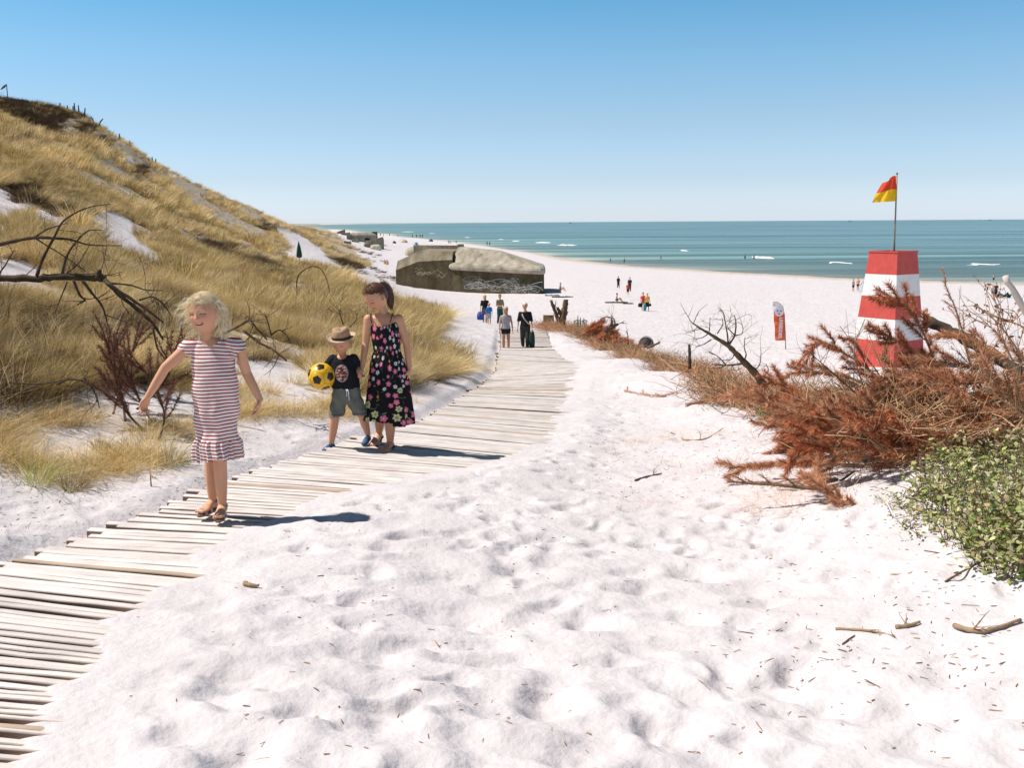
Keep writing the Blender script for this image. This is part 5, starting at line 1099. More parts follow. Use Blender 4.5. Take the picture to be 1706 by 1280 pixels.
# ---- the little boy with hat
def boy():
    D0 = 7.9; W = lambda px, row, dy=0: np.array(ray(px, row)) * (D0 + dy)
    gx = at(580, 738, D0).x; g0 = float(base_h([gx], [D0])[0]); root = empty('person', (gx, D0, g0)); tag(root, 'little boy in a black T-shirt and grey green shorts wearing a straw hat', 'person')
    hc = W(569, 571, .0); M = rotm(R(14), R(16), R(-2)); hs = .185
    mb = MB(); head_mesh(mb, hc, M, hs); seg(mb, W(571, 596, .02), W(570, 580, .015), .032, .030)
    shL, shR = W(555, 599, .0), W(589, 598, .0); sax = [1, 0, 0]
    torso(mb, [(W(571, 592, .02), .035, .03), (W(571, 596, .015), .078, .045), (W(572, 603, .01), .098, .055), (W(574, 620, 0), .098, .068), (W(575, 640, 0), .098, .074), (W(577, 655, 0), .104, .074), (W(578, 668, 0), .09, .068)], sax)
    elL, wrL = W(543, 613, .03), W(541, 640, -.04); elR, wrR = W(597, 613, .02), W(600, 622, -.10)
    seg(mb, shL, elL, .030, .025); seg(mb, elL, wrL, .024, .017, mid=.1); seg(mb, shR, elR, .030, .025); seg(mb, elR, wrR + [0, 0, -.02], .024, .017, mid=.1)
    hand(mb, W(547, 645, -.05), [-.55, -.75, -.1], [.0, -.2, 1], .105, .35, -1, .09); hand(mb, W(599, 617, -.10), [.25, -.2, -.85], [.9, -.3, 0], .10, .7, 1, .03)
    a1 = np.array([at(552, 728, D0 - .02).x, D0 - .02, g0 + .055]); a2 = np.array([at(613, 728, D0 + .20).x, D0 + .20, g0 + .075]); kn1, kn2 = W(558, 692, -.02), W(603, 690, .06)
    for h, k, a in ((W(564, 665), kn1, a1), (W(590, 665), kn2, a2)): seg(mb, h, k, .055, .038); seg(mb, k, a, .038, .024, mid=.16)
    V, Fq = remesh(mb, .0036, 3, .45); C = np.tile(np.array(SKIN), (len(V), 1)) * (1 + .08 * fbm(V[:, 0] * 30, V[:, 2] * 30, 3))[:, None]
    C = face_paint(V, C, hc, M, hs, SKIN, brow=(.42, .27, .15), closed=True, lips=(.55, .20, .16)); finish('body', V, Fq, skin_mat, root, C)
    # T-shirt with its worn round print
    mb = MB(); torso(mb, [(W(571, 592, .02), .055, .045), (W(571, 596, .015), .090, .060), (W(572, 603, .01), .108, .072), (W(574, 620, 0), .112, .086), (W(575, 635, 0), .113, .090), (W(576, 649, 0), .112, .090)], sax, 0, 48)
    seg(mb, shL, shL + (elL - shL) * .95, .042, .038); seg(mb, shR, shR + (elR - shR) * .75, .042, .038)
    V, Fq = remesh(mb, .0040, 3, .5); nk = W(570, 591, -.0); hem = W(576, 646)[2]
    def keep(V):
        k = V[:, 2] > hem; r = np.hypot((V[:, 0] - nk[0]) / .042, (V[:, 2] - nk[2]) / .030); k &= ~(r < 1)
        for s_, e_ in ((shL, shL + (elL - shL) * .95), (shR, shR + (elR - shR) * .75)):
            u = (e_ - s_) / np.linalg.norm(e_ - s_); k &= ~(((V - e_) @ u > .012) & (np.linalg.norm(V - e_, axis=1) < .06))
        return k
    V, Fq = cut(V, Fq, keep); V = folds(V, W(574, 620), W(0, 610)[2], hem, 5, .006, .5)
    C = np.tile((.016, .017, .022), (len(V), 1)); pc = W(572, 620); lx = (V[:, 0] - pc[0]) / .050; lz = (V[:, 2] - pc[2]) / .066; r = np.hypot(lx, lz); fr = V[:, 1] < D0 - .01
    n1 = vnoise(V[:, 0] * 70, V[:, 2] * 90); m = (r < 1) & fr; C[m] = (.30, .09, .08); C[m & (n1 > .5)] = (.52, .30, .26); C[m & (n1 > .72)] = (.62, .48, .36); C[m & (n1 < .25)] = (.06, .03, .04); C[(r > .93) & (r < 1.04) & fr] = (.35, .33, .34)
    for zz in (-.45, -.1, .25, .55): C[m & (np.abs(lz - zz) < .05)] = (.08, .04, .04)
    finish('t_shirt', V, Fq, mat('cotton_print', attr='col', rough=.85, spec=.12, bump=(25, .5, .008)), root, C)
    mb = MB(); torso(mb, [(W(576, 642, 0), .100, .082), (W(577, 652, 0), .112, .09), (W(578, 663, 0), .120, .092), (W(579, 672, 0), .118, .088)], sax, 0, 48)
    seg(mb, W(565, 668), W(559, 700, -.02), .066, .060); seg(mb, W(591, 668), W(606, 701, .05), .066, .060)
    V, Fq = remesh(mb, .0042, 3, .5); h1 = W(560, 693)[2]
    V, Fq = cut(V, Fq, lambda V: (V[:, 2] > h1) & (V[:, 2] < W(577, 644)[2])); V[:, 1] += .005 * np.sin(V[:, 0] * 60 + V[:, 2] * 40); V[:, 0] += .004 * np.sin(V[:, 2] * 70)
    z = V[:, 2]; C = np.tile((.16, .175, .155), (len(V), 1)) * (1 + .25 * fbm(V[:, 0] * 40, V[:, 2] * 14, 3))[:, None]; C[z > W(0, 650)[2]] *= 1.25; C[np.abs(z - h1 - .022) < .003] *= .5
    sh = finish('shorts', V, Fq, mat('washed_cotton', attr='col', rough=.9, spec=.1, bump=(30, .5, .006)), root, C)
    for s_ in (0, 1):
        mb = MB(); p = W(577 + 1.5 * s_, 649, -.098); pts = np.array([p, p + [.002 + .008 * s_, -.006, -.02], p + [.004 + .010 * s_, -.010, -.05 - .025 * s_], p + [.007 + .004 * s_, -.006, -.085 + .03 * (1 - s_)]]); mb.tube(pts - np.array(root.location), .0035, 6); mb.build('drawstring', mat('white_cord', (.78, .78, .78), .8), sh)
    # hair under the hat
    V1, F1, C1 = strands(hc, M, hs, 500, .01, .022, 25, (0, .3, -.6), .003, (.55, .42, .25), .1, lambda d: d[1] > -.1 and -.35 < d[2] < .5); finish('hair', V1, F1, hair_mat, root, C1)
    # hat: rests on the head
    Mh = np.array(Matrix.Rotation(R(-4), 3, 'Y')) @ np.array(Matrix.Rotation(R(10), 3, 'X')); hcn = hc + M @ np.array([0, .03, .20]) * hs
    hat = empty('straw_hat', tuple(hcn)); tag(hat, 'tan straw trilby with a dark band on the little boy\'s head', 'hat')
    a = np.arange(40) / 40 * 2 * np.pi
    def ringh(r, z, dent=0, fr=1.0): return np.stack([r * np.cos(a), r * 1.12 * np.sin(a), z + dent * np.cos(a) ** 2 * 0 + 0 * a], -1)
    rr = [(.074, .0), (.074, .012), (.073, .03), (.070, .05), (.067, .068), (.060, .080), (.045, .086), (.025, .080), (.008, .076)]
    V = np.concatenate([ringh(r, z) for r, z in rr]); x_, y_, z_ = V[:, 0], V[:, 1], V[:, 2]
    V[:, 0] -= np.sign(x_) * .010 * np.exp(-((y_ + .045) / .03) ** 2) * sstep(.04, .08, z_); V[:, 2] -= .012 * np.exp(-(x_ / .022) ** 2) * sstep(.07, .084, z_)
    wv = 1 + 0 * V[:, 0]; o = mesh_np('crown', V @ Mh.T, grid_faces(40, len(rr), True), mat('straw_weave', (.42, .27, .17), .8, .2, noise=(90, .25), bump=(180, .6, .002)), hat)
    br = []
    for r, z in ((.073, .0), (.085, -.001), (.100, .001), (.113, .006), (.117, .012), (.114, .010), (.10, -.002), (.085, -.005), (.073, -.004)): q = ringh(r, z); q[:, 2] += .012 * (np.cos(a) ** 2) * (r - .073) / .04 - .010 * (np.sin(a) < 0) * (r - .073) / .04 * np.abs(np.sin(a)); br.append(q)
    mesh_np('brim', np.concatenate(br) @ Mh.T, grid_faces(40, len(br), True), mat('straw_brim', (.52, .40, .29), .8, .2, noise=(90, .2)), hat)
    mesh_np('band', np.concatenate([ringh(.0762, .002), ringh(.0765, .012), ringh(.0752, .022)]) @ Mh.T, grid_faces(40, 3, True), mat('dark_band', (.045, .03, .025), .8), hat)
    for a_, dx in ((a1, -.045), (a2, -.02)):
        s_ = empty('shoe'); s_.parent = root; p0 = a_ * [1, 1, 0] + [0, 0, a_[2] - .062]; q0 = p0 + [dx, -.1, -.0 if a_ is a1 else -.018]; shoe_under(s_, root, p0, q0, .135, 'trainer', [(.12, .30, .10), (.05, .12, .24), (.03, .05, .09)])
    # the ball he carries
    bc = W(536, 627.5, -.06); br_ = 22.5 / F * (D0 - .06) * 1.03; bpy.ops.mesh.primitive_ico_sphere_add(subdivisions=7, radius=1); o = bpy.context.object; me = o.data
    V = np.empty(len(me.vertices) * 3); me.vertices.foreach_get('co', V); V = V.reshape(-1, 3); Fq = np.empty(len(me.loops), int); me.loops.foreach_get('vertex_index', Fq); Fq = Fq.reshape(-1, 3); bpy.data.objects.remove(o)
    ph = (1 + 5 ** .5) / 2; ico = np.array([(s1 * a_, s2 * b_, 0) for a_, b_ in ((1, ph),) for s1 in (-1, 1) for s2 in (-1, 1)]); ico = np.concatenate([ico, ico[:, [2, 0, 1]], ico[:, [1, 2, 0]]]); ico /= np.linalg.norm(ico, axis=1)[:, None]
    # turn one black patch to sit a little left and below the middle, as in the photograph
    tgt = np.array([-.17, -.97, -.12]); tgt /= np.linalg.norm(tgt); q = Vector(ico[0]).rotation_difference(Vector(tgt)).to_matrix(); ico = ico @ np.array(q).T; q2 = np.array(Matrix.Rotation(R(8), 3, Vector(tgt))); ico = ico @ q2.T
    d = V @ ico.T; k1 = d.argmax(1); d1 = d.max(1); C = np.tile((.86, .50, .02), (len(V), 1)); hgt = 0
    nb = [np.argsort(-(ico @ ico[i]))[1:6] for i in range(12)]
    pent = np.zeros(len(V)); seam = np.zeros(len(V))
    for i in range(12):
        s_ = k1 == i; e = np.stack([(V[s_] @ (ico[j] - ico[i] * (ico[j] @ ico[i]))) / np.linalg.norm(ico[j] - ico[i] * (ico[j] @ ico[i])) for j in nb[i]], -1)
        # pentagon corners point at the neighbours: bound by the edges between them
        ee = []
        for j in range(5):
            dd = [np.linalg.norm(ico[nb[i][j]] - ico[q_]) for q_ in nb[i]]; near_ = [q_ for q_ in range(5) if q_ != j and dd[q_] < 1.2]
            for q_ in near_:
                if q_ > j: m_ = (ico[nb[i][j]] + ico[nb[i][q_]]) / 2 - ico[i] * (((ico[nb[i][j]] + ico[nb[i][q_]]) / 2) @ ico[i]); ee.append(V[s_] @ (m_ / np.linalg.norm(m_)))
        pent[s_] = np.max(np.stack(ee, -1), 1)
    C[pent < .285] = (.02, .015, .015)
    srt = np.sort(d, 1)[:, ::-1]; edge = (srt[:, 0] - srt[:, 1]); sm = (pent > .285) & (edge < .022) & (srt[:, 1] - srt[:, 2] > -.01); C[sm] = (.55, .27, .01); sm2 = np.abs(pent - .285) < .008; C[sm2] *= .6
    rad = br_ * (1 - .012 * (sm | sm2)); o = mesh_np('soccer_ball', V * rad[:, None], Fq, mat('glossy_ball', attr='col', rough=.3, spec=.5), None, True, C); o.location = bc; tag(o, 'yellow football with black patches held by the little boy', 'ball')
boy()
# ------------------------------------------------------------------ dead branches, brown pine boughs, brushwood, green plants, bits on the sand
bark = mat('dark_bark', (.085, .064, .045), .9, .15, noise=(14, .35), bump=(40, .6, .006)); bark_pale = mat('pale_bark', (.30, .21, .13), .85, .15, noise=(20, .3)); bark_mid = mat('brown_bark', (.15, .10, .062), .85, .15, noise=(20, .3)); bark_tan = mat('tan_twigs', (.40, .25, .14), .85, .15)
def smooth_path(P, n):
    P = np.asarray(P, float); t = np.linspace(0, len(P) - 1, n); i = np.clip(t.astype(int), 0, len(P) - 2); f = (t - i)[:, None]
    A = np.concatenate([[2 * P[0] - P[1]], P, [2 * P[-1] - P[-2]]]); p0, p1, p2, p3 = A[i], A[i + 1], A[i + 2], A[i + 3]
    return .5 * ((2 * p1) + (-p0 + p2) * f + (2 * p0 - 5 * p1 + 4 * p2 - p3) * f ** 2 + (-p0 + 3 * p1 - 3 * p2 + p3) * f ** 3)
def twigs(mb, path, r, n, L, rg, depth=1, up=.2, col=None):
    for _ in range(n):
        k = rg.randrange(len(path) // 4, len(path) - 1); p = path[k]; T = path[k + 1] - path[k]; T /= np.linalg.norm(T) + 1e-9; d = np.array([rg.gauss(0, 1), rg.gauss(0, 1), rg.gauss(0, 1) + up]); d -= T * (d @ T) * .6; d /= np.linalg.norm(d); d = d * .8 + T * .55; l = L * rg.uniform(.4, 1.2); c = np.array([rg.gauss(0, .25), rg.gauss(0, .25), rg.gauss(.1, .25)])
        pts = [p]; v = d
        for q in range(6): v = v + c * .35 + np.array([rg.gauss(0, .12) for _ in range(3)]); v /= np.linalg.norm(v); pts.append(pts[-1] + v * l / 6)
        pts = np.array(pts); mb.tube(pts, np.linspace(r, r * .35, 7), 5, col, caps=False)
        if depth > 0: twigs(mb, pts, r * .6, rg.randint(1, 3), L * .55, rg, depth - 1, up, col)
def dead_branch(name, label, cat, limbs, m, seed, tw=(3, .3), group=None, part='limb'):
    """limbs: list of (points3d, r0, r1); the first is the main stem"""
    rg = random.Random(seed); base = Vector(limbs[0][0][0]); root = empty(name, base); tag(root, label, cat, group); b = np.array(base)
    for k, (pts, r0, r1) in enumerate(limbs):
        P = smooth_path(np.array(pts) - b, max(10, len(pts) * 4)); P[1:-1] += np.array([[rg.gauss(0, r1 * .16) for _ in range(3)] for _ in range(len(P) - 2)]); mb = MB(); mb.tube(P, np.linspace(r0, r1, len(P)) * (1 + .10 * np.sin(np.arange(len(P)) * 1.7)), 9)
        n = tw[0] if k else tw[0] * 2
        if n: twigs(mb, P, min(max(r1 * .8, .0022), .0055 * (1 if r0 < .06 else 3)), n, tw[1], rg, 1)
        mb.build('trunk' if k == 0 and part == 'limb' else part, m, root)
    return root
def PX(lst, D, dz=0.0): return [np.array(at(a[0], a[1], a[2] if len(a) > 2 else D)) for a in lst]
dead_branch('fallen_tree', 'dark bare fallen tree trunk lying level in the dune grass at the left', 'fallen tree', [
    (PX([(-230, 620), (-150, 520), (-60, 470), (0, 464), (63, 464), (100, 462), (162, 464), (174, 466)], 9.0), .034, .030),
    (PX([(174, 466), (200, 492), (237, 522), (255, 540), (272, 566)], 8.9), .022, .010), (PX([(176, 470), (221, 500), (250, 520), (272, 538)], 8.8), .017, .007),
    (PX([(61, 460), (72, 430), (90, 396), (104, 370), (129, 353), (154, 344), (184, 340)], 9.0), .015, .004), (PX([(103, 460), (110, 430), (122, 409), (140, 389), (154, 383), (172, 384)], 9.1), .013, .003),
    (PX([(108, 458), (130, 440), (147, 412), (150, 402)], 9.0), .006, .002), (PX([(122, 466), (133, 492), (142, 500), (128, 508)], 8.9), .013, .007), (PX([(138, 468), (153, 488), (171, 512), (180, 545)], 8.8), .014, .006),
    (PX([(180, 472), (216, 475), (242, 483), (272, 484)], 8.9), .010, .004), (PX([(162, 466), (166, 450), (167, 456), (174, 464)], 8.95), .020, .012), (PX([(255, 545), (262, 580), (275, 600), (283, 628)], 8.6), .010, .004), (PX([(112, 470), (100, 500), (92, 520)], 8.7), .007, .003)], bark, 3, (2, .34))
dead_branch('dead_branch', 'long thin dark branch arching in from the left edge above the fallen trunk', 'branch', [
    (PX([(-80, 425), (0, 407), (27, 401), (56, 396), (90, 397), (115, 399), (144, 407), (171, 409), (203, 409)], 8.6), .020, .004), (PX([(56, 396), (79, 382), (97, 376), (112, 372)], 8.6), .008, .003), (PX([(59, 397), (81, 411), (101, 423), (126, 440), (149, 457)], 8.6), .007, .003), (PX([(171, 409), (173, 430), (180, 456)], 8.6), .003, .002)], bark, 5, (2, .25))
dead_branch('dead_branch', 'short upright dark twig at the left edge beside the fallen trunk', 'branch', [(PX([(-5, 475), (0, 455), (10, 440), (24, 416)], 8.3), .010, .004)], bark, 6, (2, .2))
dead_branch('dead_branch', 'curved dark branch behind the striped girl\'s head', 'branch', [(PX([(232, 500), (255, 495), (273, 508), (286, 528)], 9.2), .010, .005), (PX([(273, 508), (285, 498), (293, 490)], 9.2), .004, .002)], bark, 7, (3, .2))
dead_branch('dead_branch', 'pale broken branches behind the striped girl\'s right shoulder', 'branch', [(PX([(372, 556), (395, 545), (415, 534), (428, 548), (445, 566)], 8.8), .012, .007), (PX([(405, 550), (430, 570), (456, 584), (478, 602)], 8.7), .013, .009), (PX([(420, 558), (404, 575), (398, 600)], 8.7), .006, .003)], bark_mid, 8, (4, .26))
dead_branch('dead_branch', 'dark twigs sticking up left of the boy above the grass', 'branch', [(PX([(452, 560), (446, 535), (440, 520)], 9.5), .008, .003), (PX([(452, 558), (466, 550), (478, 560), (484, 572)], 9.5), .008, .004)], bark, 9, (3, .2))
q = on_ground(501, 512); Dq = q.y
dead_branch('dead_branch', 'hoop shaped bent branch standing in the dune grass above the boy', 'branch', [(PX([(502, 513), (495, 488), (496, 462), (508, 449), (522, 444), (534, 448), (543, 462), (548, 480), (550, 496)], Dq), .022, .008)], bark, 11, (1, .3))
dead_branch('tree_stump', 'dark broken stumps in the grass inside the hoop shaped branch', 'stump', [(PX([(518, 524), (517, 500), (516, 488)], Dq), .040, .028), (PX([(517, 496), (530, 508), (545, 525), (552, 540)], Dq), .024, .012), (PX([(531, 508), (533, 498), (535, 490)], Dq), .030, .018)], bark, 12, (2, .4))
dead_branch('dead_branch', 'pale forked stick leaning out right of the dark stumps', 'branch', [(PX([(538, 514), (550, 500), (560, 490), (568, 481)], Dq), .018, .009)], bark_pale, 13, (0, .2))
dead_branch('dead_branch', 'thin dark twigs between the boy\'s hat and the older girl', 'branch', [(PX([(572, 541), (567, 525), (566, 515)], 13), .010, .004), (PX([(582, 545), (592, 535), (596, 520)], 13), .008, .003)], bark, 14, (4, .4))
dead_branch('dead_branch', 'dark root curving down into the sand at the lower left of the grass', 'branch', [(PX([(95, 640), (120, 632), (148, 640), (160, 660), (166, 680)], 7.3), .010, .004), (PX([(20, 638), (60, 640), (95, 636), (120, 628)], 7.3), .007, .003)], bark, 15, (3, .25))
lb = [(1272, 642), (1256, 620), (1240, 604), (1226, 589), (1213, 576), (1196, 565), (1180, 555), (1166, 547), (1152, 537)]; LD = 10.3
dead_branch('dead_tree', 'bare dead tree top leaning left out of the brush line above the sand', 'dead tree', [(PX(lb, LD), .042, .006), (PX([(1213, 576), (1212, 559), (1209, 541), (1205, 522), (1198, 512)], LD), .010, .003), (PX([(1214, 575), (1224, 559), (1226, 537), (1223, 525)], LD), .012, .004), (PX([(1224, 559), (1236, 556), (1237, 543), (1229, 536)], LD), .006, .002),
    (PX([(1224, 559), (1212, 543), (1224, 531)], LD), .005, .002), (PX([(1195, 556), (1204, 541), (1203, 530)], LD), .007, .003), (PX([(1182, 552), (1183, 529)], LD), .006, .003), (PX([(1238, 604), (1243, 592), (1240, 579), (1241, 562)], LD), .009, .003), (PX([(1257, 618), (1266, 606), (1268, 583)], LD), .008, .003),
    (PX([(1238, 606), (1213, 609), (1186, 607)], LD), .010, .006), (PX([(1209, 608), (1197, 595), (1181, 586)], LD), .007, .003), (PX([(1225, 589), (1215, 600), (1185, 598)], LD), .006, .002), (PX([(1185, 566), (1172, 574), (1158, 579)], LD), .007, .003), (PX([(1179, 557), (1169, 563), (1155, 565)], LD), .006, .003), (PX([(1162, 546), (1152, 553)], LD), .004, .002), (PX([(1270, 630), (1280, 618), (1276, 606)], LD), .008, .003)], bark_mid, 21, (3, .26))
def needle_path(P, rg, n, L, w, cols, spread=.75, V=None, Fq=None, C=None):
    """needles along a path: thin triangles pointing out and forward"""
    g = np.random.default_rng(rg.randrange(10 ** 6)); k = g.integers(0, len(P) - 1, n); f = g.random((n, 1)); p = P[k] * (1 - f) + P[k + 1] * f; T = P[k + 1] - P[k]; T /= np.linalg.norm(T, axis=1)[:, None] + 1e-9
    d = g.normal(size=(n, 3)); d -= T * (d * T).sum(1)[:, None]; d /= np.linalg.norm(d, axis=1)[:, None]; d = d * spread + T * g.uniform(.4, 1.1, (n, 1)); d[:, 2] -= .12; d /= np.linalg.norm(d, axis=1)[:, None]; s = np.cross(d, g.normal(size=(n, 3))); s /= np.linalg.norm(s, axis=1)[:, None]
    l = L * g.uniform(.5, 1.15, (n, 1)); c = np.array(cols)[g.integers(0, len(cols), n)] * g.uniform(.7, 1.25, (n, 1))
    return np.stack([p - s * w / 2, p + s * w / 2, p + d * l], 1).reshape(-1, 3), np.arange(3 * n).reshape(-1, 3), np.repeat(c, 3, 0)
RUST = [(.62, .22, .10), (.52, .17, .075), (.70, .31, .16), (.30, .10, .05), (.74, .40, .24)]
FADED = [(.68, .35, .20), (.58, .27, .14), (.76, .48, .31), (.42, .19, .10)]
needle_mat = mat('dead_pine_needles', attr='col', rough=.6, spec=.2, trans=.30)
def bough(label, pts, seed, r=.010, shoots=9, sl=.26, dens=260, nl=.065, cols=RUST, stem=bark_tan, name='pine_bough', group=None, w=.0048, droop=.0, cones=0):
    rg = random.Random(seed); base = Vector(pts[0]); b = np.array(base); root = empty(name, base); tag(root, label, 'pine bough', group); P = smooth_path(np.array(pts) - b, 20); mb = MB(); mb.tube(P, np.linspace(r, r * .3, 20), 6); paths = [P[6:]]
    for k in range(shoots):
        i = 3 + int(15 * k / max(shoots - 1, 1)); p = P[i]; T = P[min(i + 1, 19)] - P[i - 1]; T /= np.linalg.norm(T); s = np.array([rg.gauss(0, 1), rg.gauss(0, .8), rg.gauss(.2, .8)]); s -= T * (s @ T); s /= np.linalg.norm(s); v = T * .8 + s * .8; v /= np.linalg.norm(v); l = sl * rg.uniform(.6, 1.1) * (1 - .35 * i / 19); q = [p]
        for j in range(7): v = v + T * .10 + np.array([rg.gauss(0, .08), rg.gauss(0, .08), rg.gauss(0, .08) - droop * .1]); v /= np.linalg.norm(v); q.append(q[-1] + v * l / 7)
        q = np.array(q); mb.tube(q, np.linspace(r * .5, r * .18, 8), 5, caps=False); paths.append(q[1:])
    mb.build('stem', stem, root); V = []; Fq = []; C = []; n0 = 0
    for k, q in enumerate(paths): Lq = np.linalg.norm(np.diff(q, axis=0), axis=1).sum(); v, f, c = needle_path(q, rg, int(dens * Lq / .25), nl, w, cols); V.append(v); Fq.append(f + n0); C.append(c); n0 += len(v)
    mesh_np('needles', np.concatenate(V), np.concatenate(Fq), needle_mat, root, False, np.concatenate(C)); return root
def BP(lst): return [np.array(at(*t)) for t in lst]
bough('rusty pine bough arching up in front of the striped tower', BP([(1560, 610, 7.6), (1545, 570, 7.5), (1530, 540, 7.5), (1510, 512, 7.5), (1490, 500, 7.5), (1465, 505, 7.5)]), 31, .012, 14, .24, 330, .06)
bough('dark tipped pine bough pointing up left below the tower\'s middle', BP([(1580, 640, 7.4), (1540, 600, 7.4), (1505, 575, 7.4), (1480, 560, 7.4), (1462, 548, 7.4)]), 32, .018, 12, .20, 340, .06, RUST[:4])
bough('pine bough drooping over leftwards left of the tower foot', BP([(1475, 640, 7.8), (1440, 610, 7.8), (1405, 588, 7.8), (1375, 572, 7.8), (1355, 577, 7.8), (1342, 605, 7.8)]), 33, .011, 12, .25, 300, .06)
bough('hook shaped pine shoot curling over beside the white box', BP([(1455, 630, 7.7), (1442, 605, 7.7), (1430, 580, 7.7), (1418, 566, 7.7), (1405, 566, 7.7)]), 34, .009, 3, .10, 480, .045)
bough('long low pine bough reaching left over the leaning dead tree\'s foot', BP([(1480, 740, 7.6), (1430, 712, 7.8), (1380, 690, 8.0), (1330, 660, 8.2), (1300, 640, 8.3), (1275, 642, 8.3), (1268, 665, 8.3)]), 35, .012, 16, .24, 300, .06)
bough('pale thin upright pine shoot with tufted tips above the brush', BP([(1625, 640, 7.2), (1612, 590, 7.2), (1600, 540, 7.2), (1588, 505, 7.2), (1572, 468, 7.2)]), 36, .008, 7, .20, 110, .03, FADED)
bough('curled pine bough lying in a ring on the sand before the brush', BP([(1475, 845, 5.75), (1440, 850, 5.72), (1400, 832, 5.8), (1370, 812, 5.9), (1358, 785, 6.15), (1385, 768, 6.3), (1430, 765, 6.3)]), 37, .010, 18, .18, 420, .06, FADED)
bough('brown pine bough along the bottom of the brush left of the green plants', BP([(1560, 770, 6.3), (1500, 760, 6.4), (1450, 745, 6.6), (1400, 735, 6.8), (1370, 725, 7.0)]), 38, .012, 14, .24, 320, .06)
bough('straight brown branch with hanging needles lying left of the curled bough', BP([(1370, 815, 5.9), (1330, 812, 5.95), (1290, 808, 6.0), (1250, 806, 6.05), (1212, 802, 6.1)]), 39, .014, 7, .14, 90, .05, FADED, bark_mid)
bough('dead pine bough at the right edge by the green plants', BP([(1730, 700, 5.9), (1700, 680, 5.9), (1660, 640, 5.9), (1630, 600, 5.9)]), 40, .012, 12, .25, 240, .05, FADED)
fill = random.Random(77); pick = [('reddish', RUST), ('faded', FADED)]
for k in range(92):
    px0 = fill.uniform(1415, 1760); g0 = place(px0, fill.uniform(6.3, 8.8)); h = fill.uniform(.0, .80) * (1 if px0 > 1560 else .3 if px0 < 1450 else .7); L = fill.uniform(.5, .95) * (1 if px0 > 1420 else .7); an = fill.uniform(100, 215) if fill.random() < .75 else fill.uniform(-20, 100); el = fill.uniform(-.05, .32)
    d = np.array([math.cos(R(an)) * .9, fill.uniform(-.5, .5), el]); d /= np.linalg.norm(d); p = np.array(g0) + [0, 0, h * .75]; pts = [p]; v = d
    for j in range(4): v = v + np.array([fill.gauss(0, .18), fill.gauss(0, .15), fill.gauss(-.10, .15)]); v /= np.linalg.norm(v); pts.append(pts[-1] + v * L / 4)
    nm, cl = pick[k % 2 if px0 < 1560 else (1 if fill.random() < .7 else 0)]
    zone = 'at the left fringe of the big brush heap' if px0 < 1450 else 'in the heap below the striped tower' if px0 < 1540 else 'in the middle of the big brush heap' if px0 < 1640 else 'of the heap behind the green shrub'
    bough('%s dead pine bough lying %s %s' % (nm, 'on top' if h > .4 else 'midway' if h > .2 else 'low down', zone), pts, 100 + k, .008, 9, .24, 430 if px0 < 1600 else 300, .062, cl, bark_mid if k % 3 else bark_tan, group='dead pine boughs of the big brush heap')
for k in range(20):
    px0 = fill.uniform(1430, 1740); g0 = place(px0, fill.uniform(6.2, 8.8)); L = fill.uniform(.6, 1.3); an = fill.uniform(20, 200); d = np.array([math.cos(R(an)) * .8, fill.uniform(-.3, .3), fill.uniform(.2, .9)]); d /= np.linalg.norm(d); p = np.array(g0) + [0, 0, fill.uniform(0, .35)]; pts = [p]; v = d
    for j in range(4): v = v + np.array([fill.gauss(0, .2), fill.gauss(0, .15), fill.gauss(0, .2)]); v /= np.linalg.norm(v); pts.append(pts[-1] + v * L / 4)
    dead_branch('bare_branch', '%s bare twiggy branch sticking out %s' % (['tan', 'pale', 'brown'][k % 3], 'below the striped tower' if px0 < 1530 else 'of the middle of the big brush heap' if px0 < 1640 else 'at the right edge above the green shrub'), 'branch', [(pts, .009, .003)], [bark_tan, bark_pale, bark_mid][k % 3], 300 + k, (5, .30), 'bare twiggy branches of the big brush heap', part='limb')
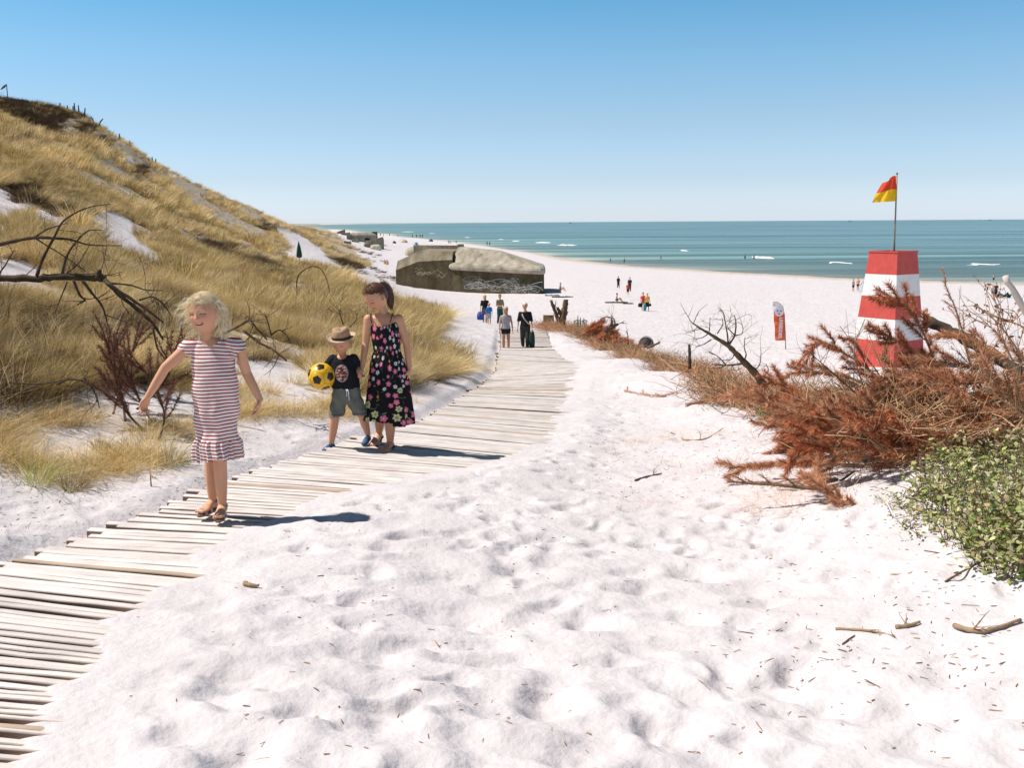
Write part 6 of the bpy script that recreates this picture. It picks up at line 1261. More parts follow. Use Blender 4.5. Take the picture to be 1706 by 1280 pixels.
def leafy(label, pts, seed, n, L, cols, name='leafy_branch', w=.5, tw=6):
    rg = random.Random(seed); b = np.array(pts[0]); root = empty(name, Vector(pts[0])); tag(root, label, 'branch'); P = smooth_path(np.array(pts) - b, 16); mb = MB(); mb.tube(P, np.linspace(.007, .002, 16), 5); tp = [P]
    for _ in range(tw):
        i = rg.randrange(3, 15); v = P[i] - P[i - 1]; v /= np.linalg.norm(v); v = v + np.array([rg.gauss(0, .8), rg.gauss(0, .5), rg.gauss(.2, .6)]); v /= np.linalg.norm(v); q = [P[i]]
        for j in range(6): v = v + np.array([rg.gauss(0, .15) for _ in range(3)]); v /= np.linalg.norm(v); q.append(q[-1] + v * rg.uniform(.02, .07))
        tp.append(np.array(q)); mb.tube(q, np.linspace(.003, .0012, 7), 4, caps=False)
    mb.build('stem', bark_tan, root); V = []; Fq = []; C = []; 
    for k in range(n):
        q = tp[rg.randrange(len(tp))]; p = q[rg.randrange(1, len(q))]; d = np.array([rg.gauss(0, 1), rg.gauss(0, 1), rg.gauss(-.5, .8)]); d /= np.linalg.norm(d); s = np.cross(d, [rg.gauss(0, 1), rg.gauss(0, 1), rg.gauss(0, 1)]); s /= np.linalg.norm(s); l = L * rg.uniform(.6, 1.2); nn = np.cross(d, s)
        i0 = 6 * k; V += [p, p + d * l * .35 + s * l * w * .5 + nn * l * .1, p + d * l * .35 - s * l * w * .5 + nn * l * .1, p + d * l * .75 + s * l * w * .3, p + d * l * .75 - s * l * w * .3, p + d * l - nn * l * .15]; Fq += [[i0, i0 + 1, i0 + 2], [i0 + 1, i0 + 3, i0 + 2], [i0 + 2, i0 + 3, i0 + 4], [i0 + 3, i0 + 5, i0 + 4]]; c = np.array(cols[rg.randrange(len(cols))]) * rg.uniform(.7, 1.2); C += [c] * 6
    mesh_np('leaves', np.array(V), np.array(Fq), mat('leaf_blades', attr='col', rough=.5, spec=.3, trans=.2), root, False, np.array(C)); return root
DRY = [(.40, .20, .10), (.30, .12, .06), (.50, .30, .17), (.22, .08, .05)]
for k, (pts, lb_) in enumerate([([(1620, 650, 6.4), (1640, 600, 6.4), (1665, 560, 6.4), (1650, 520, 6.4)], 'dry leaved twig rising right of the pale pine shoot'), ([(1700, 660, 6.2), (1690, 610, 6.2), (1668, 565, 6.2), (1640, 535, 6.2)], 'dry leaved twig leaning left at the right edge'), ([(1720, 620, 6.0), (1690, 575, 6.0), (1670, 545, 6.0), (1672, 520, 6.0)], 'uppermost dry leaved twig at the right edge'),
          ([(1600, 640, 6.8), (1625, 600, 6.8), (1630, 570, 6.8)], 'short dry leaved twig behind the brush heap'), ([(1720, 560, 6.3), (1695, 540, 6.3), (1665, 535, 6.3)], 'thin dry leaved twig entering from the right edge'), ([(1730, 740, 5.6), (1700, 690, 5.6), (1660, 660, 5.6), (1640, 640, 5.6)], 'dry leaved branch over the green plants at the right edge')]): leafy(lb_, BP(pts), 500 + k, 46, .030, DRY, tw=9)
dead_branch('bleached_stick', 'pale blurred bleached stick slanting in near the right edge above the brush', 'branch', [(BP([(1800, 900, 4.4), (1785, 720, 4.5), (1745, 590, 4.6), (1722, 540, 4.6), (1700, 505, 4.6), (1675, 460, 4.6)]), .024, .013)], mat('bleached_wood', (.62, .54, .46), .8), 61, (0, .1))
dead_branch('weathered_board', 'dark grey log end slanting down to the right beside the tower', 'log', [(BP([(1541, 535, 9.0), (1580, 552, 8.9), (1620, 572, 8.8), (1680, 610, 8.6), (1760, 680, 8.2)]), .050, .055)], bark, 62, (0, .1))
dead_branch('fallen_branch', 'pale crooked branch rising out of the green plants at the lower right', 'branch', [(BP([(1740, 965, 4.3), (1700, 905, 4.5), (1680, 870, 4.6), (1648, 842, 4.7)]), .012, .006)], bark_pale, 63, (1, .15))
dead_branch('fallen_branch', 'forked brown stick at the lower edge of the green plants', 'branch', [(BP([(1720, 965, 4.25), (1672, 938, 4.3), (1600, 928, 4.4), (1540, 918, 4.5)]), .008, .003), (BP([(1655, 935, 4.3), (1640, 900, 4.45), (1615, 870, 4.6)]), .007, .004), (BP([(1655, 940, 4.3), (1620, 965, 4.2), (1575, 990, 4.1)]), .005, .002)], bark_mid, 64, (1, .15))
dead_branch('fallen_branch', 'thick grey brown branch lying on the sand in front of the brush', 'branch', [([np.array(on_ground(x, y)) + [0, 0, .03] for x, y in ((1490, 728), (1450, 733), (1400, 738), (1362, 742))], .030, .020)], bark_mid, 65, (2, .25))
# green plants
def green(label, poly, n, L, seed, h=.25, name='green_shrub', cat='shrub', cols=((.26, .32, .08), (.38, .42, .14), (.14, .20, .05), (.52, .52, .25), (.60, .57, .36), (.46, .34, .18))):
    rg = random.Random(seed); u0, u1 = min(p[0] for p in poly), max(p[0] for p in poly); v0, v1 = min(p[1] for p in poly), max(p[1] for p in poly); c0 = on_ground((u0 + u1) / 2, (v0 + v1) / 2); b = np.array(c0); root = empty(name, c0); tag(root, label, cat); V = []; Fq = []; C = []; k = 0; mb = MB(); pa = np.array(poly, float); cu, cv = pa.mean(0)
    while k < n:
        u, v = rg.uniform(u0, u1), rg.uniform(v0, v1)
        if not inpoly(np.array([u]), np.array([v]), poly)[0]: continue
        g = np.array(on_ground(u, v)) - b if k % 12 == 0 or k == 0 else g; hh = h * rg.uniform(.3, 1.1) * (.5 + vnoise(g[0] * 4, g[1] * 4)); st = [g, g + [rg.gauss(0, .03), rg.gauss(0, .03), hh * .5], g + [rg.gauss(0, .06), rg.gauss(0, .05), hh]] if k % 12 == 0 or k == 0 else st
        if k % 12 == 0: mb.tube(np.array(st), [.003, .002, .0012], 4, caps=False)
        t = rg.random(); p = st[0] * (1 - t) ** 2 + 2 * t * (1 - t) * np.array(st[1]) + t * t * np.array(st[2]) + np.array([rg.gauss(0, .03), rg.gauss(0, .03), rg.gauss(0, .012)]); d = np.array([rg.gauss(0, 1), rg.gauss(0, 1), rg.gauss(.4, .6)]); d /= np.linalg.norm(d); s = np.cross(d, [rg.gauss(0, .4), rg.gauss(0, .4), 1]); s /= np.linalg.norm(s); l = L * rg.uniform(.6, 1.25); nn = np.cross(s, d)
        i0 = 6 * k; V += [p, p + d * l * .35 + s * l * .3 + nn * l * .08, p + d * l * .35 - s * l * .3 + nn * l * .08, p + d * l * .75 + s * l * .2, p + d * l * .75 - s * l * .2, p + d * l - nn * l * .1]; Fq += [[i0, i0 + 1, i0 + 2], [i0 + 1, i0 + 3, i0 + 2], [i0 + 2, i0 + 3, i0 + 4], [i0 + 3, i0 + 5, i0 + 4]]; c = np.array(cols[rg.randrange(len(cols))]) * rg.uniform(.7, 1.2); C += [c] * 6; k += 1
    mb.build('stems', bark_mid, root); mesh_np('leaves', np.array(V), np.array(Fq), mat('leaf_blades', attr='col', rough=.5, spec=.3, trans=.2), root, False, np.array(C))
green('leafy green low shrub at the right edge below the brown brush', [(1525, 830), (1550, 775), (1600, 745), (1730, 735), (1730, 975), (1660, 965), (1600, 935), (1560, 905), (1590, 870), (1530, 860)], 5200, .036, 71, .27)
green('sparse creeping leaves at the left fringe of the green shrub', [(1480, 860), (1510, 810), (1560, 830), (1580, 890), (1530, 900), (1490, 885)], 500, .024, 72, .08)
green('small bright green patch on the sand at the foot of the leaning dead tree', [(1262, 700), (1280, 668), (1330, 672), (1345, 690), (1330, 702), (1290, 706)], 900, .035, 73, .13, cols=((.20, .30, .06), (.30, .38, .10), (.12, .20, .05)))
green('olive undergrowth in the brush line left of the leaning dead tree', [(1150, 640), (1180, 615), (1250, 620), (1262, 650), (1200, 652)], 700, .04, 74, .22, cols=((.22, .22, .08), (.30, .28, .12), (.14, .15, .05)))
# brushwood along the line back to the litter rack
brush_mat = mat('brushwood', attr='col', rough=.85, spec=.1, rnd=.25)
def stick_proto(seed, n, L, cols, r=.0042, flat=.45):
    rg = random.Random(seed); mb = MB()
    for k in range(n):
        a = rg.uniform(0, 6.28); p = np.array([rg.gauss(0, .22), rg.gauss(0, .22), rg.uniform(0, .12)]); v = np.array([math.cos(a), math.sin(a), rg.uniform(-.1, flat * 2)]); v /= np.linalg.norm(v); l = L * rg.uniform(.3, 1.1); q = [p]
        for j in range(3): v = v + np.array([rg.gauss(0, .2) for _ in range(3)]); v /= np.linalg.norm(v); q.append(q[-1] + v * l / 3)
        c = np.array(cols[rg.randrange(len(cols))]) * rg.uniform(.7, 1.2); mb.tube(q, np.linspace(r, r * .4, 4), 3, c, caps=False)
    V = np.concatenate(mb.V); return proto('brush_clump', V, np.concatenate(mb.F4), np.concatenate(mb.C), brush_mat)
BC = [(.42, .25, .13), (.56, .38, .22), (.28, .16, .08), (.62, .42, .25), (.17, .10, .06)]; OC = [(.62, .27, .13), (.50, .21, .10), (.46, .26, .15), (.68, .42, .28)]
bp_ = [stick_proto(600 + k, 90, .42, BC if k < 4 else OC) for k in range(5)]
line = [(905, 548, 6), (930, 548, 7), (960, 552, 9), (985, 562, 10), (1010, 573, 11), (1045, 588, 12), (1080, 603, 13), (1100, 612, 14), (1130, 625, 16), (1160, 636, 17), (1200, 644, 16), (1240, 652, 14), (1280, 664, 14), (1330, 680, 14), (1380, 700, 14)]
P = []; Sc = []; Ix = []
for k in range(420):
    t = fill.uniform(0, len(line) - 1.001); i = int(t); f = t - i; px = line[i][0] * (1 - f) + line[i + 1][0] * f; Dl = np.interp(px, [905, 960, 1000, 1050, 1100, 1150, 1200, 1250, 1300, 1380], [43, 40, 36, 28.5, 22, 17.5, 14, 12.5, 11.3, 9.8]); g = place(px + fill.gauss(0, 5), Dl * (1 + fill.gauss(0, .042)))
    P.append(g); Sc.append(fill.uniform(.4, 1.05) * (1.0 + g.y * .012)); Ix.append(4 if (fill.random() < .12 or 955 < px < 1000 and fill.random() < .4) else fill.randrange(4))
scatter('brushwood', bp_, np.array(P), np.array(Sc), rng.uniform(0, 6.28, len(P)), 'low tangle of dry brushwood running down to the litter rack', 'brushwood', np.array(Ix))
Pn = np.array(P)[np.random.default_rng(4).choice(len(P), 260)]; scatter('dry_grass', near_p[:3], Pn + [0, 0, -.02], rng.uniform(.25, .6, len(Pn)), rng.uniform(0, 6.28, len(Pn)), 'dry grass growing through the brushwood line', 'grass')
Pd = [on_ground(fill.uniform(1000, 1560), fill.uniform(648, 850), 3, 30) for _ in range(420)]; Pd = [q for q in Pd if vnoise(q.x * 1.6, q.y * 1.6) > .56 and q.y < 15]
wisp_p = [proto('wisps', *blades(30, .06, .22, .0026, 1.6, (.2, -.2), [FADED, [(.62, .42, .24), (.50, .32, .18)]][k], 160 + k, 3, 1.2, .14), grass_mat) for k in range(2)]
scatter('dry_wisps', wisp_p, np.array(Pd), rng.uniform(.4, 1.2, len(Pd)), rng.uniform(0, 6.28, len(Pd)), 'dry brown wisps lying flat on the sand before the brush line', 'dry grass')
heap = []
for k in range(34):
    px = fill.uniform(1430, 1740); heap.append(place(px, fill.uniform(6.2, 9.5), fill.uniform(0, .35)))
scatter('brush_litter', bp_, np.array(heap), rng.uniform(.6, 1.25, len(heap)), rng.uniform(0, 6.28, len(heap)), 'tangled dead twigs filling the foot of the brush heap', 'twigs', np.where(rng.random(len(heap)) < .65, 4, rng.integers(0, 4, len(heap))))
# things standing in the brush line
def plank(label, px, row, wpx, hpx, lean=0, name='wooden_board', m=None):
    p = place(px, 43); s = p.y / F; mb = MB(); mb.box((0, 0, hpx * s / 2), (wpx * s, .05 + .3 * wpx * s * .2, hpx * s), M=Matrix.Rotation(lean, 3, 'Y')); o = mb.build(name, m or bark_mid, None, False); o.location = p; tag(o, label, 'board')
plank('weathered square board standing at the far end of the brush line', 914, 548, 18, 24, 0, m=mat('tan_board', (.36, .26, .15), .85, noise=(8, .3)))
q = place(935, 41); dead_branch('tree_stump', 'thick broken stump pointing up at the far end of the brush line', 'stump', [(PX([(936, 552), (938, 530), (941, 512), (943, 499)], q.y), .16, .10), (PX([(938, 530), (932, 520), (929, 512)], q.y), .10, .05)], bark_mid, 81, (1, .5))
dead_branch('dead_branch', 'leaning bare pole left of the thick far stump', 'branch', [(PX([(936, 548), (926, 522), (918, 500)], q.y), .09, .06)], bark_mid, 82, (1, .6))
q = on_ground(1175, 642); dead_branch('fence_stake', 'short dark stake in the brush line left of the leaning dead tree', 'stake', [(PX([(1149, 615), (1149, 598), (1148, 574)], 13), .024, .018)], bark, 83, (0, .2))
dead_branch('dead_branch', 'dark stick pointing right out of the brushwood above the orange bough', 'branch', [(PX([(1008, 552), (1020, 545), (1030, 540)], 31), .07, .04)], bark, 84, (1, .5)); dead_branch('dead_branch', 'stick pointing right just below the dark domed tent', 'branch', [(PX([(1078, 580), (1090, 575), (1100, 570)], 24), .04, .02)], bark_mid, 85, (1, .3))
dead_branch('dead_branch', 'thin twig poking up behind the brushwood left of the domed tent', 'branch', [(PX([(1046, 575), (1046, 560), (1043, 551)], 27), .02, .01)], bark_mid, 86, (1, .3)); dead_branch('dead_branch', 'bare arching twigs above the orange boughs', 'branch', [(PX([(1010, 560), (1020, 535), (1012, 528), (1000, 532)], 31), .03, .012), (PX([(1024, 548), (1024, 535), (1018, 526)], 31), .03, .012)], bark_mid, 87, (3, .5))
for k, (px, row, lb_) in enumerate([(975, 560, 'bright rust coloured bough in the brush line right of the litter rack'), (1000, 553, 'rust coloured bough arching over the brushwood behind the orange one')]):
    g = place(px, 36 if k == 0 else 34); s = g.y / F; bough(lb_, [np.array(g) + np.array(q_) * s for q_ in ((-18, 0, -2), (-5, 4, 8), (10, 0, 12), (28, 0, 8), (38, 0, 2))], 700 + k, .03, 12, .9, 260, .22, RUST, w=.02)
bough('thin brown frond lying on the sand below the middle of the brush line', [np.array(on_ground(x, y)) + [0, 0, .02] for x, y in ((1140, 650), (1110, 662), (1075, 660), (1040, 655))], 710, .006, 4, .2, 110, .05, FADED); bough('thin brown frond lying right of the middle sand edge', [np.array(on_ground(x, y)) + [0, 0, .02] for x, y in ((1270, 668), (1220, 668), (1175, 672), (1145, 678))], 711, .006, 4, .2, 90, .05, FADED)
# loose sticks one can tell apart
for k, (pts, lb_, r) in enumerate([([(1392, 1051), (1430, 1052), (1460, 1056), (1490, 1064)], 'long thin brown stick lying on the sand at lower right', .006), ([(1404, 1076), (1414, 1068), (1424, 1062)], 'short stick just below the long thin one', .004), ([(1492, 1050), (1512, 1047), (1532, 1042)], 'furry brown twig right of the long thin stick', .009), ([(1058, 803), (1078, 796), (1102, 791)], 'reddish stick on the open sand in the middle', .008),
      ([(1138, 735), (1175, 733), (1205, 715)], 'curved dark stick below the green patch at left', .007), ([(1118, 722), (1138, 733)], 'small dark stick left of the curved one', .006), ([(407, 977), (420, 980), (432, 981)], 'small brown chip of wood on the sand by the boardwalk', .011), ([(1345, 770), (1325, 735), (1322, 725), (1310, 742)], 'thin upright twig on the sand left of the brush', .005),
      ([(1590, 1048), (1620, 1056), (1650, 1055), (1700, 1040)], 'brown needle covered twig on the sand at the right edge', .010), ([(1575, 972), (1620, 945), (1660, 925)], 'straight twig below the green shrub', .005), ([(1265, 705), (1300, 712), (1340, 706)], 'dark stick along the bottom of the bright green patch', .006), ([(252, 812), (253, 800), (254, 792)], 'small upright stick in the sand left of the striped girl', .005)]):
    P_ = [np.array(on_ground(x, y)) + [0, 0, r] for x, y in pts]
    if lb_.startswith('small upright'): P_ = [np.array(on_ground(252, 812)) + [0, 0, z] for z in (-.02, .03, .075)]
    dead_branch('stick', lb_, 'stick', [(P_, r, r * .6)], bark_mid if k % 2 else bark_pale, 900 + k, (1 if len(pts) > 2 and 'chip' not in lb_ else 0, .10), part='limb')
# bits of straw and bark strewn on the sand
def litter(n, seed):
    rg = random.Random(seed); mb = MB(); pal = [(.34, .22, .12), (.20, .12, .07), (.50, .36, .22), (.42, .22, .12)]
    done = 0
    while done < n:
        z_ = rg.random()
        if z_ < .42: px, row = rg.uniform(980, 1560), rg.uniform(640, 830)
        elif z_ < .70: px, row = rg.uniform(-40, 500), rg.uniform(640, 900)
        elif z_ < .80: px, row = rg.uniform(1200, 1706), rg.uniform(850, 1150)
        else: px, row = rg.uniform(0, 1706), rg.uniform(700, 1270)
        if vnoise(px / 60, row / 30) < rg.random() * .9: continue
        g = on_ground(px, row, 2, 40); s = g.x - float(bw_left(g.y)); done += 1
        if -.1 < s < 1.0 and rg.random() < .9: continue
        L = rg.uniform(.006, .03) * (1 + (rg.random() < .10) * 1.6); a = rg.gauss(.0, .9); c = np.array(pal[rg.randrange(4)]) * rg.uniform(.7, 1.2); p = np.array(g) + [0, 0, .003]; q = [p, p + np.array([math.cos(a), math.sin(a), 0]) * L * .5 + [0, 0, rg.uniform(0, .25) * L], p + np.array([math.cos(a + .15), math.sin(a + .15), 0]) * L]; w_ = rg.uniform(.0012, .0036); mb.box(p, (L, w_, w_ * .8), rz=a, col=c, taper=(.8, .6))
    o = mb.build('sand_litter', mat('litter_bits', attr='col', rough=.9, spec=.1), None, False, True); tag(o, 'tiny bits of straw, bark and shell strewn over the sand', 'litter', kind='stuff')
litter(2000, 12)
# brown twiggy bush under the fallen trunk
for k, (px, row) in enumerate([(225, 600), (250, 585), (195, 590), (215, 560), (240, 560), (175, 575)]):
    g = place(px, [7.7, 7.4, 7.9, 8.3, 8.0, 8.1][k]); pts = [np.array(g)]; rg = random.Random(40 + k); v = np.array([rg.gauss(0, .5), rg.gauss(0, .2), .8])
    for j in range(4): v = v + np.array([rg.gauss(0, .3), rg.gauss(0, .2), 0]); v /= np.linalg.norm(v); pts.append(pts[-1] + v * .2)
    bough('dark red brown dead bough under the fallen trunk, %s' % ['upper right of the heap', 'lower right behind the girl\'s arm', 'left of the heap', 'topmost in the middle', 'right end near the girl\'s hair', 'leftmost and lowest'][k], pts, 740 + k, .010, 14, .34, 150, .05, [(.20, .085, .06), (.13, .055, .04), (.30, .14, .10)], bark, 'dead_bough', 'dark dead boughs under the fallen trunk')
# dark plants and tide wrack on the sand below the dune end
Pw = []
for (xa, ya), (xb, yb), n_ in (((585, 414), (636, 430), 16), ((600, 436), (655, 466), 34), ((592, 452), (700, 480), 26), ((640, 440), (600, 432), 8)):
    for _ in range(n_): t = fill.random(); Pw.append(on_ground(xa + (xb - xa) * t + fill.gauss(0, 2), ya + (yb - ya) * t + fill.gauss(0, 1.6)))
Pw = [q for q in Pw if q.y < 500]
scatter('dark_beach_plants', heath_p, np.array(Pw), np.array([fill.uniform(.3, .9) * q.y / 110 for q in Pw]), rng.uniform(0, 6.28, len(Pw)), 'dark low plants on the sand below the end of the dune', 'plants')
# surf
def surf():
    foam = mat('sea_foam', (.85, .86, .86), .8, .2)
    for px, row, w, lb_ in [(945, 409, 34, 'long white breaker off the middle of the beach'), (905, 404.5, 26, 'white breaker left of the long one'), (1272, 430, 26, 'small white breaker beside the wading bathers'), (860, 402, 14, 'short breaker farther left off the beach'), (680, 386.5, 22, 'white surf off the far beach'), (720, 389, 12, 'small white wave beyond the far bathers'), (778, 396, 12, 'small white wave off the bunker beach'), (1140, 418, 10, 'small splash of foam off the middle beach'), (1640, 441, 70, 'faint foam line at the right'), (1395, 438, 40, 'thin foam line left of the tower'), (835, 399, 10, 'tiny crest left of the short breaker')]:
        r = ray(px, row); D = SEA / r[2]; s = D / F; n = 26; t = np.linspace(0, 1, n); g = np.random.default_rng(int(px)); wid = w * s; X = (t - .5) * wid; hh = (.30 + .18 * g.random(n)) * np.sin(np.pi * t) ** .6 * min(1, w / 20) * (.35 if w > 35 else 1); dd = (1.5 + 2.2 * g.random(n)) * np.sin(np.pi * t) ** .5 * (.5 if w > 35 else 1)
        Yc = np.interp(t, np.linspace(0, 1, 6), g.normal(0, 2, 6)) + (t - .5) * wid * -.10; V = np.concatenate([np.stack([X, Yc - dd, 0 * t + .02], -1), np.stack([X, Yc - dd * .4, hh], -1), np.stack([X, Yc, hh * 1.1], -1), np.stack([X, Yc + dd * .7, 0 * t + .02], -1)]); o = mesh_np('breaking_wave', V, grid_faces(n, 4), foam, None, True); o.location = (r[0] * D, D, SEA); tag(o, lb_, 'wave')
surf()
for px, w, lb_ in ((950, 4, 'tiny ship on the horizon off the middle of the beach'), (1415, 6, 'tiny ship on the horizon left of the flag'), (1647, 6, 'tiny ship on the horizon right of the flag')):
    r = ray(px, 369); D = 7000; s = D / F; o = empty('ship', (r[0] * D, D, SEA)); tag(o, lb_, 'ship', None); a = mat('ship_hull', (.42, .5, .56), .8); mb = MB(); mb.box((0, 0, 2), (w * s, 12, 5), taper=(1.06, 1)); mb.build('hull', a, o, False); mb = MB(); mb.box((w * s * .3, 0, 6.8), (w * s * .18, 9, 5)); mb.build('superstructure', a, o, False)
# ------------------------------------------------------------------ bathers and walkers farther off (generic figure, posed one by one)
HAIR = {'blond': (.62, .46, .24), 'brown': (.12, .06, .03), 'dark': (.04, .025, .018), 'grey': (.45, .42, .38), 'white': (.75, .68, .58)}
def walker(label, px, row, hpx, face=0., top=None, sleeve=.5, bottom=(.03, .03, .035), leg=.45, hair='brown', stride=.3, arms=(.1, .1), D=None, group=None, fine=.012, kid=1.0, skirt=False, long_hair=False, sit=False, bend=(0, 0), wade=0):
    p = on_ground(px, row) if D is None else at(px, row, D); H = float(np.clip(hpx / F * p.y, .8, 1.95)); root = empty('person', p, face); tag(root, label, 'person', group)
    k = H; hw = 1 + .12 * (kid - 1); s = stride
    J = lambda x, y, z: np.array([x, y, z], float) * k
    hd = .135 * kid ** .3 * 1.0
    hip, kn, an = .50, .275, .04
    if sit:
        k = k / .52; H = k; pel = J(0, 0, .07); J0 = [(J(0, .0, .06), .075 * k, .055 * k), (J(0, .0, .16), .066 * k, .045 * k), (J(0, -.02, .27), .085 * k, .05 * k), (J(0, -.03, .34), .06 * k, .035 * k)]
        L1 = [J(.05, -.03, .06), J(.07, -.22, .20), J(.07, -.36, .02)]; L2 = [J(-.05, -.03, .06), J(-.08, -.2, .14), J(-.10, -.40, .02)]; sh = .33; hc = J(0, -.04, .44)
    else:
        J0 = [(J(0, 0, .47), .06 * k, .05 * k), (J(0, 0, .52), .092 * k, .060 * k), (J(0, 0, .61), .072 * k, .048 * k), (J(0, 0, .72), .092 * k, .056 * k), (J(0, 0, .79), .098 * k, .045 * k), (J(0, 0, .825), .04 * k, .032 * k)]
        L1 = [J(.048, 0, hip), J(.052, -.5 * s * .22 - .02, kn), J(.05, -s * .30, an + .0)]; L2 = [J(-.048, 0, hip), J(-.052, .35 * s * .2 - .02, kn), J(-.05, s * .30, an + .03 * s)]; sh = .80; hc = J(0, -.015, .93)
    mb = MB(); torso(mb, J0, [1, 0, 0], 0, 20); nk = J(0, 0, sh + .01) if not sit else J(0, -.03, .34)
    seg(mb, nk, hc - J(0, -.01, .03), .03 * k, .028 * k, 8); mb.ball(hc, np.array([.048, .057, .067]) * k * kid ** .25, 16, 12); mb.ball(hc + J(0, -.055, -.012), np.array([.009, .014, .014]) * k, 8, 6)
    for q in (-1, 1): mb.ball(hc + J(q * .048, 0, -.008), np.array([.008, .012, .018]) * k, 6, 6)
    for Ls in (L1, L2):
        seg(mb, Ls[0], Ls[1], .050 * k, .034 * k, 10); seg(mb, Ls[1], Ls[2], .034 * k, .020 * k, 10, mid=.18); a = Ls[2]; seg(mb, a + J(0, .012, -.022), a + J(0, -.085, -.026), .020 * k, .015 * k, 8)
    A = []
    for q, sw, bd in ((1, arms[0], bend[0]), (-1, arms[1], bend[1])):
        z0 = sh - .015 if not sit else .32; S0 = J(q * .098, 0 if not sit else -.02, z0); E = S0 + J(q * (.03 + .06 * abs(sw) * .3), sw * -.10, -.165); Wr = E + (J(q * .01, -.03 - sw * .10, -.145) if not bd else J(-q * .05 * bd, -.12 * bd, -.10 + .16 * max(0, bd - 1)))
        seg(mb, S0, E, .027 * k, .022 * k, 8); seg(mb, E, Wr, .021 * k, .014 * k, 8); d = Wr - E; d /= np.linalg.norm(d)
        if H * F / p.y > 60: hand(mb, Wr, d, [-q, -.2, 0], .10 * k, .5, -q, .05)
        else: seg(mb, Wr, Wr + d * .055 * k, .015 * k, .010 * k, 6)
        A.append((S0, E, Wr))
    V, Fq = remesh(mb, fine * k, 2); sk = np.tile(np.array(SKIN if not (len(label) % 3 == 0) else SKIN_TAN), (len(V), 1)); 
    if H * F / p.y > 40: sk = face_paint(V, sk, hc, np.eye(3), .13 * k, SKIN)
    mesh_np('body', V, Fq, skin_mat, root, True, sk)
    if top is not None:
        mb = MB(); torso(mb, J0[(0 if not sit else 0):] if True else J0, [1, 0, 0], .012 * k, 20)
        for S0, E, Wr in A:
            if sleeve: seg(mb, S0, S0 + (E - S0) * min(sleeve * 1.6, 1), .036 * k, .034 * k, 8)
            if sleeve > .8: seg(mb, E, E + (Wr - E) * .8, .03 * k, .024 * k, 8)
        V, Fq = remesh(mb, fine * k, 2); lim = J(0, 0, .815)[2]; lo = J(0, 0, .47)[2]
        if not sit: V, Fq = cut(V, Fq, lambda V: (V[:, 2] < lim) & (V[:, 2] > lo))
        mesh_np('shirt' if not skirt else 'dress_top', V, Fq, mat('cloth_%d_%d_%d' % tuple(int(c * 99) for c in top), top, .85, .12, noise=(6, .12)), root)
    if bottom is not None:
        mb = MB()
        if skirt: torso(mb, [(J(0, 0, .56), .085 * k, .06 * k), (J(0, 0, .50), .11 * k, .09 * k), (J(0, 0, .30), .14 * k, .12 * k)], [1, 0, 0], 0, 20)
        else:
            torso(mb, [(J0[0][0] - J(0, 0, .01), .07 * k, .055 * k)] + [(J0[i][0], J0[i][1] + .010 * k, J0[i][2] + .010 * k) for i in (0, 1)], [1, 0, 0], .006 * k, 20)
            for Ls in (L1, L2):
                if leg <= .5: seg(mb, Ls[0], Ls[0] + (Ls[1] - Ls[0]) * leg * 2, .062 * k, .052 * k, 10)
                else: seg(mb, Ls[0], Ls[1], .062 * k, .048 * k, 10); seg(mb, Ls[1], Ls[1] + (Ls[2] - Ls[1]) * (leg - .5) * 2, .047 * k, .036 * k, 10)
        V, Fq = remesh(mb, fine * k, 2); mesh_np('skirt' if skirt else ('trousers' if leg > .5 else 'shorts'), V, Fq, mat('cloth_%d_%d_%d' % tuple(int(c * 99) for c in bottom), bottom, .85, .12, noise=(6, .12)), root)
    mb = MB(); hr = np.array([.054, .062, .067]) * k * kid ** .25; mb.ball(hc + J(0, .010, .008), hr, 18, 12); V = mb.V[0]; L_ = (V - hc) / k
    V, Fq = cut(V, mb.F4[0], lambda V: (((V - hc)[:, 2] / k > .022) | (((V - hc)[:, 1] / k > .005) & ((V - hc)[:, 2] / k > (-.06 if long_hair else -.035)))))
    hm_ = mat('hair_' + hair, HAIR[hair], .5, .4)
    mesh_np('hair', V, Fq, hm_, root)
    if long_hair: mb = MB(); torso(mb, [(hc + J(0, .03, .02), .045 * k, .03 * k), (hc + J(0, .04, -.04), .052 * k, .03 * k), (hc + J(0, .045, -.11), .045 * k, .02 * k)], [1, 0, 0], 0, 14); mb.build('hair', hm_, root)
    return root, p, k, A, hc
def bag(label, root, A, side, w, h, c, top=.0, name='bag', cat='bag', lean=0):
    Wr = A[side][2]; M_ = root.matrix_basis if False else Matrix.Translation(root.location) @ Matrix.Rotation(root.rotation_euler.z, 4, 'Z'); q = M_ @ Vector(Wr); o = empty(name, q, root.rotation_euler.z); tag(o, label, cat); mb = MB(); a = np.arange(20) / 20 * 2 * np.pi
    mb.loft([np.stack([w * s * np.cos(a) + lean * t, w * .55 * s * np.sin(a), -.06 - h * t + 0 * a], -1) for t, s in ((0, .35), (.08, .7), (.3, .95), (.7, 1), (.95, .9), (1, .6))]); mb.build('sack', mat('bag_%d_%d' % (int(c[0] * 99), int(c[2] * 99)), c, .75), o)
    mb = MB(); mb.tube([(-w * .5, 0, -.10), (0, 0, .0), (w * .5, 0, -.10)], .008, 6); mb.build('handle', mat('bag_handle', (.03, .03, .03), .7), o)
r_, p_, k_, A_, h_ = walker('teenage girl in a pale grey sleeveless top and black shorts walking up the boardwalk', 843, 587, 77, R(4), (.42, .38, .42), 0, (.02, .02, .025), .16, 'blond', .18, (.25, .2), D=34, long_hair=True, kid=1.15)
r_, p_, k_, A_, h_ = walker('stout woman in black T-shirt and cropped black trousers with a white shoulder strap', 875, 587, 84, R(-5), (.022, .022, .024), .55, (.05, .052, .045), .80, 'white', .35, (.3, .25), D=34.2)
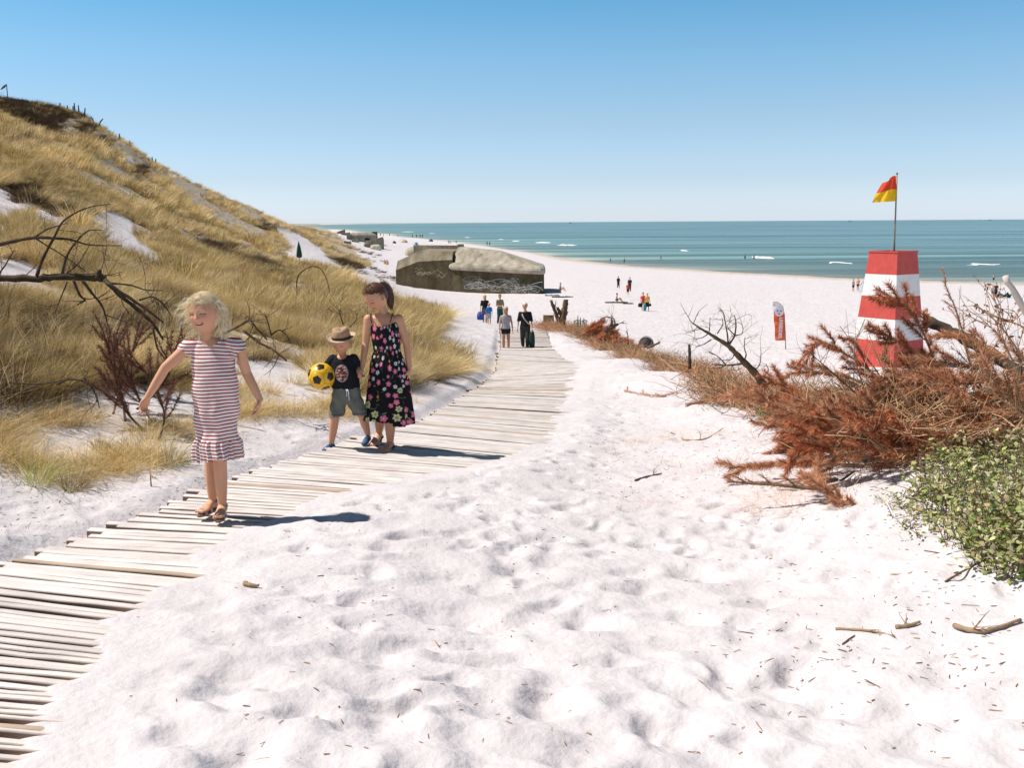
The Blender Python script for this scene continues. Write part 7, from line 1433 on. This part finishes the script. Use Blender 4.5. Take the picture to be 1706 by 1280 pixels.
mb = MB(); k = k_; mb.tube([(-.06 * k, -.01, .81 * k), (-.045 * k, -.072 * k, .74 * k), (.0, -.085 * k, .66 * k), (.07 * k, -.06 * k, .58 * k), (.10 * k, 0, .56 * k)][::1], .012 * k, 6); mb.build('shoulder_strap', mat('pale_strap', (.6, .58, .55), .8), r_)
bag('long dark green bag hanging from the woman in black\'s hand', r_, A_, 0, .10, .62, (.02, .05, .035))
r_, p_, k_, A_, h_ = walker('blonde woman in a black top carrying a blue beach bag up the sand', 808, 541, 50, R(-4), (.02, .02, .022), .5, (.10, .12, .2), .3, 'blond', .2, (.2, .2), D=60, long_hair=True)
bag('big royal blue beach bag held by the blonde woman in black', r_, A_, 1, .22, .50, (.03, .07, .32))
walker('small boy in a bright blue T-shirt beside the woman with the blue bag', 815, 541, 36, 0, (.02, .16, .50), .6, (.35, .38, .45), .4, 'blond', .2, (.3, .2), D=58.5, kid=1.5)
walker('man in a khaki waistcoat and dark trousers looking down at his hand', 833, 540, 50, R(28), (.26, .23, .15), .5, (.02, .08, .09), 1.0, 'brown', .2, (.2, .2), D=61, bend=(0, 1.6))
far = dict(fine=.018)
walker('dark clothed walker leftmost of the three on the upper beach', 1030, 480, 20, R(20), (.03, .04, .035), .8, (.03, .04, .04), 1.0, 'dark', .2, D=104, **far)
walker('walker in a dark T-shirt behind the one in bright red', 1049, 486, 24, 0, (.03, .04, .05), .5, (.02, .02, .03), 1.0, 'dark', .2, D=103, **far)
walker('walker in a bright red top in front of the dark shirted one', 1046, 492, 21, 0, (.62, .07, .05), .4, (.14, .03, .05), .45, 'brown', .3, D=99, **far)
r_, p_, k_, A_, h_ = walker('woman in a red top with a black bag walking beside the one in yellow', 1071, 519, 32, R(-15), (.60, .06, .08), .2, (.45, .20, .15), .1, 'brown', .35, D=86, **far)
bag('black bag of the woman in the red top', r_, A_, 1, .18, .35, (.015, .015, .02))
r_, p_, k_, A_, h_ = walker('person in a yellow top and dark shorts walking beside the red top', 1078, 520, 32, R(10), (.80, .48, .08), .2, (.02, .03, .04), .45, 'blond', .3, D=85.5, **far)
bag('teal towel carried between the two in red and yellow', r_, A_, 1, .14, .60, (.02, .30, .33), name='towel', cat='towel'); bag('small black bag in the hand of the one in yellow', r_, A_, 0, .12, .22, (.015, .015, .02))
walker('sunbather sitting on the sand right of the large bunker', 933, 484, 13, R(60), None, 0, (.03, .03, .04), .2, 'dark', sit=True, D=104, **far)
walker('sunbather sitting on a dark mat left of the two in red and yellow', 1027, 502, 10, R(70), None, 0, (.04, .04, .05), .2, 'dark', sit=True, D=95, **far)
def mat_cloth(label, px, row, w, d, c, D, nm='beach_towel', cat='towel', hump=.12):
    p = on_ground(px, row) if D is None else at(px, row, D); p.z = float(gz(p.x, p.y)); nu, nv = 16, 8; X, Y = np.meshgrid(np.linspace(-w / 2, w / 2, nu), np.linspace(-d / 2, d / 2, nv)); Z = .04 + hump * np.abs(fbm(X * 3 + px, Y * 3, 3)) * 2; V = np.stack([X, Y, Z], -1).reshape(-1, 3)
    V2 = V - [0, 0, .03]; f = grid_faces(nu, nv); o = mesh_np(nm, np.concatenate([V, V2]), np.concatenate([f, f[:, ::-1] + len(V)]), mat('towel_%d_%d' % (int(c[0] * 99), int(c[2] * 99)), c, .9), None); o.location = p; tag(o, label, cat)
mat_cloth('dark towel and clothes lying left of the sitting sunbather by the bunker', 920, 483, 1.5, .7, (.05, .05, .055), 105, hump=.12); mat_cloth('dark towel under the sunbather right of the large bunker', 937, 485, 2.2, .8, (.06, .06, .06), 103)
mat_cloth('dark mat under the sunbather left of the red and yellow pair', 1027, 502, 2.2, 1.0, (.05, .06, .06), 95, hump=.1); mat_cloth('small heap of dark clothes right of the sunbather on the mat', 1046, 503, 1.0, .7, (.10, .09, .08), 94, hump=.15)
for t in [('crouching bather at the water line, leftmost of the near shore pair', 1017, 437, 8, 250, .05), ('bather standing at the water line in dark trunks', 1040, 441, 11, 245, .1), ('lone swimmer standing waist deep left of the two by the breaker', 1101, 433, 8, 262, 0), ('wading bather left of the white breaker', 1241, 434, 11, 232, .1), ('wading bather just beside the white breaker', 1256, 434, 11, 232, .1)]:
    walker(t[0], t[1], t[2], t[3], 0, None, 0, (.02, .02, .03), .3, 'dark', .1, D=t[4], fine=.025)
walker('bather in a pale top standing left of the tanned one by the tower', 1421, 486, 21, R(30), (.45, .42, .36), .2, (.03, .03, .03), .3, 'dark', .1, D=121, **far)
walker('tanned bather standing right of the pale topped one by the tower', 1429, 485, 22, R(-30), None, 0, (.10, .03, .02), .2, 'brown', .1, D=121, **far)
walker('bather in a light top standing left in the group at the right edge', 1653, 496, 21, R(10), (.65, .55, .5), .3, (.12, .05, .04), .3, 'dark', .1, D=114, **far)
walker('bather in dark clothes standing in the group at the right edge', 1658.5, 496, 25, R(-20), (.06, .05, .04), .3, (.03, .03, .03), .5, 'dark', .1, D=112, **far)
walker('bather wading in the shallows above the group at the right edge', 1655, 470, 14, 0, (.7, .65, .5), .2, (.03, .03, .03), .4, 'dark', .1, D=164, fine=.025)
walker('dark figure sitting beside the teal things at the right edge', 1663, 497, 9, R(40), (.04, .03, .03), .4, (.10, .05, .04), .3, 'dark', sit=True, D=112, **far)
mat_cloth('teal bags and towels beside the sitting figure at the right edge', 1671, 496, 1.6, .8, (.01, .10, .12), 112, 'beach_bag', 'bag', 1.1)
walker('person standing behind the brown brush right of the tower', 1541, 560, 46, R(20), (.10, .03, .025), .4, (.03, .03, .03), .4, 'dark', .1, D=58, **far)
for k_i, t in enumerate([(634, 394, 6, 'dark'), (639, 394, 5, 'skin'), (649, 393.5, 5, 'dark'), (663, 395, 5, 'skin'), (687, 396.5, 6, 'dark'), (694, 396.5, 6.5, 'dark'), (700, 397, 7, 'dark'), (704, 397, 7, 'dark'), (748, 407, 7, 'olive'), (751, 407, 5, 'skin'), (760, 406, 6, 'dark'), (811.5, 409, 7, 'dark'), (816, 409.5, 7, 'olive')]):
    c = {'dark': (.04, .05, .06), 'skin': None, 'olive': (.12, .13, .05)}[t[3]]; D_ = 1.75 / t[2] * F
    walker('tiny %s bather, %s' % ({'dark': 'dark clothed', 'skin': 'bare skinned', 'olive': 'olive clothed'}[t[3]], ['leftmost beside the far casemate', 'second right of the far casemate', 'third right of the far casemate', 'alone above the tan tent', 'first of four at the far water line', 'second of four at the far water line', 'third of four at the far water line', 'last of four at the far water line', 'left above the large bunker', 'beside the olive one above the large bunker', 'on the beach above the concrete stub', 'left of the pair above the bunker roof', 'right of the pair above the bunker roof'][k_i]), t[0], t[1], t[2], 0, c, .5, (.03, .03, .04), .5, 'dark', .15, D=min(D_, 430), group='tiny bathers on the far beach', fine=.03)
walker('left one of two sunbathers sitting below the dune left of the bunker', 641, 440, 6, R(30), None, 0, (.1, .04, .03), .2, 'dark', sit=True, D=170, fine=.03); walker('right one of two sunbathers sitting below the dune left of the bunker', 646, 441, 7, R(-20), None, 0, (.12, .04, .03), .2, 'dark', sit=True, D=168, fine=.03)
